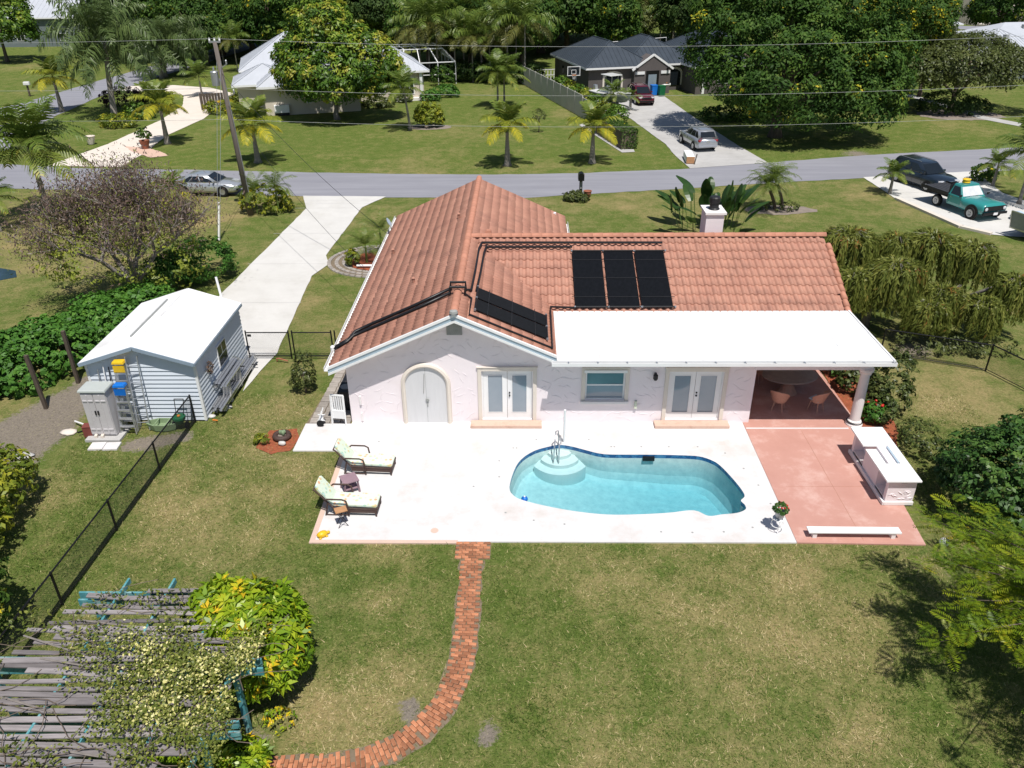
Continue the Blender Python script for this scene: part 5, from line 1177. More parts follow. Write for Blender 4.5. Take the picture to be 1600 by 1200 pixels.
def rosette_bush(name, label, base, blobs, n, size, mat, seed, yellow=.1, group=None, cat='shrub'):
    r = np.random.default_rng(seed); t_ = thing(name, label, cat, base, 0, group)
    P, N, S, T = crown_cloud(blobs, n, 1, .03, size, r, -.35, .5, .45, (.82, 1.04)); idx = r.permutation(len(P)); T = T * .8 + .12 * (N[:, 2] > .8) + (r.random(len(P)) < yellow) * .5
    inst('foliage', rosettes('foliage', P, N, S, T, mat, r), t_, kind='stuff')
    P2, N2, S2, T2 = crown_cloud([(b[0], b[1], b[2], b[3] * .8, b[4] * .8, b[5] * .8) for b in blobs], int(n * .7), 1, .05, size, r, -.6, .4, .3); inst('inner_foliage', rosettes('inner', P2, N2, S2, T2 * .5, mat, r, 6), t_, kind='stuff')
    mb = MB()
    for k in range(7): a = r.uniform(0, 6.28); b = blobs[k % len(blobs)]; mb.tube([(.25 * math.cos(a), .25 * math.sin(a), -.05), (b[0] * .5 + .3 * math.cos(a), b[1] * .5 + .3 * math.sin(a), b[2] * .6), (b[0] + .4 * b[3] * math.cos(a), b[1] + .4 * b[4] * math.sin(a), b[2] + .3 * b[5])], [.045, .035, .015], 6)
    mb.build('stems', 'bark', t_, kind='stuff'); return t_
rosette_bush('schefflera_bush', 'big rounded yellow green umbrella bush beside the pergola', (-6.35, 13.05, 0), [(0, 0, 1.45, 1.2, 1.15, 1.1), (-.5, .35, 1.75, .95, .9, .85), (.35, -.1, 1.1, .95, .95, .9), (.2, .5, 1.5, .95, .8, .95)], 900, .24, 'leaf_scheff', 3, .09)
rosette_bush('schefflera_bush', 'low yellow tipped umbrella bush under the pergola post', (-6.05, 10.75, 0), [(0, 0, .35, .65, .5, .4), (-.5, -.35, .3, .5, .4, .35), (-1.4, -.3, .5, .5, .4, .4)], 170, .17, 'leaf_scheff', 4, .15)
t_ = tree('low_plant', 'sparse yellow leaved seedling at the near foot of the umbrella bush', 'plant', (-5.55, 11.9, 0), [(0, 0, .18, .35, .3, .18)], 22, 8, .08, .1, 'leaf_scheff', 0, 0, seed=5, accent=.4)
# bare brown tree left of the drive
t_ = thing('seed_pod_tree', 'sparse brown tree hung with dry seed pods behind the shed', 'tree', (-19.2, 36.4, 0)); rg = random.Random(12)
mb = MB(); tips = []
def limb(p, d, L, r, lev):
    q = p + d * L; m = p.lerp(q, .5) + Vector((rg.uniform(-1, 1), rg.uniform(-1, 1), rg.uniform(-.3, .6))) * L * .1; mb.tube([p, m, q], [r, r * .85, r * .65], 6 if lev < 3 else 4, cap=False)
    if lev >= 2: tips.append(q); tips.append(m)
    if lev >= 5: return
    for k in range(3 if lev < 3 else 2):
        a = rg.uniform(0, 6.28); e = Vector((math.cos(a), math.sin(a), rg.uniform(.0, .9))).normalized(); limb(q, (d * .75 + e * .85).normalized(), L * rg.uniform(.62, .85), r * .6, lev + 1)
for a in (0.3, 1.5, 2.7, 3.8, 5.2): limb(Vector((0, 0, .9)), Vector((math.cos(a) * .8, math.sin(a) * .8, rg.uniform(.7, 1.1))).normalized(), 1.85, .14, 0)
mb.tube([(0, 0, -.1), (.05, 0, .5), (0, 0, 1.)], [.3, .24, .2], 9); mb.build('trunk', 'grey_bark', t_, smooth=True)
tp = np.array([tuple(v) for v in tips]); r = np.random.default_rng(12); idx = r.integers(0, len(tp), 21000); P = tp[idx] + r.normal(size=(21000, 3)) * np.array((.42, .42, .5)); P[:, 2] -= .9 * r.random(21000) ** 2; P = P[P[:, 2] > .7]; n = len(P)
low = np.clip((4.2 - P[:, 2]) / 3., 0, 1); gr = r.random(n) < .14 + .55 * low
inst('dry_leaves', leaf_mesh('dry', P, r.normal(size=(n, 3)) * .7 + (0, 0, .6), r.uniform(.10, .24, n), np.where(gr, r.uniform(.78, 1, n), r.uniform(.1, .7, n)), 'leaf_brown', .27, rng=r, droop=1.2), t_, kind='stuff')
P, N, S, T = crown_cloud([(-.8, -.6, 2.3, 3.2, 2.4, 1.3), (1.2, .2, 2.0, 2.2, 2., 1.3), (-2.6, .8, 2.8, 2., 1.8, 1.3), (0, .8, 3.6, 2.6, 2.4, 1.4)], 240, 13, .35, .2, r, -.8, .5, .4, (.3, 1.05)); P[:, 2] = np.maximum(P[:, 2], .5); inst('green_leaves', leaf_mesh('green', P, N, S, np.clip(.80 + T * .3, .6, 1), 'leaf_brown', .5, rng=r), t_, kind='stuff')
tree('shrub', 'round leafy green shrub under the brown tree beside the drive', 'shrub', (-17.0, 39.6, 0), [(0, 0, .9, 1.7, 1.6, 1.1), (-1.2, -1.2, .8, 1.3, 1.3, .9)], 330, 16, .22, .2, 'leaf_hedge', 0, 0, seed=14)
tree('shrub', 'green shrub with yellowing leaves at the far end of the shed', 'shrub', (-17.6, 34.2, 0), [(0, 0, .8, 1.2, 1.0, .9), (-.9, .2, .7, 1., .9, .8)], 220, 14, .18, .2, 'leaf_hedge', 0, 0, seed=15, accent=.08)
# dense mound hedge on the left
bl = []; rg = random.Random(31)
for k in range(26):
    u = k / 25; p = Vector((-22.2, 27.2)).lerp(Vector((-17.9, 33.9)), u); bl.append((p.x + 20 + rg.uniform(-1.3, 1.2), p.y - 30 + rg.uniform(-1, 1), .55 + rg.uniform(-.1, .25), 1.3, 1.25, .85))
tree('mounded_hedge', 'wide mounded bright green hedge along the left garden border', 'hedge', (-20, 30, 0), bl, 1900, 13, .17, .2, 'leaf_hedge', 0, 0, seed=16, aspect=.75, up=.5)
tree('shrub', 'yellow green bushy shrub cut by the left picture edge', 'shrub', (-16.75, 18.9, 0), [(0, 0, 1.2, 1.5, 1.4, 1.2), (.5, -1.4, 1., 1.3, 1.3, 1.1), (.2, 1.2, 1., 1., 1., .9)], 480, 13, .2, .19, 'leaf_croton', 0, 0, seed=17, tvar=.35)
tree('citrus_tree', 'dark leafy citrus tree at the lower left picture edge', 'tree', (-14.1, 14.2, 0), [(0, 0, 1.6, 1.3, 1.3, 1.3), (-.6, -1.2, 1.5, 1.3, 1.2, 1.2), (.1, -2.4, 1.2, 1.2, 1.2, 1.1)], 420, 15, .22, .18, 'leaf_dark', .8, .12, seed=18)
# small shrubs by the house
tree('small_tree', 'small dark shrub on the lawn by the paver walk', 'shrub', (*G(478, 612).xy, 0), [(0, 0, .8, .42, .42, .6), (.05, 0, 1.4, .3, .3, .45), (-.1, .1, .45, .45, .4, .35)], 130, 11, .12, .12, 'leaf_olive', .9, .04, seed=19, nbr=4)
tree('grassy_plant', 'tufted yellow green plant at the left end of the mulch bed', 'plant', (*G(410, 692).xy, 0), [(0, 0, .12, .28, .22, .22)], 34, 8, .06, .22, 'leaf_croton', 0, 0, seed=20, aspect=.16)
def gplant(name, label, x, y, blobs, n, size, mat, seed, asp=.5, **kw): return tree(name, label, 'shrub', (x, y, 0), blobs, n, 12, .11, size, mat, 0, 0, seed=seed, aspect=asp, **kw)
gplant('shrub', 'tall airy green shrub just behind the white column', 13.6, 26.0, [(0, 0, 1.0, .75, .7, 1.0), (.3, .2, 1.5, .6, .6, .7), (.1, -.5, .7, .6, .6, .7)], 210, .15, 'leaf_shrub', 22, .4)
gplant('shrub', 'leafy shrub in the mulch bed along the covered patio edge', 12.75, 27.3, [(0, 0, .5, .45, .6, .55), (.2, .8, .5, .4, .5, .5)], 120, .15, 'leaf_shrub', 23)
fl_ = gplant('shrub', 'red flowered low plant beside the column base', 12.85, 25.0, [(0, 0, .35, .4, .45, .4)], 80, .13, 'leaf_hedge', 24)
for k in range(7): MB().blob((RNG.uniform(-.3, .3), RNG.uniform(-.3, .2), RNG.uniform(.55, .78)), (.06, .06, .05), 6, 4, .2, k).build('flower', 'flower_red', fl_)
gplant('shrub', 'dense green low shrub filling the bed behind the column', 13.1, 25.3, [(0, 0, .45, .5, .9, .5), (.2, 1.0, .5, .5, .6, .5)], 150, .14, 'leaf_shrub', 28)
gplant('shrub', 'thin twiggy shrub between the bar counter and the dry lawn', 13.6, 23.2, [(0, 0, .5, .6, .9, .5), (.2, -.8, .45, .4, .5, .4)], 110, .11, 'leaf_shrub', 25)
gplant('shrub', 'bright green grassy plant at the far end of the mulch bed', 12.6, 28.6, [(0, 0, .3, .35, .35, .35)], 60, .2, 'leaf_hedge', 26, .2)
tree('hedge_bush', 'large dark glossy leaved bush right of the bar counter', 'bush', (14.45, 19.3, 0), [(0, 0, 1.5, 1.75, 1.6, 1.5), (1.2, .6, 1.7, 1.7, 1.6, 1.45), (-.4, 1.0, 1.2, 1.2, 1.1, 1.2), (.3, -.7, 1.1, 1.6, 1.2, 1.1)], 1250, 14, .17, .15, 'leaf_gloss', 0, 0, seed=27, aspect=.55)
# feathery poinciana reaching in from the right
t_ = thing('poinciana_tree', 'feathery yellow green poinciana tree reaching in from the right edge', 'tree', (13.1, 11.9, 0)); rg = random.Random(40); r = np.random.default_rng(40)
mb = MB(); mb.tube([(0, 0, -.1), (-.1, .3, 1.5), (-.2, .8, 2.4)], [.22, .16, .13], 8); V = []; T = []
def pinnate(p, d, L, t0):
    """one feathery leaf: paired leaflet strips along a stalk"""
    d = d / np.linalg.norm(d); s = np.cross(d, (0, 0, 1)); s /= np.linalg.norm(s) + 1e-9; up = np.cross(s, d); nseg = 12
    for k in range(nseg):
        f = (k + .6) / nseg; q = p + d * L * f + np.array((0, 0, -.22 * L * f * f)); l = L * .36 * math.sin(math.pi * (f * .85 + .1)) ** .7
        for sg in (1, -1):
            o = s * sg + d * .35 + up * r.normal() * .12 + np.array((0, 0, -.12)); o /= np.linalg.norm(o); w_ = d * L / nseg * .36; V.append([q - w_, q + o * l * .6 - w_, q + o * l, q + o * l * .5 + w_]); T.append(t0 + r.normal() * .08)
br = [(-.2, .8, 2.4)]
for k in range(60):
    a = rg.uniform(1.0, 5.6); R_ = rg.uniform(.9, 4.0); st = Vector((-.2, .8, 2.3)); e = Vector((-.2 + R_ * math.cos(a), .9 + R_ * math.sin(a) * 1.25, 2.45 + rg.uniform(-.5, .9) - .12 * R_)); m = st.lerp(e, .5) + Vector((0, 0, .35)); mb.tube([st, m, e], [.035, .02, .008], 5)
    for q in range(34):
        f = rg.uniform(.3, 1.06); p = (st.lerp(m, f * 2) if f < .5 else m.lerp(e, f * 2 - 1)); b = rg.uniform(0, 6.28); pinnate(np.array(p) + r.normal(size=3) * .14, np.array((math.cos(b) * .8 + math.cos(a) * .6, math.sin(b) * .8 + math.sin(a) * .6, rg.uniform(-.1, .45))), rg.uniform(.32, .58), rg.gauss(.45, .2))
mb.build('trunk', 'bark', t_, smooth=True); inst('crown', quads_mesh('crown', np.array(V), np.array(T), 'leaf_poin'), t_, kind='stuff')
tag(MB().blob((0, 0, .12), (.14, .14, .13), 12, 8, .0).build('globe_lamp', 'white_paint', None, True, loc=(*G(1474, 852).xy, 0)), 'white garden globe on the ground under the poinciana branches', 'globe')
# weeping bottlebrush trees
def weeping(label, base, mounds, seed):
    t_ = thing('weeping_tree', label, 'tree', base, 0, 'weeping bottlebrush trees beside the house'); r = np.random.default_rng(seed); rg = random.Random(seed); V = []; T = []; mb = MB()
    mb.tube([(0, 0, -.1), (0, .1, 1.2), (.1, .1, 2.)], [.2, .16, .12], 8)
    for (cx, cy, cz, rx, rz_) in mounds:
        mb.tube([(0, 0, 1.2), (cx * .6, cy * .6, cz * .75 + .3), (cx, cy, cz)], [.1, .07, .03], 6)
        for k in range(9):
            q = rg.uniform(0, 6.28); mb.tube([(cx, cy, cz - .2), (cx + .3 * rx * math.cos(q), cy + .3 * rx * math.sin(q), cz + .38), (cx + .7 * rx * math.cos(q), cy + .7 * rx * math.sin(q), cz + .2)], [.02, .015, .006], 4)
        for k in range(int(175 * rx)):
            a = rg.uniform(0, 6.28); R0 = rx * rg.uniform(.05, .55); L = rz_ * rg.uniform(.6, 1.2); p = np.array((cx, cy, cz + rg.uniform(-.1, .15))); o = np.array((math.cos(a), math.sin(a), 0)); n = 11; t0 = rg.gauss(.45, .17); pp_ = []
            for i in range(n + 1):
                f = i / n; pp_.append(p + o * (R0 + rx * .5 * math.sin(min(1, f * 1.25) * math.pi / 2)) * min(1, f * 3 + .2) + np.array((0, 0, .42 * math.sin(math.pi * min(1, f * 1.5)) - .35 * R0 - L * max(0, f - .22) ** 1.15)))
            for i in range(n):
                q0, q1 = pp_[i], pp_[i + 1]; d = q1 - q0
                for _ in range(4):
                    s = r.normal(size=3); s /= np.linalg.norm(s); w_ = s * .038; tip = q0 + d * r.uniform(.7, 1.3) + s * r.uniform(.05, .17); V.append([q0 - w_ * .4, q0 + w_ * .4, tip + d * .25, q0 + d * .5 - w_ * .8]); T.append(t0 + r.normal() * .08 + (.35 if r.random() < .025 else 0))
    mb.build('trunk', 'grey_bark', t_, smooth=True); inst('crown', quads_mesh('crown', np.array(V), np.array(T), 'leaf_bottle'), t_, kind='stuff')
weeping('weeping bottlebrush tree nearest the end of the tiled roof', (15.6, 33.2, 0), [(-.9, 1.5, 3.7, 1.35, 1.7), (.5, -.6, 3.0, 1.35, 1.9), (1.3, 1.6, 3.4, 1.0, 1.5), (-1.2, -.5, 2.5, .95, 1.5), (1.7, -1.8, 1.6, .95, 1.1)], 51)
weeping('weeping bottlebrush tree farther right beside the dry lawn', (19.3, 33.2, 0), [(-.9, 1.3, 3.6, 1.4, 1.9), (.8, .7, 3.3, 1.1, 1.7), (1.7, -1.3, 2.5, 1.0, 1.5), (.1, -2.0, 1.8, .95, 1.2), (-1.3, -1.2, 2.0, .9, 1.2)], 52)
tree('shrub', 'small shrub behind the right fence', 'shrub', (22.2, 29.2, 0), [(0, 0, .6, .8, .7, .6)], 90, 12, .14, .15, 'leaf_shrub', 0, 0, seed=29)
tree('low_plant', 'scruffy undergrowth under the weeping trees', 'plant', (17.4, 30.9, 0), [(0, 0, .3, 1.6, .8, .45), (2.4, -.4, .25, 1.2, .6, .4)], 130, 10, .16, .15, 'leaf_olive', 0, 0, seed=30)
# front beds
FG = [frond_mesh('frond_a', 1.5, 1.25, .9, 16, .42, .045, 'frond_green', .45, .1), frond_mesh('frond_b', 1.6, .8, 1.3, 16, .45, .045, 'frond_green', .6, .1), frond_mesh('frond_c', 1.5, .3, 1.3, 16, .42, .045, 'frond_green', .7, .1, tint=.62)]
for k, (x, y, h, lb) in enumerate(((-8.7, 41.6, .9, 'clumping palm nearest the drive in the brick edged bed'), (-8.0, 42.5, 1.5, 'tallest clumping palm in the brick edged bed'), (-7.5, 41.3, .8, 'clumping palm nearest the roof eave in the brick edged bed'))):
    palm(lb, 'clumping palms in the brick edged bed', (x, y, 0), h, .07, .05, FG, 13, 'crownshaft', seed=60 + k, scale=.85)
tree('croton_bush', 'yellow leaved croton in the brick edged bed', 'bush', (-9.4, 41.1, 0), [(0, 0, .45, .35, .35, .45)], 60, 9, .1, .2, 'leaf_croton', 0, 0, seed=63, aspect=.3)
tag(MB().tube([(-9.1, 40.75, .12), (-7.0, 40.7, .14)], .07, 8).build('downpipe_length', 'white_paint'), 'white pipe lying across the mulch of the brick edged bed', 'pipe')
t_ = thing('satellite_dish', 'small grey satellite dish at the left roof edge', 'dish', (-6.75, 39.0, 2.62)); MB().lathe([(.02, 0), (.15, .03), (.24, .09)], 14, (-.15, 0, .45), M=Matrix.Rotation(R(60), 4, 'Y')).build('dish', 'fascia_blue', t_); MB().tube([(0, 0, 0), (0, 0, .35), (-.15, 0, .45)], .025, 6).build('mast', 'grey_metal', t_)
# bird of paradise behind the ridge
t_ = thing('bird_of_paradise', 'tall banana leaved bird of paradise clump behind the chimney', 'plant', (10.9, 46.6, 0)); r = np.random.default_rng(70)
for k in range(46):
    a = r.uniform(0, 6.28); rr_ = r.uniform(.1, 1.7); bx, by = rr_ * math.cos(a) * 1.25, rr_ * math.sin(a); hgt = r.uniform(1.4, 4.0) * (1 - .25 * rr_ / 1.7); tilt = r.uniform(.05, .75); L = r.uniform(.9, 1.5); W_ = .3
    p0 = np.array((bx, by, 0)); st = np.array((bx + math.cos(a) * tilt * .6, by + math.sin(a) * tilt * .6, hgt * .62)); d = np.array((math.cos(a) * tilt, math.sin(a) * tilt, 1 - tilt * .55)); d /= np.linalg.norm(d); s = np.cross(d, (math.cos(a), math.sin(a), .01)); s /= np.linalg.norm(s) + 1e-9; nn = np.cross(s, d); V = []; T = []; seg = 6
    c = [st + d * L * i / seg + np.array((math.cos(a), math.sin(a), -.6)) * tilt * .5 * (i / seg) ** 2 * L for i in range(seg + 1)]; wv_ = [W_ * math.sin(math.pi * min(.97, .1 + i / seg * .87)) ** .6 for i in range(seg + 1)]
    for i in range(seg):
        for sg in (1, -1): V.append([c[i], c[i] + s * sg * wv_[i] + nn * .05, c[i + 1] + s * sg * wv_[i + 1] + nn * .05, c[i + 1]]); T.append(r.normal(.45, .12))
    w_ = s * .03; V.append([p0 - w_, p0 + w_, st + w_, st - w_]); T.append(.7); inst('leaf', quads_mesh('leaf', np.array(V), np.array(T), 'leaf_banana'), t_)
# grass blades on the near lawn
r = np.random.default_rng(99); n = 620000; x = r.uniform(-16, 17, n); y = 6.5 + 20.5 * r.random(n) ** 1.25
kp = ~((x > -6.4) & (x < 12.2) & (y > 18.1)) & ~((x > -8.1) & (x < -6.3) & (y > 22.9)) & ~((x > -15.8) & (x < -11.7) & (y > 24.9)) & (np.abs(x) < y * .75 + 5) & (r.random(n) < (y - 6.5) / 4)
cl = np.array([tuple(p) for p in CL]); dm_ = np.full(n, 9.)
for i in range(len(cl) - 1):
    a, b = cl[i], cl[i + 1]; ab = b - a; u = np.clip(((x - a[0]) * ab[0] + (y - a[1]) * ab[1]) / (ab @ ab), 0, 1); dm_ = np.minimum(dm_, np.hypot(x - a[0] - u * ab[0], y - a[1] - u * ab[1]))
kp &= (dm_ > .255 + .11 * r.random(n)) & ~((x > -2.02) & (x < -.95) & (y > 17.46)); x, y = x[kp], y[kp]
d_, l_, s_ = lawn_attrs(x, y); tuft = lattice(55, x, y, .34) + .7 * lattice(56, x, y, .13); kp = (s_ < .55 * r.random(len(x)) + .2) & (r.random(len(x)) < .25 + .9 * np.clip(tuft - .45, 0, 1)); x, y, d_, l_ = x[kp], y[kp], d_[kp], l_[kp]; n = len(x)
h = r.uniform(.025, .07, n) * (1 + .6 * (l_ > .3)); a = r.uniform(0, 6.28, n); w_ = r.uniform(.007, .015, n); le = r.normal(size=(n, 2)) * .065; B = np.stack([x, y, np.full(n, LZ - .005)], -1)
V = np.stack([B + np.stack([np.cos(a) * w_, np.sin(a) * w_, 0 * a], -1), B - np.stack([np.cos(a) * w_, np.sin(a) * w_, 0 * a], -1), B + np.stack([le[:, 0], le[:, 1], h], -1)], 1)
inst('grass', quads_mesh('grass', V, np.clip(.22 + d_ * .7 + (lattice(57, x, y, .16) - .5) * .5 + r.normal(size=n) * .24 - l_ * .15, 0, 1), 'grass_blade', 3), kind='stuff')
# ---------------------------------------------------------------- across the street: houses, vehicles, street furniture
def HZ(px, py, y):
    d = FW * 1240 + RR * (px - 800) - UU * (py - 600); return CAM_H + d.z * y / d.y
def gp(px, py): p = G(px, py); return (p.x, p.y, 0)
# utility pole, transformer, wires
pb = Vector(gp(392, 335)); zt = HZ(337, 66, pb.y); pt = Vector((-18.25, pb.y, zt))
t_ = thing('utility_pole', 'leaning wooden utility pole with a grey transformer by the road', 'utility pole', pb); o = pt - pb
MB().tube([(0, 0, -.2), o * .5, o], [.19, .16, .12], 10).build('shaft', 'pole_wood', t_, smooth=True)
MB().beam(o + Vector((-.35, 0, .02)), o + Vector((.35, 0, .02)), .08, .1).build('top_bracket', 'grey_metal', t_)
for s in (-.3, 0, .3): MB().lathe([(.05, 0), (.06, .06), (.04, .12), (.05, .18)], 8, o + Vector((s, 0, .06))).build('insulator', 'white_paint', t_)
q = o * .8; MB().lathe([(.2, 0), (.23, .03), (.23, .75), (.24, .78), (.2, .84)], 14, q + Vector((-.42, -.05, -.35))).lathe([(.05, 0), (.06, .1), (.03, .25)], 8, q + Vector((-.42, -.05, .49))).build('transformer', 'grey_metal', t_); MB().box(q + Vector((-.25, -.05, -.1)), q + Vector((-.1, .05, .05))).build('bracket', 'grey_metal', t_)
for s, z in ((.45, .86), (.55, .7)): MB().beam(o * z, o * z + Vector((s, -.1, .25)), .05, .05).lathe([(.05, 0), (.06, .2), (.03, .25)], 8, o * z + Vector((s, -.1, .25))).build('cutout_arm', 'grey_metal', t_)
MB().tube([o * .1 + Vector((.18, -.05, 0)), o * .8 + Vector((.15, -.1, 0))], .03, 5).build('conduit', 'grey_metal', t_)
gy = Vector(gp(342, 376)) - pb
for s in (-.12, .12): MB().tube([o * .9 + Vector((s, 0, 0)), gy + Vector((s * .6, 0, 0))], .012, 4).build('guy_wire', 'grey_metal', t_)
gd = (o * .9 - gy).normalized(); MB().tube([gy, gy + gd * 2.3], .045, 6).build('guy_guard', 'hull_white', t_)
def wire(label, pts, r=.009, sag=.6, mat='vent_grey'):
    mb = MB()
    for a, b in zip(pts[:-1], pts[1:]):
        a, b = Vector(a), Vector(b); n = 24; mb.tube([a.lerp(b, i / n) - Vector((0, 0, sag * 4 * (i / n) * (1 - i / n))) for i in range(n + 1)], r, 4)
    return tag(mb.build('overhead_wire', mat), label, 'wire', 'overhead power lines along the road')
for z, lb in ((zt + .2, 'topmost overhead wire along the road, at the pole top'), (HZ(450, 137, 50.5), 'middle overhead wire along the road'), (HZ(450, 186, 50.5), 'lowest overhead wire crossing in front of the far lawns')):
    wire(lb, [(-75, 56, z + .4), (pt.x - (zt - z) * 0, 50.5, z), (31, 50.8, z - .1), (85, 58, z + .8)], sag=.55)
wire('thin service wire sloping from the utility pole to the house eave', [pb + o * .84, (-6.7, 37.5, 3.0)], .014, .5, 'dark_metal')
wire('thin service wire sloping from the utility pole over the driveway', [pb + o * .66, (-7.0, 33.0, 2.8)], .01, .6, 'dark_metal')
# vehicles ------------------------------------------------------
def wheel(t_, x, y, r, w=.22, paint='rim'):
    s = 1 if y > 0 else -1; M = Matrix.Translation((x, y, r)) @ Matrix.Rotation(R(90), 4, 'X')
    wh = MB().lathe([(r * .62, -w / 2), (r * .92, -w / 2), (r, -w / 2 + .04), (r, w / 2 - .04), (r * .92, w / 2), (r * .62, w / 2)], 20, M=M).build('wheel', 'tyre', t_)
    b = MB().lathe([(r * .62, -.02), (r * .64, .02), (r * .5, .03), (r * .16, .0)], 18, M=Matrix.Translation((x, y + s * (w / 2 - .01), r)) @ Matrix.Rotation(R(90), 4, 'X')); b.build('rim', paint, wh)
    sp = MB()
    for k in range(5): a = k * 1.2566; sp.beam((x, y + s * (w / 2 + .015), r), (x + r * .58 * math.cos(a), y + s * (w / 2 + .012), r + r * .58 * math.sin(a)), .05, .02, up=(0, 1, 0))
    sp.build('spokes', paint, wh)
def car(label, paint, loc, rz, L, W, H, st, gh, wins, wb, r=.35, cat='car', glass='glass_dark', rails=True, name='parked_car'):
    """st: stations (x, bottom, top, half width); gh: greenhouse (rear base, front base, rear roof, front roof, belt)"""
    t_ = thing(name, label, cat, (loc[0], loc[1], -.01), rz, 'parked vehicles'); hw = W / 2; b = MB(); rings = []
    for x, zb, zt_, k in st:
        h = hw * k; half = [(h * .9, zb), (h, zb + .14), (h * 1.0, zb + (zt_ - zb) * .55), (h * .975, zt_ - .1), (h * .86, zt_)]; rings.append([(x, -y, z) for y, z in half] + [(x, y, z) for y, z in half[::-1]])
    b.loft(rings); rb_, fb, rr_, fr_, bz = gh; wb_, wt = hw * .88, hw * .70
    base = [(rb_, -wb_), (rb_, wb_), (fb, wb_), (fb, -wb_)]; top = [(rr_, -wt), (rr_, wt), (fr_, wt), (fr_, -wt)]
    mid = [(x0 + (x1 - x0) * .9, y0 + (y1 - y0) * .88, bz + (H - .05 - bz) * .92) for (x0, y0), (x1, y1) in zip(base, top)]
    cr = [(x0 + (x1 - x0) * 1.0, y1 * .9, H - .02) for (x0, y0), (x1, y1) in zip(base, top)]; ins = [(x1 * .92 + (rr_ + fr_) * .04, y1 * .6, H) for (x1, y1) in top]
    b.loft([[(x, y, bz - .02) for x, y in base], mid, cr, ins]); b.build('body', paint, t_, True, bevel=.0)
    def P(face, u, v, o=.012):
        i, j = {'L': (1, 2), 'R': (0, 3), 'F': (3, 2), 'B': (0, 1)}[face]; B0, B1 = Vector((*base[i], bz - .02)), Vector((*base[j], bz - .02)); T0, T1 = Vector(mid[i]), Vector(mid[j]); n = (B1 - B0).cross(T0 - B0).normalized(); c = (B0 + T1) / 2 - Vector(((rb_ + fb) / 2, 0, bz))
        if n.dot(c) < 0: n = -n
        return B0.lerp(B1, u).lerp(T0.lerp(T1, u), v) + n * o
    for f in 'LR':
        for u0, u1, s0, s1 in wins: MB().add([P(f, u0, .1), P(f, u1, .1), P(f, s1, .93), P(f, s0, .93)], [(0, 1, 2, 3)]).build('side_window', glass, t_)
    MB().add([P('F', .06, .06), P('F', .94, .06), P('F', .95, .97), P('F', .05, .97)], [(0, 1, 2, 3)]).build('windscreen', glass, t_); MB().add([P('B', .08, .2), P('B', .92, .2), P('B', .93, .95), P('B', .07, .95)], [(0, 1, 2, 3)]).build('rear_window', glass, t_)
    for x in (-wb / 2, wb / 2):
        for s in (-1, 1):
            wheel(t_, x, s * (hw - .12), r)
            MB().lathe([(r * 1.2, -.02), (r * 1.2, .012), (r * .9, .016)], 20, M=Matrix.Translation((x, s * (hw - .0), r + .02)) @ Matrix.Rotation(R(90), 4, 'X')).build('wheel_arch', 'black_paint', t_)
            MB().lathe([(r * .98, -.0), (r, .02), (r * .9, .03), (r * .62, .035), (r * .6, .025)], 20, M=Matrix.Translation((x, s * (hw + .012), r)) @ Matrix.Rotation(R(-90 * s), 4, 'X')).build('tyre_wall', 'tyre', t_); MB().lathe([(r * .62, .02), (r * .6, .045), (r * .2, .03)], 16, M=Matrix.Translation((x, s * (hw + .012), r)) @ Matrix.Rotation(R(-90 * s), 4, 'X')).build('hub_cap', 'rim', t_)
    fx, rx = st[-1][0], st[0][0]; fz, rz_ = st[-3][2], st[2][2]
    for s in (-1, 1):
        MB().rbox((fx - .16, s * hw * .68, fz - .14), (.28, .34, .14), -s * .35).build('headlight', 'lamp_clear', t_, bevel=.03); MB().rbox((rx + .1, s * hw * .74, rz_ - .16), (.2, .34, .17), s * .3).build('tail_light', 'lamp_red', t_, bevel=.03)
        m = P('L' if s > 0 else 'R', .93, .1); MB().rbox((m.x, m.y + s * .1, m.z + .06), (.12, .2, .14)).build('mirror', paint, t_, bevel=.03)
        MB().box((-wb * .36, s * hw - .01 * s - .004, .34), (wb * .36, s * hw + .004, .42)).build('sill_strip', 'black_paint', t_)
        for x in (.02, wb * .3): MB().box((x * 1.0 - .008, s * hw * 1.0 - .003, .45), (x + .008, s * hw + .004, bz - .08)).build('door_gap', 'black_paint', t_)
        for x in (-.12, wb * .18): MB().rbox((x, s * (hw + .004), bz - .14), (.16, .025, .03)).build('door_handle', paint, t_)
        if rails: MB().tube([(rr_ + .1, s * wt * .86, H + .03), (fr_ - .1, s * wt * .86, H + .03)], .02, 5).build('roof_rail', 'grey_metal', t_)
    MB().rbox((fx - .03, 0, fz - .22), (.1, hw * 1.05, .2)).build('grille', 'black_paint', t_, bevel=.02); MB().rbox((fx + .0, 0, fz - .12), (.06, hw * 1.1, .035)).build('grille_bar', 'chrome', t_); MB().rbox((fx - .02, 0, .46), (.14, W * .86, .14)).build('bumper', 'black_paint', t_, bevel=.03)
    MB().rbox((rx + .02, 0, .48), (.14, W * .88, .16)).build('bumper', paint, t_, bevel=.03); MB().rbox((rx - .005, 0, rz_ - .24), (.03, .32, .15)).build('licence_plate', 'vent_grey', t_)
    return t_
def suv_st(L, W, hood=1.06, belt=1.08): h = L / 2; return [(-h, .5, .92, .84), (-h + .06, .36, 1.0, .94), (-h + .3, .26, belt, 1), (-h + 1.2, .24, belt, 1), (h - 1.5, .24, belt - .02, 1), (h - .9, .25, hood, .995), (h - .35, .28, hood - .08, .96), (h - .1, .34, hood - .2, .88), (h, .45, hood - .36, .76)]
SUVW = [(.05, .27, .14, .3), (.30, .58, .32, .58), (.61, .93, .61, .83)]
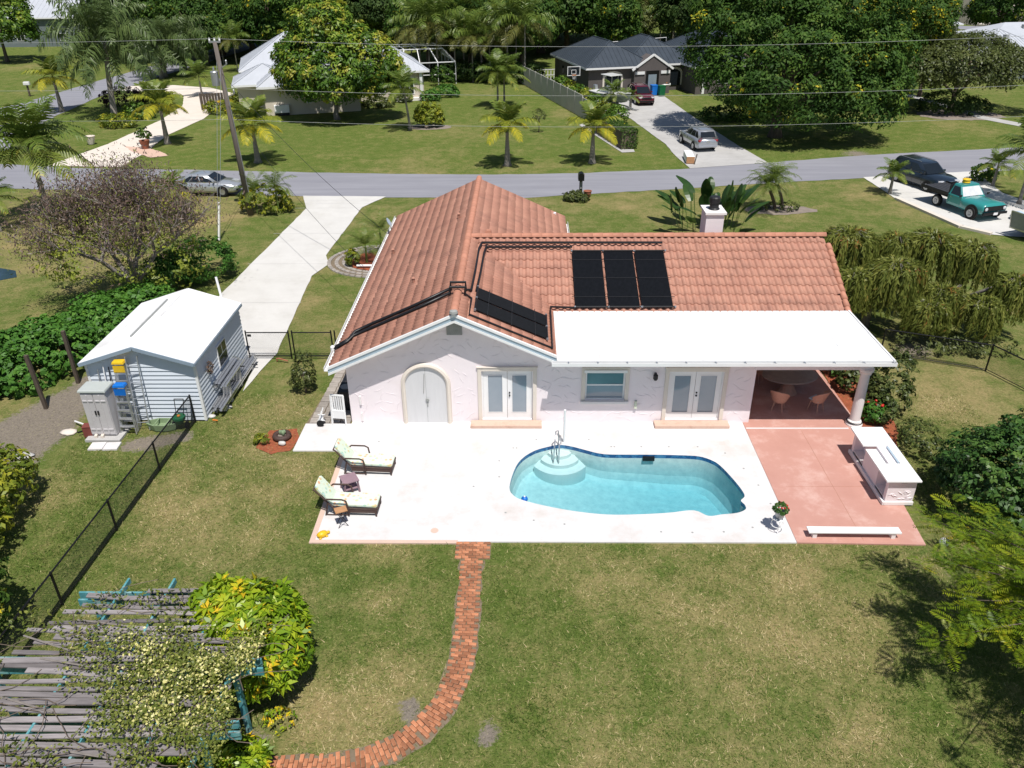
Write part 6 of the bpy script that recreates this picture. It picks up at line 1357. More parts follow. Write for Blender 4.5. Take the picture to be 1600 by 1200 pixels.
def suv(label, paint, loc, rz, L=4.65, W=1.85, H=1.68, **k): return car(label, paint, loc, rz, L, W, H, suv_st(L, W), (-L / 2 + .1, L / 2 - 1.35, -L / 2 + .5, L / 2 - 2.2, 1.07), SUVW, L * .585, **k)
suv('silver grey SUV seen from behind on the far concrete driveway', 'paint_silver_grey', (14.85, 69.7), R(101))
suv('dark navy SUV parked on the pale driveway behind the teal truck', 'paint_navy', (28.45, 57.0), R(-70), 4.9, 1.98, 1.74)
suv('maroon SUV facing the street beside the boat', 'paint_maroon', (12.75, 91.0), R(-82), 4.8, 1.93, 1.75)
h = 2.42
car('silver saloon car parked along the near kerb behind the utility pole', 'paint_silver', (-22.4, 55.7), R(-3), 4.85, 1.84, 1.45, [(-h, .42, .80, .82), (-h + .08, .32, .92, .92), (-h + .4, .24, .97, .99), (-h + 1.3, .22, .95, 1), (h - 1.5, .22, .93, 1), (h - .8, .24, .88, .98), (h - .3, .26, .78, .92), (h - .08, .32, .68, .83), (h, .4, .56, .7)],
    (-h + .62, h - 1.32, -h + 1.35, h - 2.15, .95), [(.08, .26, .2, .33), (.29, .56, .35, .56), (.59, .93, .59, .80)], 2.78, .33, rails=False)
suv('white SUV far down the side road', 'paint_white', gp(574, 32), R(200), 5.0, 2.0, 1.85)
# teal flatbed truck
t_ = thing('flatbed_truck', 'teal vintage flatbed pickup truck with an amber light on the cab', 'truck', (28.5, 50.85, -.01), R(-72), 'parked vehicles')
hw = .95
b = MB(); pr = [(.15, .42, 1.08, .98), (.75, .40, 1.1, 1), (1.5, .4, 1.08, 1), (2.15, .46, 1.1, .98), (2.3, .55, 1.04, .96)]
rings = []
for x, zb, zt_, k in pr: q = hw * k; half = [(q * .95, zb), (q, zb + .15), (q * 1.0, .86), (q * .93, zt_ - .1), (q * .72, zt_ - .02), (q * .3, zt_ + .02)]; rings.append([(x, -y, z) for y, z in half] + [(x, y, z) for y, z in half[::-1]])
b.loft(rings); b.build('front_body', 'paint_teal', t_, True)
b = MB(); rings = [[(x, y, z) for x, y in ((-.62, -k * hw), (.52 - dx, -k * hw), (.52 - dx, k * hw), (-.62, k * hw))] for z, k, dx in ((.42, .95, .0), (.6, 1., 0), (1.08, .98, 0))]; b.loft(rings)
cab_b = [(-.62, -.9), (.5, -.9), (.5, .9), (-.62, .9)]; cab_t = [(-.52, -.72), (.05, -.72), (.05, .72), (-.52, .72)]
b.loft([[(x, y, 1.06) for x, y in cab_b], [(x, y, 1.66) for x, y in cab_t], [(x * .96 - .0, y * .93, 1.74) for x, y in cab_t]]); b.build('cab', 'paint_teal', t_, bevel=.03)
def cabf(i, j, u0, u1, v0, v1, nm, m):
    B0, B1, T0, T1 = Vector((*cab_b[i], 1.06)), Vector((*cab_b[j], 1.06)), Vector((*cab_t[i], 1.66)), Vector((*cab_t[j], 1.66)); n = (B1 - B0).cross(T0 - B0).normalized(); c = (B0 + T1) / 2; n = n if n.dot(c - Vector((-.1, 0, 1.3))) > 0 else -n
    MB().add([B0.lerp(B1, u).lerp(T0.lerp(T1, u), v) + n * .014 for u, v in ((u0, v0), (u1, v0), (u1, v1), (u0, v1))], [(0, 1, 2, 3)]).build(nm, m, t_)
cabf(2, 1, .05, .95, .08, .92, 'windscreen_sunshade', 'lamp_clear'); cabf(0, 1, .15, .9, .1, .9, 'side_window', 'glass_dark'); cabf(3, 2, .15, .9, .1, .9, 'side_window', 'glass_dark'); cabf(0, 3, .1, .9, .15, .85, 'rear_window', 'glass_dark')
MB().rbox((2.3, 0, .8), (.06, 1.7, .3)).build('grille', 'black_paint', t_, bevel=.02); MB().rbox((2.38, 0, .52), (.12, 1.86, .16)).build('bumper', 'black_paint', t_, bevel=.03); MB().rbox((2.45, 0, .5), (.02, .32, .15)).build('licence_plate', 'white_paint', t_)
for s in (-1, 1):
    MB().lathe([(.1, 0), (.11, .03), (.06, .05)], 14, M=Matrix.Translation((2.33, s * .7, .8)) @ Matrix.Rotation(R(90), 4, 'Y')).build('headlight', 'lamp_clear', t_); MB().rbox((.55, s * 1.08, 1.2), (.06, .16, .14)).build('mirror', 'dark_metal', t_); MB().box((-.5, s * hw * 1.0 - .004, .5), (-.485, s * hw + .004, 1.05)).build('door_gap', 'black_paint', t_); MB().rbox((-.3, s * .96, .95), (.14, .03, .03)).build('door_handle', 'chrome', t_)
    MB().lathe([(.50, -.02), (.5, .03), (.42, .035)], 20, M=Matrix.Translation((1.5, s * hw * 1.0, .42)) @ Matrix.Rotation(R(90), 4, 'X')).build('wheel_arch', 'black_paint', t_)
    for x in (1.5, -1.5):
        y = s * (hw - .02 if x > 0 else hw - .16); wheel(t_, x, y, .38, .24)
MB().rbox((-1.75, 0, .98), (2.35, 2.0, .1)).build('flatbed', 'dark_metal', t_)
for k in range(7): MB().rbox((-1.75, -.87 + k * .29, 1.035), (2.3, .25, .02)).build('bed_board', 'bed_dark', t_)
for s in (-1, 1): MB().rbox((-1.75, s * 1.0, 1.08), (2.35, .04, .12)).build('side_rail', 'dark_metal', t_); MB().rbox((-1.6, s * .4, .75), (2.6, .1, .22)).build('chassis_rail', 'black_paint', t_)
MB().rbox((-.62, 0, 1.4), (.05, 1.8, .5)).build('headboard', 'dark_metal', t_); MB().lathe([(.22, 0), (.25, .03), (.2, .14), (.26, .2), (.2, .25)], 12, (-.35, 0, 1.75)).build('beacon', 'yellow_plastic', t_)
# utility trailer at the right edge
t_ = thing('utility_trailer', 'black utility trailer with a raised pale ramp at the right picture edge', 'trailer', (29.9, 45.6, 0), R(20))
MB().box((-.9, -.75, .45), (1.6, .75, .55)).build('bed', 'black_paint', t_)
for s in (-1, 1): MB().box((-.9, s * .78 - .02, .55), (1.6, s * .78 + .02, 1.05)).build('side_panel', 'dark_metal', t_); wheel(t_, .5, s * .95, .33, .2)
for y in (-.7, .7): MB().beam((-.95, y, .45), (-1.15, y, 1.5), .06, .06).build('ramp_frame', 'bright_metal', t_)
MB().beam((-1.15, -.7, 1.5), (-1.15, .7, 1.5), .06, .06).beam((-.95, -.7, .5), (-.95, .7, .5), .08, .08).build('ramp_frame', 'bright_metal', t_); MB().plate((-.98, -.68, .55), (-.98, .68, .55), (-1.14, .68, 1.46), (-1.14, -.68, 1.46), .02).build('ramp_panel', 'vent_grey', t_)
t_ = thing('beach_umbrella', 'half open pale blue parasol lying beyond the truck', 'parasol', (31.0, 49.0, 0)); MB().lathe([(.5, .05), (.45, .25), (.3, .42), (.05, .52)], 14, M=Matrix.Rotation(R(12), 4, 'Y')).build('canopy', 'fascia_blue', t_, smooth=True); MB().tube([(0, 0, .5), (.1, 0, .65)], .02, 5).build('tip', 'white_paint', t_)
# boat on its trailer
t_ = thing('boat', 'pale green hulled centre console boat on a trailer beside the grey fence', 'boat', (9.2, 87.0, 0), R(-58), None)
rings = []
for x, w_, zk, zs in ((-2.7, 1.05, .75, 1.55), (-1.2, 1.15, .72, 1.52), (.4, 1.12, .75, 1.58), (1.6, .85, .85, 1.7), (2.4, .45, 1.05, 1.82), (2.95, .04, 1.5, 1.92)): rings.append([(x, -w_, zs), (x, -w_ * .86, zk + .25), (x, -.05, zk), (x, .05, zk), (x, w_ * .86, zk + .25), (x, w_, zs)])
MB().loft(rings).build('hull', 'hull_green', t_); MB().loft([[(x, -w_ - .02, z), (x, w_ + .02, z), (x, w_ + .02, z + .08), (x, -w_ - .02, z + .08)] for x, w_, z in ((-2.72, 1.05, 1.55), (-1.2, 1.15, 1.52), (.4, 1.12, 1.58), (1.6, .85, 1.7), (2.4, .45, 1.82), (2.98, .06, 1.93))]).build('gunwale', 'hull_white', t_)
MB().rbox((-.3, 0, 1.95), (.8, .8, .8), 0, 0, .85).build('console', 'hull_white', t_, bevel=.05); MB().rbox((.02, 0, 2.45), (.05, .75, .35)).build('windshield', 'glass_teal', t_)
for sx in (-.75, .35):
    for sy in (-.42, .42): MB().tube([(sx, sy, 1.6), (sx * .9, sy * .95, 3.3)], .03, 6).build('tower_leg', 'bright_metal', t_)
MB().rbox((-.3, 0, 3.36), (1.7, 1.5, .08)).build('top_canopy', 'hull_white', t_, bevel=.03)
MB().rbox((-2.95, 0, 1.75), (.5, .42, .65), 0, 0, .8).rbox((-2.95, 0, 1.1), (.18, .15, .9)).build('outboard_motor', 'bright_metal', t_, bevel=.06)
MB().beam((-2.6, -.6, .5), (1.8, -.5, .5), .1, .12).beam((-2.6, .6, .5), (1.8, .5, .5), .1, .12).beam((1.8, -.5, .5), (3.5, 0, .5), .1, .1).beam((1.8, .5, .5), (3.5, 0, .5), .1, .1).build('trailer_frame', 'bright_metal', t_); MB().tube([(2.9, 0, .5), (2.9, 0, 1.4)], .05, 6).build('winch_post', 'bright_metal', t_)
for s in (-1, 1):
    for x in (-1.4, -.6): wheel(t_, x, s * 1.1, .32, .2)
# houses across the street
def hip(t_, nm, m, x0, y0, x1, y1, ze, pitch, oh=.45, ribs=0, fas='white_paint', gable=''):
    x0 -= oh; y0 -= oh; x1 += oh; y1 += oh; wx, wy = x1 - x0, y1 - y0; k = min(wx, wy) / 2; zr = ze + pitch * k
    if wx >= wy: a, b = (x0 + k, (y0 + y1) / 2, zr), (x1 - k, (y0 + y1) / 2, zr)
    else: a, b = ((x0 + x1) / 2, y0 + k, zr), ((x0 + x1) / 2, y1 - k, zr)
    v = [(x0, y0, ze), (x1, y0, ze), (x1, y1, ze), (x0, y1, ze), a, b]
    f = [(0, 1, 5, 4), (1, 2, 5), (2, 3, 4, 5), (3, 0, 4)] if wx >= wy else [(0, 1, 4), (1, 2, 5, 4), (2, 3, 5), (3, 0, 4, 5)]
    b_ = MB().add(v, f); rf_ = b_.build(nm, m, t_)
    fb = MB()
    for p, q in ((0, 1), (1, 2), (2, 3), (3, 0)): P, Q = Vector(v[p]), Vector(v[q]); fb.beam(P - Vector((0, 0, .1)), Q - Vector((0, 0, .1)), .04, .2)
    fb.build('fascia', fas, rf_); MB().quad((x0, y0, ze - .19), (x1, y0, ze - .19), (x1, y1, ze - .19), (x0, y1, ze - .19)).build('soffit', 'white_paint', rf_)
    if ribs:
        rb_ = MB()
        for fc in f:
            pts = [Vector(v[i]) for i in fc]; e = pts[1] - pts[0]; L = e.length; e.normalize(); n = e.cross(pts[-1] - pts[0]).normalized(); up = n.cross(e).normalized(); loc2 = [((p - pts[0]).dot(e), (p - pts[0]).dot(up)) for p in pts]
            s = ribs * .5
            while s < L:
                hts = [0]
                for i in range(len(loc2)):
                    (xa, ya), (xb_, yb) = loc2[i], loc2[(i + 1) % len(loc2)]
                    if (xa - s) * (xb_ - s) < 0: hts.append(ya + (yb - ya) * (s - xa) / (xb_ - xa))
                hm = max(hts)
                if hm > .15: p = pts[0] + e * s + n * .012; rb_.beam(p, p + up * hm, .035, .05, up=n)
                s += ribs
        for p, q in (((0, 4), (3, 4), (1, 5), (2, 5), (4, 5)) if wx >= wy else ((0, 4), (1, 4), (2, 5), (3, 5), (4, 5))): rb_.beam(Vector(v[p]) + Vector((0, 0, .02)), Vector(v[q]) + Vector((0, 0, .02)), .16, .06)
        rb_.build('seams', m, rf_, kind='stuff')
    return rf_
def win(t_, x, y, z, w_, h_, side='y', frame='white_paint', glass='glass_dark', bars=1):
    if side == 'y': a, b, c, d = (x - w_ / 2, y - .05, z), (x + w_ / 2, y + .02, z + h_), (x - w_ / 2 + .08, y - .06, z + .08), (x + w_ / 2 - .08, y - .052, z + h_ - .08)
    else: a, b, c, d = (x - .05, y - w_ / 2, z), (x + .02, y + w_ / 2, z + h_), (x - .06, y - w_ / 2 + .08, z + .08), (x - .052, y + w_ / 2 - .08, z + h_ - .08)
    w0 = MB().box(a, b).build('window', frame, t_); MB().box(c, d).build('pane', glass, w0)
    if side == 'y':
        for k in range(bars): xx = c[0] + (d[0] - c[0]) * (k + 1) / (bars + 1); MB().box((xx - .02, y - .07, c[2]), (xx + .02, y - .061, d[2])).build('bar', frame, w0)
wh = thing('house', 'cream house with a pale silver standing seam roof behind the round mango tree', 'house', (-26.4, 84.3, 0), R(16))
MB().box((0, 0, -.1), (9.6, 10, 2.75)).box((8, 4.8, -.1), (17.2, 14, 2.95)).box((-1.8, 8, -.1), (7, 17, 3.2)).box((-2.6, 2.6, -.1), (0, 7, 2.6)).build('wall', 'house_cream', wh)
hip(wh, 'roof', 'roof_silver', 0, 0, 9.6, 10, 2.85, .6, .6, .5); hip(wh, 'roof', 'roof_silver', 6.6, 4.8, 17.2, 14, 3.1, .6, .6, .5); hip(wh, 'roof', 'roof_silver', -1.8, 8, 8, 17.5, 3.5, .6, .6, .5); hip(wh, 'roof', 'roof_silver', -2.6, 2.6, 3, 8, 2.75, .5, .5, .5)
win(wh, 15.3, 4.8, .6, 1.6, 1.8, bars=2); win(wh, 12.2, 4.8, .8, 1.4, 1.3); win(wh, 4.4, 0, 1.0, .5, .5); win(wh, -2.6, 4.8, .5, 1., 1.6, 'x'); MB().box((13.9, 4.3, -.05), (17.1, 4.798, .25)).build('porch_step', 'stucco_white', wh); MB().box((16.7, 4.4, .25), (17.0, 4.7, 2.9)).build('porch_post', 'white_paint', wh)
t_ = thing('ac_unit', 'white box air conditioner on a stand against the cream house', 'air conditioner', (*(Vector(gp(441, 180)) + Vector((0, .2, 0))).xy, 0), R(16)); MB().rbox((0, 0, .62), (1.5, .8, .75)).build('case', 'white_paint', t_, bevel=.04); MB().lathe([(.3, 0), (.3, .03)], 18, (0, 0, 1.0)).build('fan_grille', 'vent_grey', t_); MB().rbox((0, 0, .12), (1.4, .7, .25)).build('stand', 'dark_metal', t_)
# timber bin screen at the left of that house
t_ = thing('bin_screen', 'dark timber screen fence beside the cream drive', 'fence', (*gp(336, 170)[:2], 0), R(20))
for k in range(9): MB().rbox((-1.2 + k * .3, 0, .8), (.27, .06, 1.6)).build('board', 'wood_post', t_)
for k in range(5): MB().rbox((-1.35, .2 + k * .3, .8), (.06, .27, 1.6)).build('board', 'wood_grey', t_)
# screened pool cage
t_ = thing('pool_cage', 'white framed screened pool enclosure behind the silver roofed house', 'pool enclosure', (-13.2, 105, 0), R(16))
mb = MB(); X0, X1, Y0, Y1, zl_, zh = -4.4, 4.4, -2, 7, 2.6, 4.0
for i in range(5):
    x = X0 + (X1 - X0) * i / 4; mb.beam((x, Y0, 0), (x, Y0, zl_), .09, .09).beam((x, Y0, zl_), (x * .72, Y0 + 1.6, zh), .09, .09).beam((x * .72, Y0 + 1.6, zh), (x * .72, Y1 - 1.6, zh), .09, .09)
for j in range(5): y = Y0 + (Y1 - Y0) * j / 4; mb.beam((X1, y, 0), (X1, y, zl_), .09, .09).beam((X1, y, zl_), (X1 * .72, min(max(y, Y0 + 1.6), Y1 - 1.6), zh), .09, .09)
mb.beam((X0, Y0, zl_), (X1, Y0, zl_), .1, .1).beam((X1, Y0, zl_), (X1, Y1, zl_), .1, .1).beam((X0 * .72, Y0 + 1.6, zh), (X1 * .72, Y0 + 1.6, zh), .1, .1).beam((X1 * .72, Y0 + 1.6, zh), (X1 * .72, Y1 - 1.6, zh), .1, .1).beam((X0 * .72, Y1 - 1.6, zh), (X1 * .72, Y1 - 1.6, zh), .1, .1).beam((X0, Y0, 1.2), (X1, Y0, 1.2), .08, .08)
mb.beam((X0 * .72, 3, zh), (X1 * .72, 3, zh), .09, .09).build('frame', 'white_paint', t_, kind='stuff')
# dark house
dh = thing('house', 'dark taupe house with a slate grey metal roof behind the red SUV', 'house', (7.3, 95.2, 0), R(15))
MB().box((0, 0, -.1), (7.2, 13, 2.9)).box((7.2, 1.2, -.1), (12, 13, 2.85)).box((12, -2.6, -.1), (22, 12, 2.9)).build('wall', 'house_taupe', dh)
hip(dh, 'roof', 'roof_slate', 0, 0, 7.4, 13, 3.0, .55, .5, .55); hip(dh, 'roof', 'roof_slate', 5, 1.3, 14, 13, 2.95, .5, .5, .55); hip(dh, 'roof', 'roof_slate', 12, -2.6, 22, 12, 3.02, .55, .5, .55)
# entry gable
MB().box((5.2, -.8, -.1), (9.6, 1.2, 2.7)).add([(5.2, -.8, 2.7), (9.6, -.8, 2.7), (7.4, -.8, 4.1), (5.2, 1.5, 2.7), (9.6, 1.5, 2.7), (7.4, 1.5, 4.1)], [(0, 1, 2), (5, 4, 3), (0, 2, 5, 3), (2, 1, 4, 5)]).build('entry_gable', 'house_taupe', dh)
MB().beam((4.9, -.84, 2.62), (7.4, -.84, 4.2), .1, .22).beam((9.9, -.84, 2.62), (7.4, -.84, 4.2), .1, .22).build('gable_trim', 'white_paint', dh); MB().box((5.3, -.9, 2.15), (6.4, -.802, 2.45)).box((8.4, -.9, 2.15), (9.5, -.802, 2.45)).build('capital', 'white_paint', dh)
d_ = MB().box((6.6, -.84, 0), (8.2, -.802, 2.5)).build('door', 'black_paint', dh); MB().box((6.9, -.85, .3), (7.9, -.842, 2.1)).build('pane', 'glass_blind', d_)
for x, w_ in ((2.9, 2.0), (10.9, 1.8)):
    a = [(x - w_ / 2, .5), (x + w_ / 2, .5)] + [(x + w_ / 2 * math.cos(q), 1.75 + .55 * math.sin(q)) for q in np.linspace(0, math.pi, 11)]; y = 0 if x < 5 else 1.2; MX = Matrix(((1, 0, 0, 0), (0, 0, -1, 0), (0, 1, 0, 0), (0, 0, 0, 1)))
    w0 = MB().prism([(x + (p - x) * 1.22, .4 + (q - .4) * 1.12) for p, q in a], -y + .002, -y + .07, M=MX).build('window', 'trim_cream', dh); MB().prism(a, -y + .071, -y + .08, M=MX).build('pane', 'glass_dark', w0)
win(dh, 0, 4.5, 1., .6, 1.2, 'x'); win(dh, 0, 9.5, 1.2, .6, .9, 'x', 'black_paint'); win(dh, 15.5, -2.6, 1.0, 1.7, 1.0)
MB().box((12.8, -2.64, 0), (13.1, -2.602, 2.3)).build('downpipe', 'white_paint', dh)
for x in (5.4, 9.2, 11.8): MB().rbox((x, -1.0 if x < 11 else .9, 2.75), (.25, .25, .25)).build('eave_lamp', 'black_paint', dh)
# frame behind the roofs
t_ = thing('goal_frame', 'tall pale steel frame standing behind the slate roofed house', 'frame', (14.2, 108.5, 0), R(15)); z_ = HZ(1010, 62, 108)
MB().tube([(-3.2, 0, 0), (-3.2, 0, z_ - .2), (4, 0, z_ + .1), (4, 0, 0)], .05, 6).tube([(.4, 0, z_), (.4, 0, 0)], .05, 6).build('frame', 'hull_white', t_)
# grey boundary fence
fe = thing('boundary_fence', 'long grey board fence between the lawn and the boat driveway', 'fence', (0, 0, 0)); A, B = Vector((-1.2, 108, 0)), Vector((6.75, 79.2, 0)); d = B - A; n = int(d.length / 2.4); d.normalize()
for k in range(n):
    p, q = A + d * (2.4 * k + .05), A + d * (2.4 * k + 2.35); hh_ = 2.1 if k < n - 1 else 1.9; MB().beam(p + Vector((0, 0, hh_ / 2)), q + Vector((0, 0, hh_ / 2)), .05, hh_).build('panel', 'grey_fence', fe); MB().rbox(A + d * 2.4 * k + Vector((0, 0, hh_ / 2 + .03)), (.12, .12, hh_ + .06), math.atan2(d.y, d.x)).build('post', 'grey_fence', fe)
t_ = thing('lattice_screen', 'white lattice screen at the far end of the grey fence', 'screen', (2.2, 105.5, 0), R(12))
for k in range(9): MB().rbox((-1.6 + k * .4, 0, .75), (.1, .05, 1.5)).build('slat', 'hull_white', t_)
for z in (.2, .8, 1.45): MB().rbox((0, -.04, z), (3.4, .04, .1)).build('rail', 'hull_white', t_)
# basketball hoop
p = gp(896, 150); t_ = thing('basketball_hoop', 'basketball hoop with a white edged backboard beside the dark house', 'basketball hoop', p, R(10)); zb_ = HZ(892, 112, p[1])
MB().tube([(0, 0, 0), (0, 0, zb_)], .06, 6).build('pole', 'black_paint', t_); bd = MB().rbox((-.1, -.25, zb_ + .1), (1.45, .04, .95)).build('backboard', 'glass_dark', t_)
for a in ((-.1, .56, 1.5, .07), (-.1, -.36, 1.5, .07)): MB().rbox((a[0], -.275, zb_ + a[1]), (a[2], .012, a[3])).build('edge_stripe', 'white_paint', bd)
for x in (-.8, .6): MB().rbox((x, -.275, zb_ + .1), (.07, .012, .9)).build('edge_stripe', 'white_paint', bd)
for a in ((-.35, .0, .05, .45), (.15, .0, .05, .45), (-.1, .22, .5, .05), (-.1, -.2, .5, .05)): MB().rbox((a[0], -.277, zb_ + a[1]), (a[2], .012, a[3])).build('target_stripe', 'white_paint', bd)
MB().tube([(-.1 + .23 * math.cos(q), -.5 + .23 * math.sin(q), zb_ - .3) for q in np.linspace(0, 6.2832, 14)], .02, 5, cap=False).build('rim', 'orange', t_)
mb = MB()
for q in np.linspace(0, 6.2832, 11)[:-1]: mb.tube([(-.1 + .23 * math.cos(q), -.5 + .23 * math.sin(q), zb_ - .3), (-.1 + .12 * math.cos(q + .5), -.5 + .12 * math.sin(q + .5), zb_ - .75)], .012, 4)
mb.build('net', 'white_paint', t_, kind='stuff')
# wheelie bins
for px, py, m, lb in ((1021, 149, 'blue_plastic', 'blue wheeled bin beside the maroon SUV'), (1033, 150, 'green_plastic', 'green wheeled bin next to the garage')):
    p = gp(px, py); t_ = thing('wheeled_bin', lb, 'bin', p, R(15), 'wheeled bins by the garage'); MB().rbox((0, 0, .55), (.62, .62, 1.0), 0, 0, 1.12).build('body', m, t_, bevel=.03); MB().rbox((0, .02, 1.1), (.74, .78, .09)).build('lid', m, t_, bevel=.03)
    for s in (-1, 1): MB().lathe([(.13, -.03), (.13, .03)], 12, (s * .34, .3, .13), M=Matrix.Rotation(R(90), 4, 'Y')).build('wheel', 'tyre', t_)
t_ = thing('canoe', 'white and orange kayak leaning behind the bins', 'kayak', (15.4, 97.0, 0)); MB().loft([[(x, -.05 - w_, .9), (x, -w_ * .5, .75), (x, w_ * .5, .75), (x, w_ + .05, .9), (x, w_ * .6, 1.05), (x, -w_ * .6, 1.05)] for x, w_ in ((-1.5, .02), (-.8, .3), (0, .38), (.8, .3), (1.5, .02))]).build('hull', 'hull_white', t_); MB().rbox((.6, 0, 1.1), (1.0, .4, .12)).build('deck', 'orange', t_, bevel=.04); MB().rbox((0, .1, .35), (1.4, .4, .75)).build('stand', 'dark_metal', t_)
# by the driveways and the road
t_ = thing('mailbox', 'black domed mailbox on a post at the near road edge', 'mailbox', gp(907, 308)); MB().rbox((0, 0, .6), (.2, .2, 1.2)).build('post', 'black_paint', t_); b = MB(); a = [(-.2, 1.2), (.2, 1.2)] + [(.2 * math.cos(q), 1.5 + .2 * math.sin(q)) for q in np.linspace(0, math.pi, 9)]; b.prism(a, -.32, .32, M=Matrix(((1, 0, 0, 0), (0, 0, -1, 0), (0, 1, 0, 0), (0, 0, 0, 1)))); b.build('box', 'black_paint', t_); MB().rbox((.22, .1, 1.5), (.02, .05, .2)).build('flag', 'red_box', t_); MB().rbox((0, -.11, .85), (.1, .015, .5)).build('number_plate', 'vent_grey', t_)
t_ = thing('planter_pot', 'small clay pot standing beside the black mailbox', 'pot', gp(918, 307)); MB().lathe([(.2, 0), (.27, .35), (.3, .4), (.25, .4), (.22, .33)], 14).build('pot', 'terracotta', t_)
t_ = thing('mailbox', 'white topped mailbox on a post beyond the side road', 'mailbox', gp(47, 150)); MB().rbox((0, 0, .6), (.16, .16, 1.2)).build('post', 'wood_post', t_); MB().rbox((0, 0, 1.4), (.7, .5, .4), R(10), 0, .9).build('box', 'hull_white', t_, bevel=.08)
t_ = thing('white_crate', 'long white box with a brown end lying at the driveway corner', 'box', (*((G(1071, 243) + G(1081, 258)) / 2).xy, 0), R(86)); MB().rbox((0, 0, .3), (2.2, .65, .5)).build('box', 'white_paint', t_, bevel=.03); MB().rbox((-1.15, 0, .28), (.1, .62, .5)).build('end_board', 'tray_wood', t_); MB().beam((-1.3, -.3, 0), (-.9, -.5, .7), .06, .1).build('plank', 'wood_post', t_)
for px, py, lb in ((228, 232, 'clay pot with a leafy plant beside the paved drive'), (143, 225, 'small stone pillar pot on the far side of the paved drive')):
    t_ = thing('plant_pot', lb, 'potted plant', gp(px, py)); MB().lathe([(.25, 0), (.4, .6), (.45, .7), (.38, .7), (.3, .55)], 12).build('pot', 'terracotta' if px > 200 else 'cream_paving', t_)
    if px > 200: P, N, S, T = crown_cloud([(0, 0, 1.2, .6, .6, .5)], 30, 8, .14, .3, lower=-.5); inst('foliage', leaf_mesh('pf', P, N, S, T, 'leaf_dark', .4), t_, kind='stuff')
sheet('brick_apron', [gp(195, 228)[:2], gp(232, 231)[:2], gp(255, 238)[:2], gp(262, 243)[:2], gp(235, 246)[:2], gp(205, 236)[:2]], -.01, 'step_stone', jit=.05, step=.4)
# small roofs far away
def far_house(label, loc, rz, W_, D_, roof, wall, ze=2.9, pitch=.42, ribs=0):
    t_ = thing('house', label, 'house', loc, R(rz)); MB().box((0, 0, -.1), (W_, D_, ze - .1)).build('wall', wall, t_); hip(t_, 'roof', roof, 0, 0, W_, D_, ze, pitch, .5, ribs)
    for k in range(3): win(t_, W_ * (.2 + .3 * k), 0, .9, 1.4, 1.2)
    MB().rbox((W_ * .45, D_ * .3, ze + pitch * D_ * .3 + .3), (.5, .5, .7)).build('roof_vent', 'vent_grey', t_); return t_
far_house('grey walled house with a pale silver roof in the far left corner', (-92, 148, 0), 4, 24, 14, 'roof_silver', 'house_grey', 4.6, .42, .8)
far_house('house with a brown roof rising behind the palm row', (-24, 163, 0), 12, 18, 14, 'roof_brown', 'house_cream', 2.9, .5)
far_house('pale roofed house half hidden behind the yellow flowering tree', (58, 140, 0), 10, 13, 10, 'roof_silver', 'house_cream', 3.2, .42)
far_house('low white roofed house beyond the tree at the right', (66, 122, 0), 8, 14, 9, 'roof_silver', 'house_cream', 2.9, .35)
far_house('silver roofed house corner with dark seams behind the small tree', (57, 104, 0), 20, 9, 9, 'roof_silver', 'house_grey', 2.9, .5, .5)
far_house('white roofed house cut by the right picture edge', (70, 95, 0), 8, 14, 10, 'roof_white', 'house_cream', 2.9, .4)
far_house('distant cream house at the top right corner', (112, 205, 0), 6, 22, 12, 'roof_brown', 'house_cream', 3.2, .4)
t_ = thing('flagpole', 'flagpole with a pink red flag among the far right roofs', 'flagpole', (86, 150, 0)); MB().tube([(0, 0, 0), (0, 0, 13)], .08, 6).build('pole', 'hull_white', t_); MB().loft([[(x, .15 * math.sin(x * 2.5), z) for z in (9.6 - .35 * x, 12.3 - .5 * x)] for x in np.linspace(0, 2.6, 8)], cap=False, closed=False).build('flag', 'flag_cloth', t_)
sheet('far_road', [(40, 178), (120, 160), (160, 158), (160, 164), (122, 166), (42, 186)], -.02, 'asphalt'); sheet('far_path', [(92, 178), (110, 172), (112, 176), (94, 182)], -.01, 'cream_paving'); sheet('far_driveway', [(-58, 200), (-30, 192), (-28, 200), (-56, 210)], -.015, 'concrete')
# ---------------------------------------------------------------- palms and trees beyond the house
FA = [frond_mesh('frond_a', 2.2, 1.25, .9, 20, .75, .095, 'frond_green', .4, .12), frond_mesh('frond_b', 2.5, .75, 1.4, 20, .8, .095, 'frond_green', .6, .12), frond_mesh('frond_c', 2.4, .2, 1.3, 20, .75, .095, 'frond_green', .8, .12, tint=.7)]
FY_ = [frond_mesh('frond_d', 2.0, 1.25, .8, 19, .75, .11, 'frond_green', .35, .1, tint=.65), frond_mesh('frond_e', 2.3, .7, 1.3, 19, .8, .11, 'frond_yellow', .6, .1, tint=.3), frond_mesh('frond_f', 2.2, .1, 1.2, 19, .75, .11, 'frond_yellow', .8, .1, tint=.6)]
FQ = [frond_mesh('frond_g', 3.8, 1.25, 1.4, 48, 1.05, .075, 'frond_queen', .9, .75), frond_mesh('frond_h', 4.3, .8, 2.0, 48, 1.1, .075, 'frond_queen', 1.0, .75), frond_mesh('frond_i', 4.3, .3, 1.9, 48, 1.1, .075, 'frond_queen', 1.1, .75), frond_mesh('frond_j', 3.8, -.3, 1.2, 44, .95, .075, 'frond_queen', 1.1, .75)]
FP = [frond_mesh('frond_k', 1.3, 1.1, 1.2, 20, .28, .028, 'frond_green', .4, .15), frond_mesh('frond_l', 1.45, .6, 1.5, 20, .3, .028, 'frond_green', .5, .15), frond_mesh('frond_m', 1.4, .1, 1.4, 20, .28, .028, 'frond_green', .6, .15)]
def hp(px, py, tx, ty): b = G(px, py); return (b.x, b.y, 0), HZ(tx, ty, b.y)
YG = 'yellowing young palms on the verges'
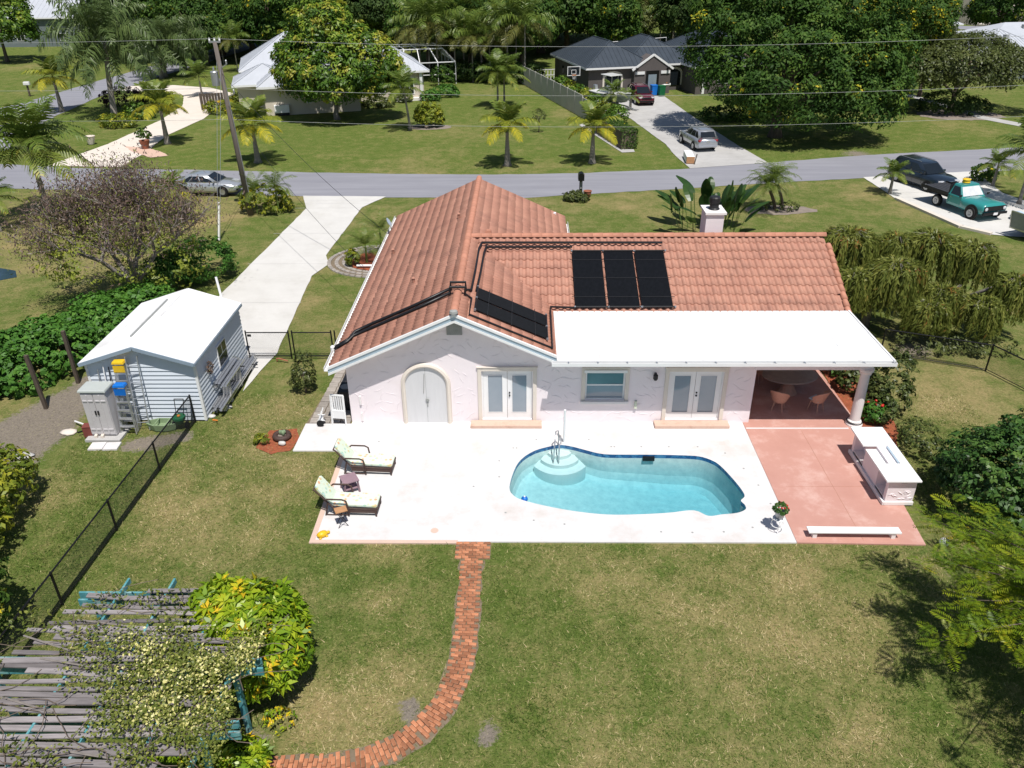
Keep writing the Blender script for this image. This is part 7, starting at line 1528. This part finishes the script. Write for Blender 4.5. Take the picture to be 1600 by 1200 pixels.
for k, (px, py, tx, ty, sc, lb) in enumerate(((97, 174, 85, 128, 1.15, 'yellowing young palm between the side road and the queen palm'), (262, 224, 251, 172, 1.2, 'yellowing palm with a swollen grey trunk beside the paved drive'), (403, 253, 400, 205, 1.2, 'yellowing palm on the verge right of the utility pole'), (925, 254, 926, 207, 1.1, 'yellowing palm on the verge before the clipped hedge'), (793, 258, 796, 205, 1.1, 'yellowing palm on the verge above the house ridge'))):
    b, z = hp(px, py, tx, ty); palm(lb, YG, b, max(1.5, z), .27, .13, FY_, 16, shaft=.6, seed=100 + k, scale=sc * 1.05, name='palm_tree')
for k, (px, py, tx, ty, sc, lb) in enumerate(((641, 203, 634, 138, 1., 'slim curved palm before the mango tree'), (788, 166, 795, 118, 1.25, 'full green palm behind the yellowing palm over the ridge'), (778, 168, 780, 112, 1.1, 'taller thin palm standing close behind that pair'), (957, 182, 957, 146, .72, 'green palm growing in front of the boat'), (985, 172, 986, 156, .5, 'short yellow palm at the bow of the boat'), (1390, 302, 1397, 272, .58, 'small palm on the lawn edge before the navy SUV'), (1551, 290, 1553, 258, .6, 'slim small palm on the lawn behind the teal truck'), (1592, 318, 1590, 240, 1.2, 'larger palm cut by the right picture edge'), (316, 150, 318, 120, 1., 'dark green palm by the timber screen'))):
    b, z = hp(px, py, tx, ty); palm(lb, 'green palms around the lawns', b, max(1.2, z), .13, .08, FA, 16, seed=120 + k, scale=sc, lean=(.4 if k == 0 else 0, 0))
for k, (px, py, tx, ty, lb) in enumerate(((180, 184, 152, 52, 'big shaggy queen palm with a thick trunk by the paved drive'), (253, 122, 240, 66, 'first of the two slim queen palms beside the side road'), (259, 120, 251, 60, 'second of the two slim queen palms beside the side road'), (291, 114, 284, 66, 'queen palm nearest the dark trees across the side road'))):
    b, z = hp(px, py, tx, ty); palm(lb, 'queen palms by the side road', b, max(4, z - 1), .33 if k == 0 else .26, .2, FQ, 36 if k == 0 else 26, seed=140 + k, scale=1.6 if k == 0 else 1.3, lean=(-1.3 if k == 0 else -.3, 0))
b = G(78, 338); palm('broad feathery palm rising behind the brown pod tree at the left', 'broad palms near the left edge', b, HZ(62, 222, b.y) - .4, .2, .14, FA, 24, seed=150, scale=1.75); b = G(0, 360); palm('small dark palm at the very left edge', 'broad palms near the left edge', b, 2.0, .15, .1, FA, 12, seed=151, scale=.8)
b = G(276, 345); palm('drooping palm with dead fronds behind the brown pod tree', 'broad palms near the left edge', b, HZ(290, 300, b.y), .14, .1, FY_, 12, seed=152, scale=.85)
for k, (dx, tx, ty, ln, lb) in enumerate(((-.2, 1185, 282, (-1.0, .2), 'left leaning stem of the pygmy date palm pair beside the road'), (.3, 1240, 272, (.85, .1), 'right leaning stem of the pygmy date palm pair beside the road'))):
    b = G(1216, 326); palm(lb, 'pygmy date palm pair', (b.x + dx, b.y, 0), HZ(tx, ty, b.y) - .2, .11, .1, FP, 32, seed=160 + k, lean=ln, scale=1.35, bark='bark')
sheet('mulch_bed', [(b.x + 2.4 * math.cos(q), b.y - .2 + 1.0 * math.sin(q)) for q in np.linspace(0, 6.28, 18)[:-1]], -.03, 'soil', jit=.15, step=.4)
tree('low_plant', 'low dark foliage at the feet of the pygmy date palms', 'plant', (b.x, b.y - .2, 0), [(0, 0, .2, 1.3, .6, .3)], 50, 9, .14, .16, 'leaf_olive', 0, 0, seed=165)
# mango tree and bushes on the far lawn
b = G(527, 186); tree('mango_tree', 'broad dense mango tree with yellow green new leaves before the silver roof', 'tree', (b.x, b.y, 0), [(-.4, .5, 5.8, 4.4, 4.0, 3.8), (3.0, -.3, 5.0, 3.7, 3.6, 3.1), (-2.5, -.2, 4.8, 2.9, 3.0, 3.0), (.5, -1.8, 4.2, 4.0, 3.0, 2.6), (-.6, .5, 8.6, 2.8, 2.8, 2.3), (4.4, .4, 4.0, 2.3, 2.3, 2.2)], 900, 34, .62, .40, 'leaf_mango', 3.2, .28, 'grey_bark', seed=201, accent=.22, lower=-.75, aspect=.4)
b = G(672, 197); tree('round_bush', 'round yellow green bush in a mulch ring on the far lawn', 'bush', (b.x, b.y, 0), [(0, 0, 1.0, 1.35, 1.2, 1.1)], 190, 12, .24, .3, 'leaf_croton', 0, 0, seed=202, tvar=.25); sheet('mulch_bed', [(b.x + 2.1 * math.cos(q), b.y - .3 + 1.3 * math.sin(q)) for q in np.linspace(0, 6.28, 16)[:-1]], -.03, 'soil', jit=.1, step=.4)
b = G(842, 206); tree('small_tree', 'tiny round headed sapling in the middle of the far lawn', 'tree', (b.x, b.y, 0), [(0, 0, 1.45, .6, .6, .6)], 45, 9, .14, .16, 'leaf_olive', 1.2, .05, seed=203)
# hedges and borders
def box_hedge(label, a, b, w_, h_, seed, mat='leaf_dark', name='clipped_hedge', n=900):
    a, b = Vector(a), Vector(b); L = (b - a).length; rz = math.atan2(b.y - a.y, b.x - a.x); r = np.random.default_rng(seed); t_ = thing(name, label, 'hedge', (*((a + b) / 2).xy, 0), rz); P, N = [], []
    for k in range(int(n * L * h_ / 6) * 6):
        f = r.integers(0, 4); u = r.uniform(-L / 2, L / 2); v = r.uniform(0, h_); q = r.uniform(-w_ / 2, w_ / 2)
        p, nn = (((u, -w_ / 2, v), (0, -1, .3)), ((u, q, h_), (0, 0, 1)), ((L / 2, q, v), (1, 0, .3)), ((-L / 2, q, v), (-1, 0, .3)))[f if f < 2 or r.random() < w_ / L else int(r.integers(0, 2))]
        P.append(np.array(p) + r.normal(size=3) * .05); N.append(np.array(nn) + r.normal(size=3) * .4)
    n_ = len(P); inst('foliage', leaf_mesh('hedge', np.array(P), np.array(N), r.uniform(.08, .2, n_), r.normal(.42, .17, n_), mat, .6, rng=r), t_, kind='stuff'); MB().box((-L / 2 + .1, -w_ / 2 + .1, 0), (L / 2 - .1, w_ / 2 - .1, h_ - .1)).build('stems', 'bark', t_, kind='stuff')
box_hedge('dark clipped block hedge at the end of the grey fence', (8.9, 68.7), (7.2, 75.5), 1.5, 1.5, 210, n=420)
sheet('hedge_kerb', [gp(905, 195)[:2], gp(972, 238)[:2], gp(992, 237)[:2], gp(990, 233)[:2], gp(975, 233)[:2], gp(910, 193)[:2]], -.01, 'old_concrete')
for k in range(7):
    f = k / 6; tree('shrub', ('yellow green shrub along the grey fence, ' + ('farthest from the road', 'second from the far end', 'third from the far end', 'midway along', 'third from the near end', 'second from the near end', 'nearest the road')[k]), 'shrub', (3.6 + 4.6 * f + .8, 99 - 19 * f, 0), [(0, 0, .7, 1.1, 1.2, .85)], 90, 11, .22, .26, 'leaf_croton' if k % 2 else 'leaf_mango', 0, 0, group='shrubs along the grey fence', seed=220 + k, tvar=.3)
SH = [(345, 178, .9, 2.0, 'leaf_croton', 'variegated low hedge at the foot of the cream house corner'), (375, 165, 1.0, 1.2, 'leaf_croton', 'pale yellow croton beside the utility pole conduit'), (180, 200, .9, 1.8, 'leaf_croton', 'yellow green croton clump under the big queen palm'), (214, 186, 1.1, 1.5, 'leaf_mango', 'light green rounded shrub left of the paved drive'), (188, 168, 1.5, 2.4, 'leaf_purple', 'dark purple leaved shrub behind the queen palm trunk'), (238, 165, 1.2, 2.0, 'leaf_croton', 'yellow shrub along the curve of the paved drive'), (590, 168, .7, 1.6, 'leaf_olive', 'low shrub under the mango tree at the house wall'),
      (625, 160, .9, 1.2, 'leaf_shrub', 'green shrub at the porch of the silver roofed house'), (672, 158, .8, 1.1, 'leaf_hedge', 'left one of the two rounded shrubs by the porch corner'), (696, 152, 1.0, 1.4, 'leaf_hedge', 'right one of the two rounded shrubs by the porch corner'), (690, 135, 1.7, 1.5, 'leaf_dark', 'tall dark shrub beside the pool cage'), (412, 334, 1.3, 1.7, 'leaf_croton', 'yellow and green croton mass at the foot of the utility pole'), (898, 314, .35, .7, 'leaf_olive', 'dry low tuft at the foot of the mailbox'), (1345, 0, 0, 0, '', ''), (1535, 282, .8, .8, 'leaf_dark', 'dark spiky shrub by the road at the right'), (1130, 190, .9, 2.2, 'leaf_dark', 'dark shrub by the garage corner in the shade')]
for k, (px, py, h_, w_, m, lb) in enumerate(SH):
    if not lb: continue
    b = G(px, py); tree('shrub', lb, 'shrub', (b.x, b.y + w_ * .4, 0), [(0, 0, h_ * .55, w_, w_ * .7, h_ * .75), (w_ * .5, -.2, h_ * .45, w_ * .6, w_ * .5, h_ * .6)], int(80 * w_), 11, .22, .26, m, 0, 0, seed=240 + k)
for k in range(14):
    pass
b = G(412, 334)
for k, (dx, dy, hh_, lb) in enumerate(((-.5, .3, 1.4, 'clumping palm left of the utility pole foot'), (.9, .4, 1.7, 'clumping palm right of the utility pole foot'))): palm(lb, 'clumping palms at the utility pole', (b.x + dx, b.y + dy, 0), hh_, .06, .05, FG, 13, 'crownshaft', seed=262 + k, scale=1.0)
# the two great shade trees at the right
b = G(1195, 205); tree('shade_tree', 'huge dark shade tree over the garage and driveway', 'tree', (b.x + .3, b.y - 2.2, 0), [(0, 0, 7.0, 6.2, 6, 4.6), (-4.2, 1, 8.2, 4.2, 4.4, 4.), (5.0, -1, 6.0, 5, 5, 3.8), (0, -3, 5.2, 6, 4, 3.0), (-2.6, 2, 11, 5.4, 5, 4), (4, 1, 10.5, 6, 5, 4), (-4.2, -1.5, 5.6, 3.4, 3.6, 2.6), (1.5, -2.5, 3.6, 6, 4, 2.6), (6.0, -2, 3.8, 4.0, 3.8, 2.8)], 1250, 56, .8, .33, 'leaf_dark', 4.5, .55, seed=301, lower=-.6, nbr=9)
b = G(1330, 165); tree('shade_tree', 'huge shade tree splashed with yellow blossom beside the far lawn', 'tree', (b.x - .5, b.y + 1, 0), [(0, 0, 7.2, 6, 5.5, 4.2), (4.5, 0, 6.0, 4.6, 4.5, 3.8), (-3, 0, 10.5, 5, 5, 3.5), (3, 1, 11, 5.4, 5, 3.8), (1, -2.5, 5, 5, 3.8, 3), (5, -1, 9, 4, 4, 3), (-2, -2, 3.8, 4.5, 3.6, 2.6), (4, -1.5, 3.9, 4, 3.6, 2.6)], 1100, 54, .8, .33, 'leaf_dark', 4.5, .5, seed=302, accent=.2, lower=-.6, nbr=8); P, N, S, T = crown_cloud([(-1.2, -3.4, 9.8, 3.4, 2.2, 2.6), (1.5, -3.4, 8.6, 2.4, 2, 2.)], 120, 40, .6, .34, np.random.default_rng(9), -.5, .4); inst('blossom', leaf_mesh('blossom', P, N, S, np.clip(T * .5 + .48, 0, .92), 'leaf_croton'), bpy.data.objects['shade_tree.001'], kind='stuff')
b = G(1492, 176); tree('shade_tree', 'spreading small leaved olive tree with a dense skirt at the right', 'tree', (b.x, b.y + 1, 0), [(0, 0, 4.3, 5.4, 4.6, 2.4), (-4.2, 0, 3.9, 3.4, 3.2, 2.0), (4.6, -.5, 3.8, 3.6, 3.4, 2.1), (.8, 1, 5.3, 3.8, 3.4, 1.7)], 900, 32, .7, .28, 'leaf_olive', 2.6, .3, seed=303, lower=-.5, nbr=9); tree('shrub', 'dark skirt of shrubs round the olive tree trunks', 'shrub', (b.x - 1, b.y, 0), [(0, 0, .9, 3.2, 1.6, 1.1), (2, -.5, .6, 2.2, 1.2, .8)], 260, 12, .3, .26, 'leaf_far', 0, 0, seed=304); sheet('mulch_bed', [(b.x + 4.2 * math.cos(q), b.y - 1 + 2.8 * math.sin(q)) for q in np.linspace(0, 6.28, 18)[:-1]], -.03, 'soil', jit=.2, step=.5)
b = G(1436, 150); tree('small_tree', 'small leaning tree left of the olive tree by the garden walk', 'tree', (b.x, b.y, 0), [(0, 0, 4.6, 2.6, 2.4, 2.2), (-1.6, .5, 5.2, 2., 2, 1.7)], 420, 13, .36, .3, 'leaf_olive', 3, .25, seed=305)
b = G(12, 96); tree('shade_tree', 'bright green lone tree on the far left lawn', 'tree', (b.x, b.y, 0), [(0, 0, 6.5, 5, 4.6, 4.4), (2.4, -1, 4.8, 3.6, 3.4, 2.8), (-3, 0, 5.5, 4, 4, 3.4)], 420, 32, .8, .5, 'leaf_mango', 3.6, .3, seed=306, accent=.05)
# wooded background: a few crowns grown once, then set out one by one
def proto(nm, lb, blobs, n, size, mat, th, r0, seed, accent=0.): return tree(nm, lb, 'tree', (0, -300, 0), blobs, int(n * .5), 30, .95, size, mat, th, r0, seed=seed, accent=accent, lower=-.7)
BG = 'trees of the wooded background'
pr_ = [proto('broadleaf_tree', '-', [(0, 0, 7, 5, 5, 4.5), (3, 0, 6, 4, 4, 3.5), (-3, .5, 6.5, 4, 4, 3.6), (0, -2, 4.5, 4.4, 3.4, 3), (0, 0, 10, 3.6, 3.6, 3)], 1300, .55, 'leaf_far', 4, .4, 401),
       proto('broadleaf_tree', '-', [(0, 0, 6, 4.4, 4.4, 4), (2, 1, 8.5, 3.4, 3.4, 3), (-2.4, -1, 5, 3.4, 3.4, 3), (-1, 0, 9.5, 2.6, 2.6, 2.4)], 1050, .5, 'leaf_dark', 3.5, .35, 402, .03),
       proto('broadleaf_tree', '-', [(0, 0, 5, 4, 4, 3), (2.4, 0, 4, 3, 3, 2.4), (-2.4, 0, 4.4, 3, 3, 2.6)], 850, .42, 'leaf_olive', 2.5, .3, 403)]
places_ = [  # px, py of the foot, prototype, size, where it stands
    (235, 92, 0, 1.0, 'dark tree nearest the queen palms across the side road'), (300, 84, 1, 1.1, 'second dark tree from the left across the side road'), (345, 86, 0, 1.15, 'dark tree directly above the utility pole top'), (395, 80, 1, 1.15, 'dark tree left of the silver roof peak'), (440, 72, 0, 1.1, 'dark tree right behind the silver roof peak'), (265, 60, 1, 1.2, 'dark tree in the second row above the queen palms'), (370, 58, 0, 1.2, 'dark tree in the second row above the utility pole'), (200, 52, 1, .9, 'tree behind the big queen palm crown'), (470, 50, 1, .9, 'tree left of the gap with the white SUV'),
    (705, 92, 0, 1.0, 'dark tree behind the pool cage'), (760, 95, 1, 1.0, 'dark tree behind the middle of the palm row'), (800, 88, 0, 1.15, 'dark tree behind the right end of the palm row'), (845, 82, 0, 1.2, 'dark tree just left of the slate roof'), (885, 84, 1, 1.2, 'dark tree above the left slate roof corner'), (930, 70, 0, 1.1, 'dark tree above the slate roof peak'), (780, 62, 0, 1.2, 'dark tree in the second row over the palm row'), (870, 60, 1, 1.3, 'dark tree in the second row over the slate roof'), (820, 52, 1, 1.2, 'dark tree at the top edge above the grey fence'),
    (965, 78, 2, .8, 'grey green scrubby tree behind the slate roofs'), (1050, 66, 1, 1.0, 'tree behind the right slate roof'), (1010, 60, 2, 1.1, 'pale olive tree behind the sabal palms'), (1100, 60, 0, 1.1, 'tree behind the great dark shade tree'), (720, 50, 1, 1.1, 'tree behind the brown roof'), (660, 44, 2, 1.0, 'olive tree left of the brown roof'), (620, 40, 2, .7, 'olive tree beside the far white SUV'), (690, 38, 0, 1.0, 'far dark tree over the brown roof'),
    (1452, 84, 2, .5, 'olive tree before the far right roofs'), (1428, 70, 1, .6, 'tree beside the yellow blossomed shade tree'), (1550, 62, 1, .7, 'leafy tree left of the corner palm at the right'), 
    (280, 96, 1, .75, 'lower tree between the queen palms and the dark trees'), (325, 100, 1, .7, 'lower tree beside the utility pole top'), (420, 96, 1, .8, 'lower tree behind the left slope of the silver roof'), (480, 68, 0, .95, 'dark tree behind the mango crown'), (545, 62, 1, .8, 'dark tree right of the gap behind the mango crown'), (590, 74, 0, .75, 'dark tree behind the right slope of the silver roof'), (670, 104, 1, .8, 'dark tree close behind the pool cage'), (735, 112, 1, .8, 'dark tree close behind the third palm of the row'), (815, 108, 1, .8, 'dark tree at the far end of the grey fence'), (960, 92, 1, .7, 'low tree tucked behind the slate roof valley'), (1080, 92, 0, .9, 'dark tree behind the garage roof'), (560, 12, 1, .7, 'distant tree at the top edge left of the brown roof'), (450, 25, 0, .9, 'distant dark tree left of the far gap'), (20, 14, 0, .9, 'distant tree in the top left corner'), (150, 14, 0, .9, 'distant tree above the grey walled house'), (215, 22, 1, 1., 'distant tree above the queen palms'), (330, 20, 0, 1.1, 'distant dark tree over the side road end'), (610, 8, 0, .8, 'distant tree right of the far gap'), (520, 2, 2, .5, 'small distant tree in the far gap'), (760, 14, 0, 1.2, 'distant dark tree over the palm row'), (900, 14, 0, 1.2, 'distant dark tree over the slate roof'), (1010, 14, 1, 1.2, 'distant tree over the sabal palms'), (1150, 20, 0, 1.2, 'distant tree over the great shade tree'), (1270, 20, 0, 1.2, 'distant tree over the blossoming tree')]
rg = random.Random(77); used = set()
for px, py, i, s, lb in places_:
    b = G(px, max(py, 2)); o = pr_[i]
    if i not in used: used.add(i); o.location = (b.x, b.y, -.1); o.scale = (s * 1.2,) * 3; o['label'] = lb
    else: o = copy_tree(o, (b.x, b.y, -.1), rg.uniform(0, 6.28), lb, scale=s * 1.22 * rg.uniform(.92, 1.08))
    o['group'] = BG
# row of clustering palms beside the pool cage
FR = [frond_mesh('frond_n', 2.6, 1.25, 1.0, 20, .8, .09, 'frond_green', .6, .2), frond_mesh('frond_o', 2.8, .7, 1.7, 20, .85, .09, 'frond_green', .9, .2), frond_mesh('frond_p', 2.6, .0, 1.4, 20, .8, .09, 'frond_olive', 1.0, .2, tint=.65)]
row = palm('-', 'row of clustering palms beside the pool cage', (0, -300, 0), 5.6, .11, .08, FR, 20, seed=500, scale=1.4)
lbs = ['at the left end of the row', 'second from the left', 'third from the left', 'fourth from the left', 'fifth from the left', 'sixth from the left', 'seventh from the left', 'seventh from the right', 'sixth from the right', 'fifth from the right', 'fourth from the right', 'third from the right', 'second from the right', 'at the right end of the row']
for k in range(14):
    f = k / 13; px = 645 + 175 * f; b = G(px, 118 + (7 if k % 2 else -4) + 6 * f); s = (.9, 1.15, 1.0, 1.25, .85)[k % 5]; lb = 'feathery clustering palm ' + lbs[k]
    if k == 0: row.location = (b.x, b.y, 0); row.scale = (s,) * 3; row['label'] = lb
    else: copy_tree(row, (b.x, b.y, 0), rg.uniform(0, 6.28), lb, scale=s)
for k in range(9):
    f = k / 8; px = 560 + 85 * f; b = G(px, 70 + (6 if k % 2 else 0)); copy_tree(row, (b.x, b.y, 0), rg.uniform(0, 6.28), 'feathery palm behind the pool cage, ' + ('leftmost', 'second from the left', 'third from the left', 'fourth from the left', 'in the middle', 'fourth from the right', 'third from the right', 'second from the right', 'rightmost')[k], scale=rg.uniform(.8, 1.1))['group'] = 'palms behind the pool cage'
for k, (px, py, s, lb) in enumerate(((985, 74, 1.3, 'sabal palm left of the pair above the slate roofs'), (1005, 70, 1.35, 'sabal palm right of the pair above the slate roofs'), (1030, 78, 1.0, 'lower palm behind the right slate roof'), (1050, 72, 1.1, 'palm touching the great dark shade tree'), (1590, 62, 1.3, 'tall palm at the top right corner'), (1432, 62, 1.1, 'bluish palm beside the blossoming shade tree'), (1450, 84, .9, 'short palm before the far right roofs'), (520, 45, .8, 'palm left of the far white SUV'), (350, 100, .8, 'palm at the left end of the silver roof'), (372, 112, .75, 'palm before the left wing of the silver roofed house'))):
    b = G(px, py); copy_tree(row, (b.x, b.y, 0), rg.uniform(0, 6.28), lb, scale=s)['group'] = 'scattered palms of the background'
for k in range(9):
    f = k / 8; b = G(700 + 130 * f, 128 + 4 * f); tree('shrub', 'dark understorey shrub at the feet of the palm row, ' + ('leftmost', 'second from the left', 'third from the left', 'fourth from the left', 'middle', 'fourth from the right', 'third from the right', 'second from the right', 'rightmost')[k], 'shrub', (b.x, b.y + 1, 0), [(0, 0, 1.0, 1.5, 1.2, 1.3)], 70, 12, .32, .32, 'leaf_far', 0, 0, group='understorey shrubs at the palm row', seed=520 + k)
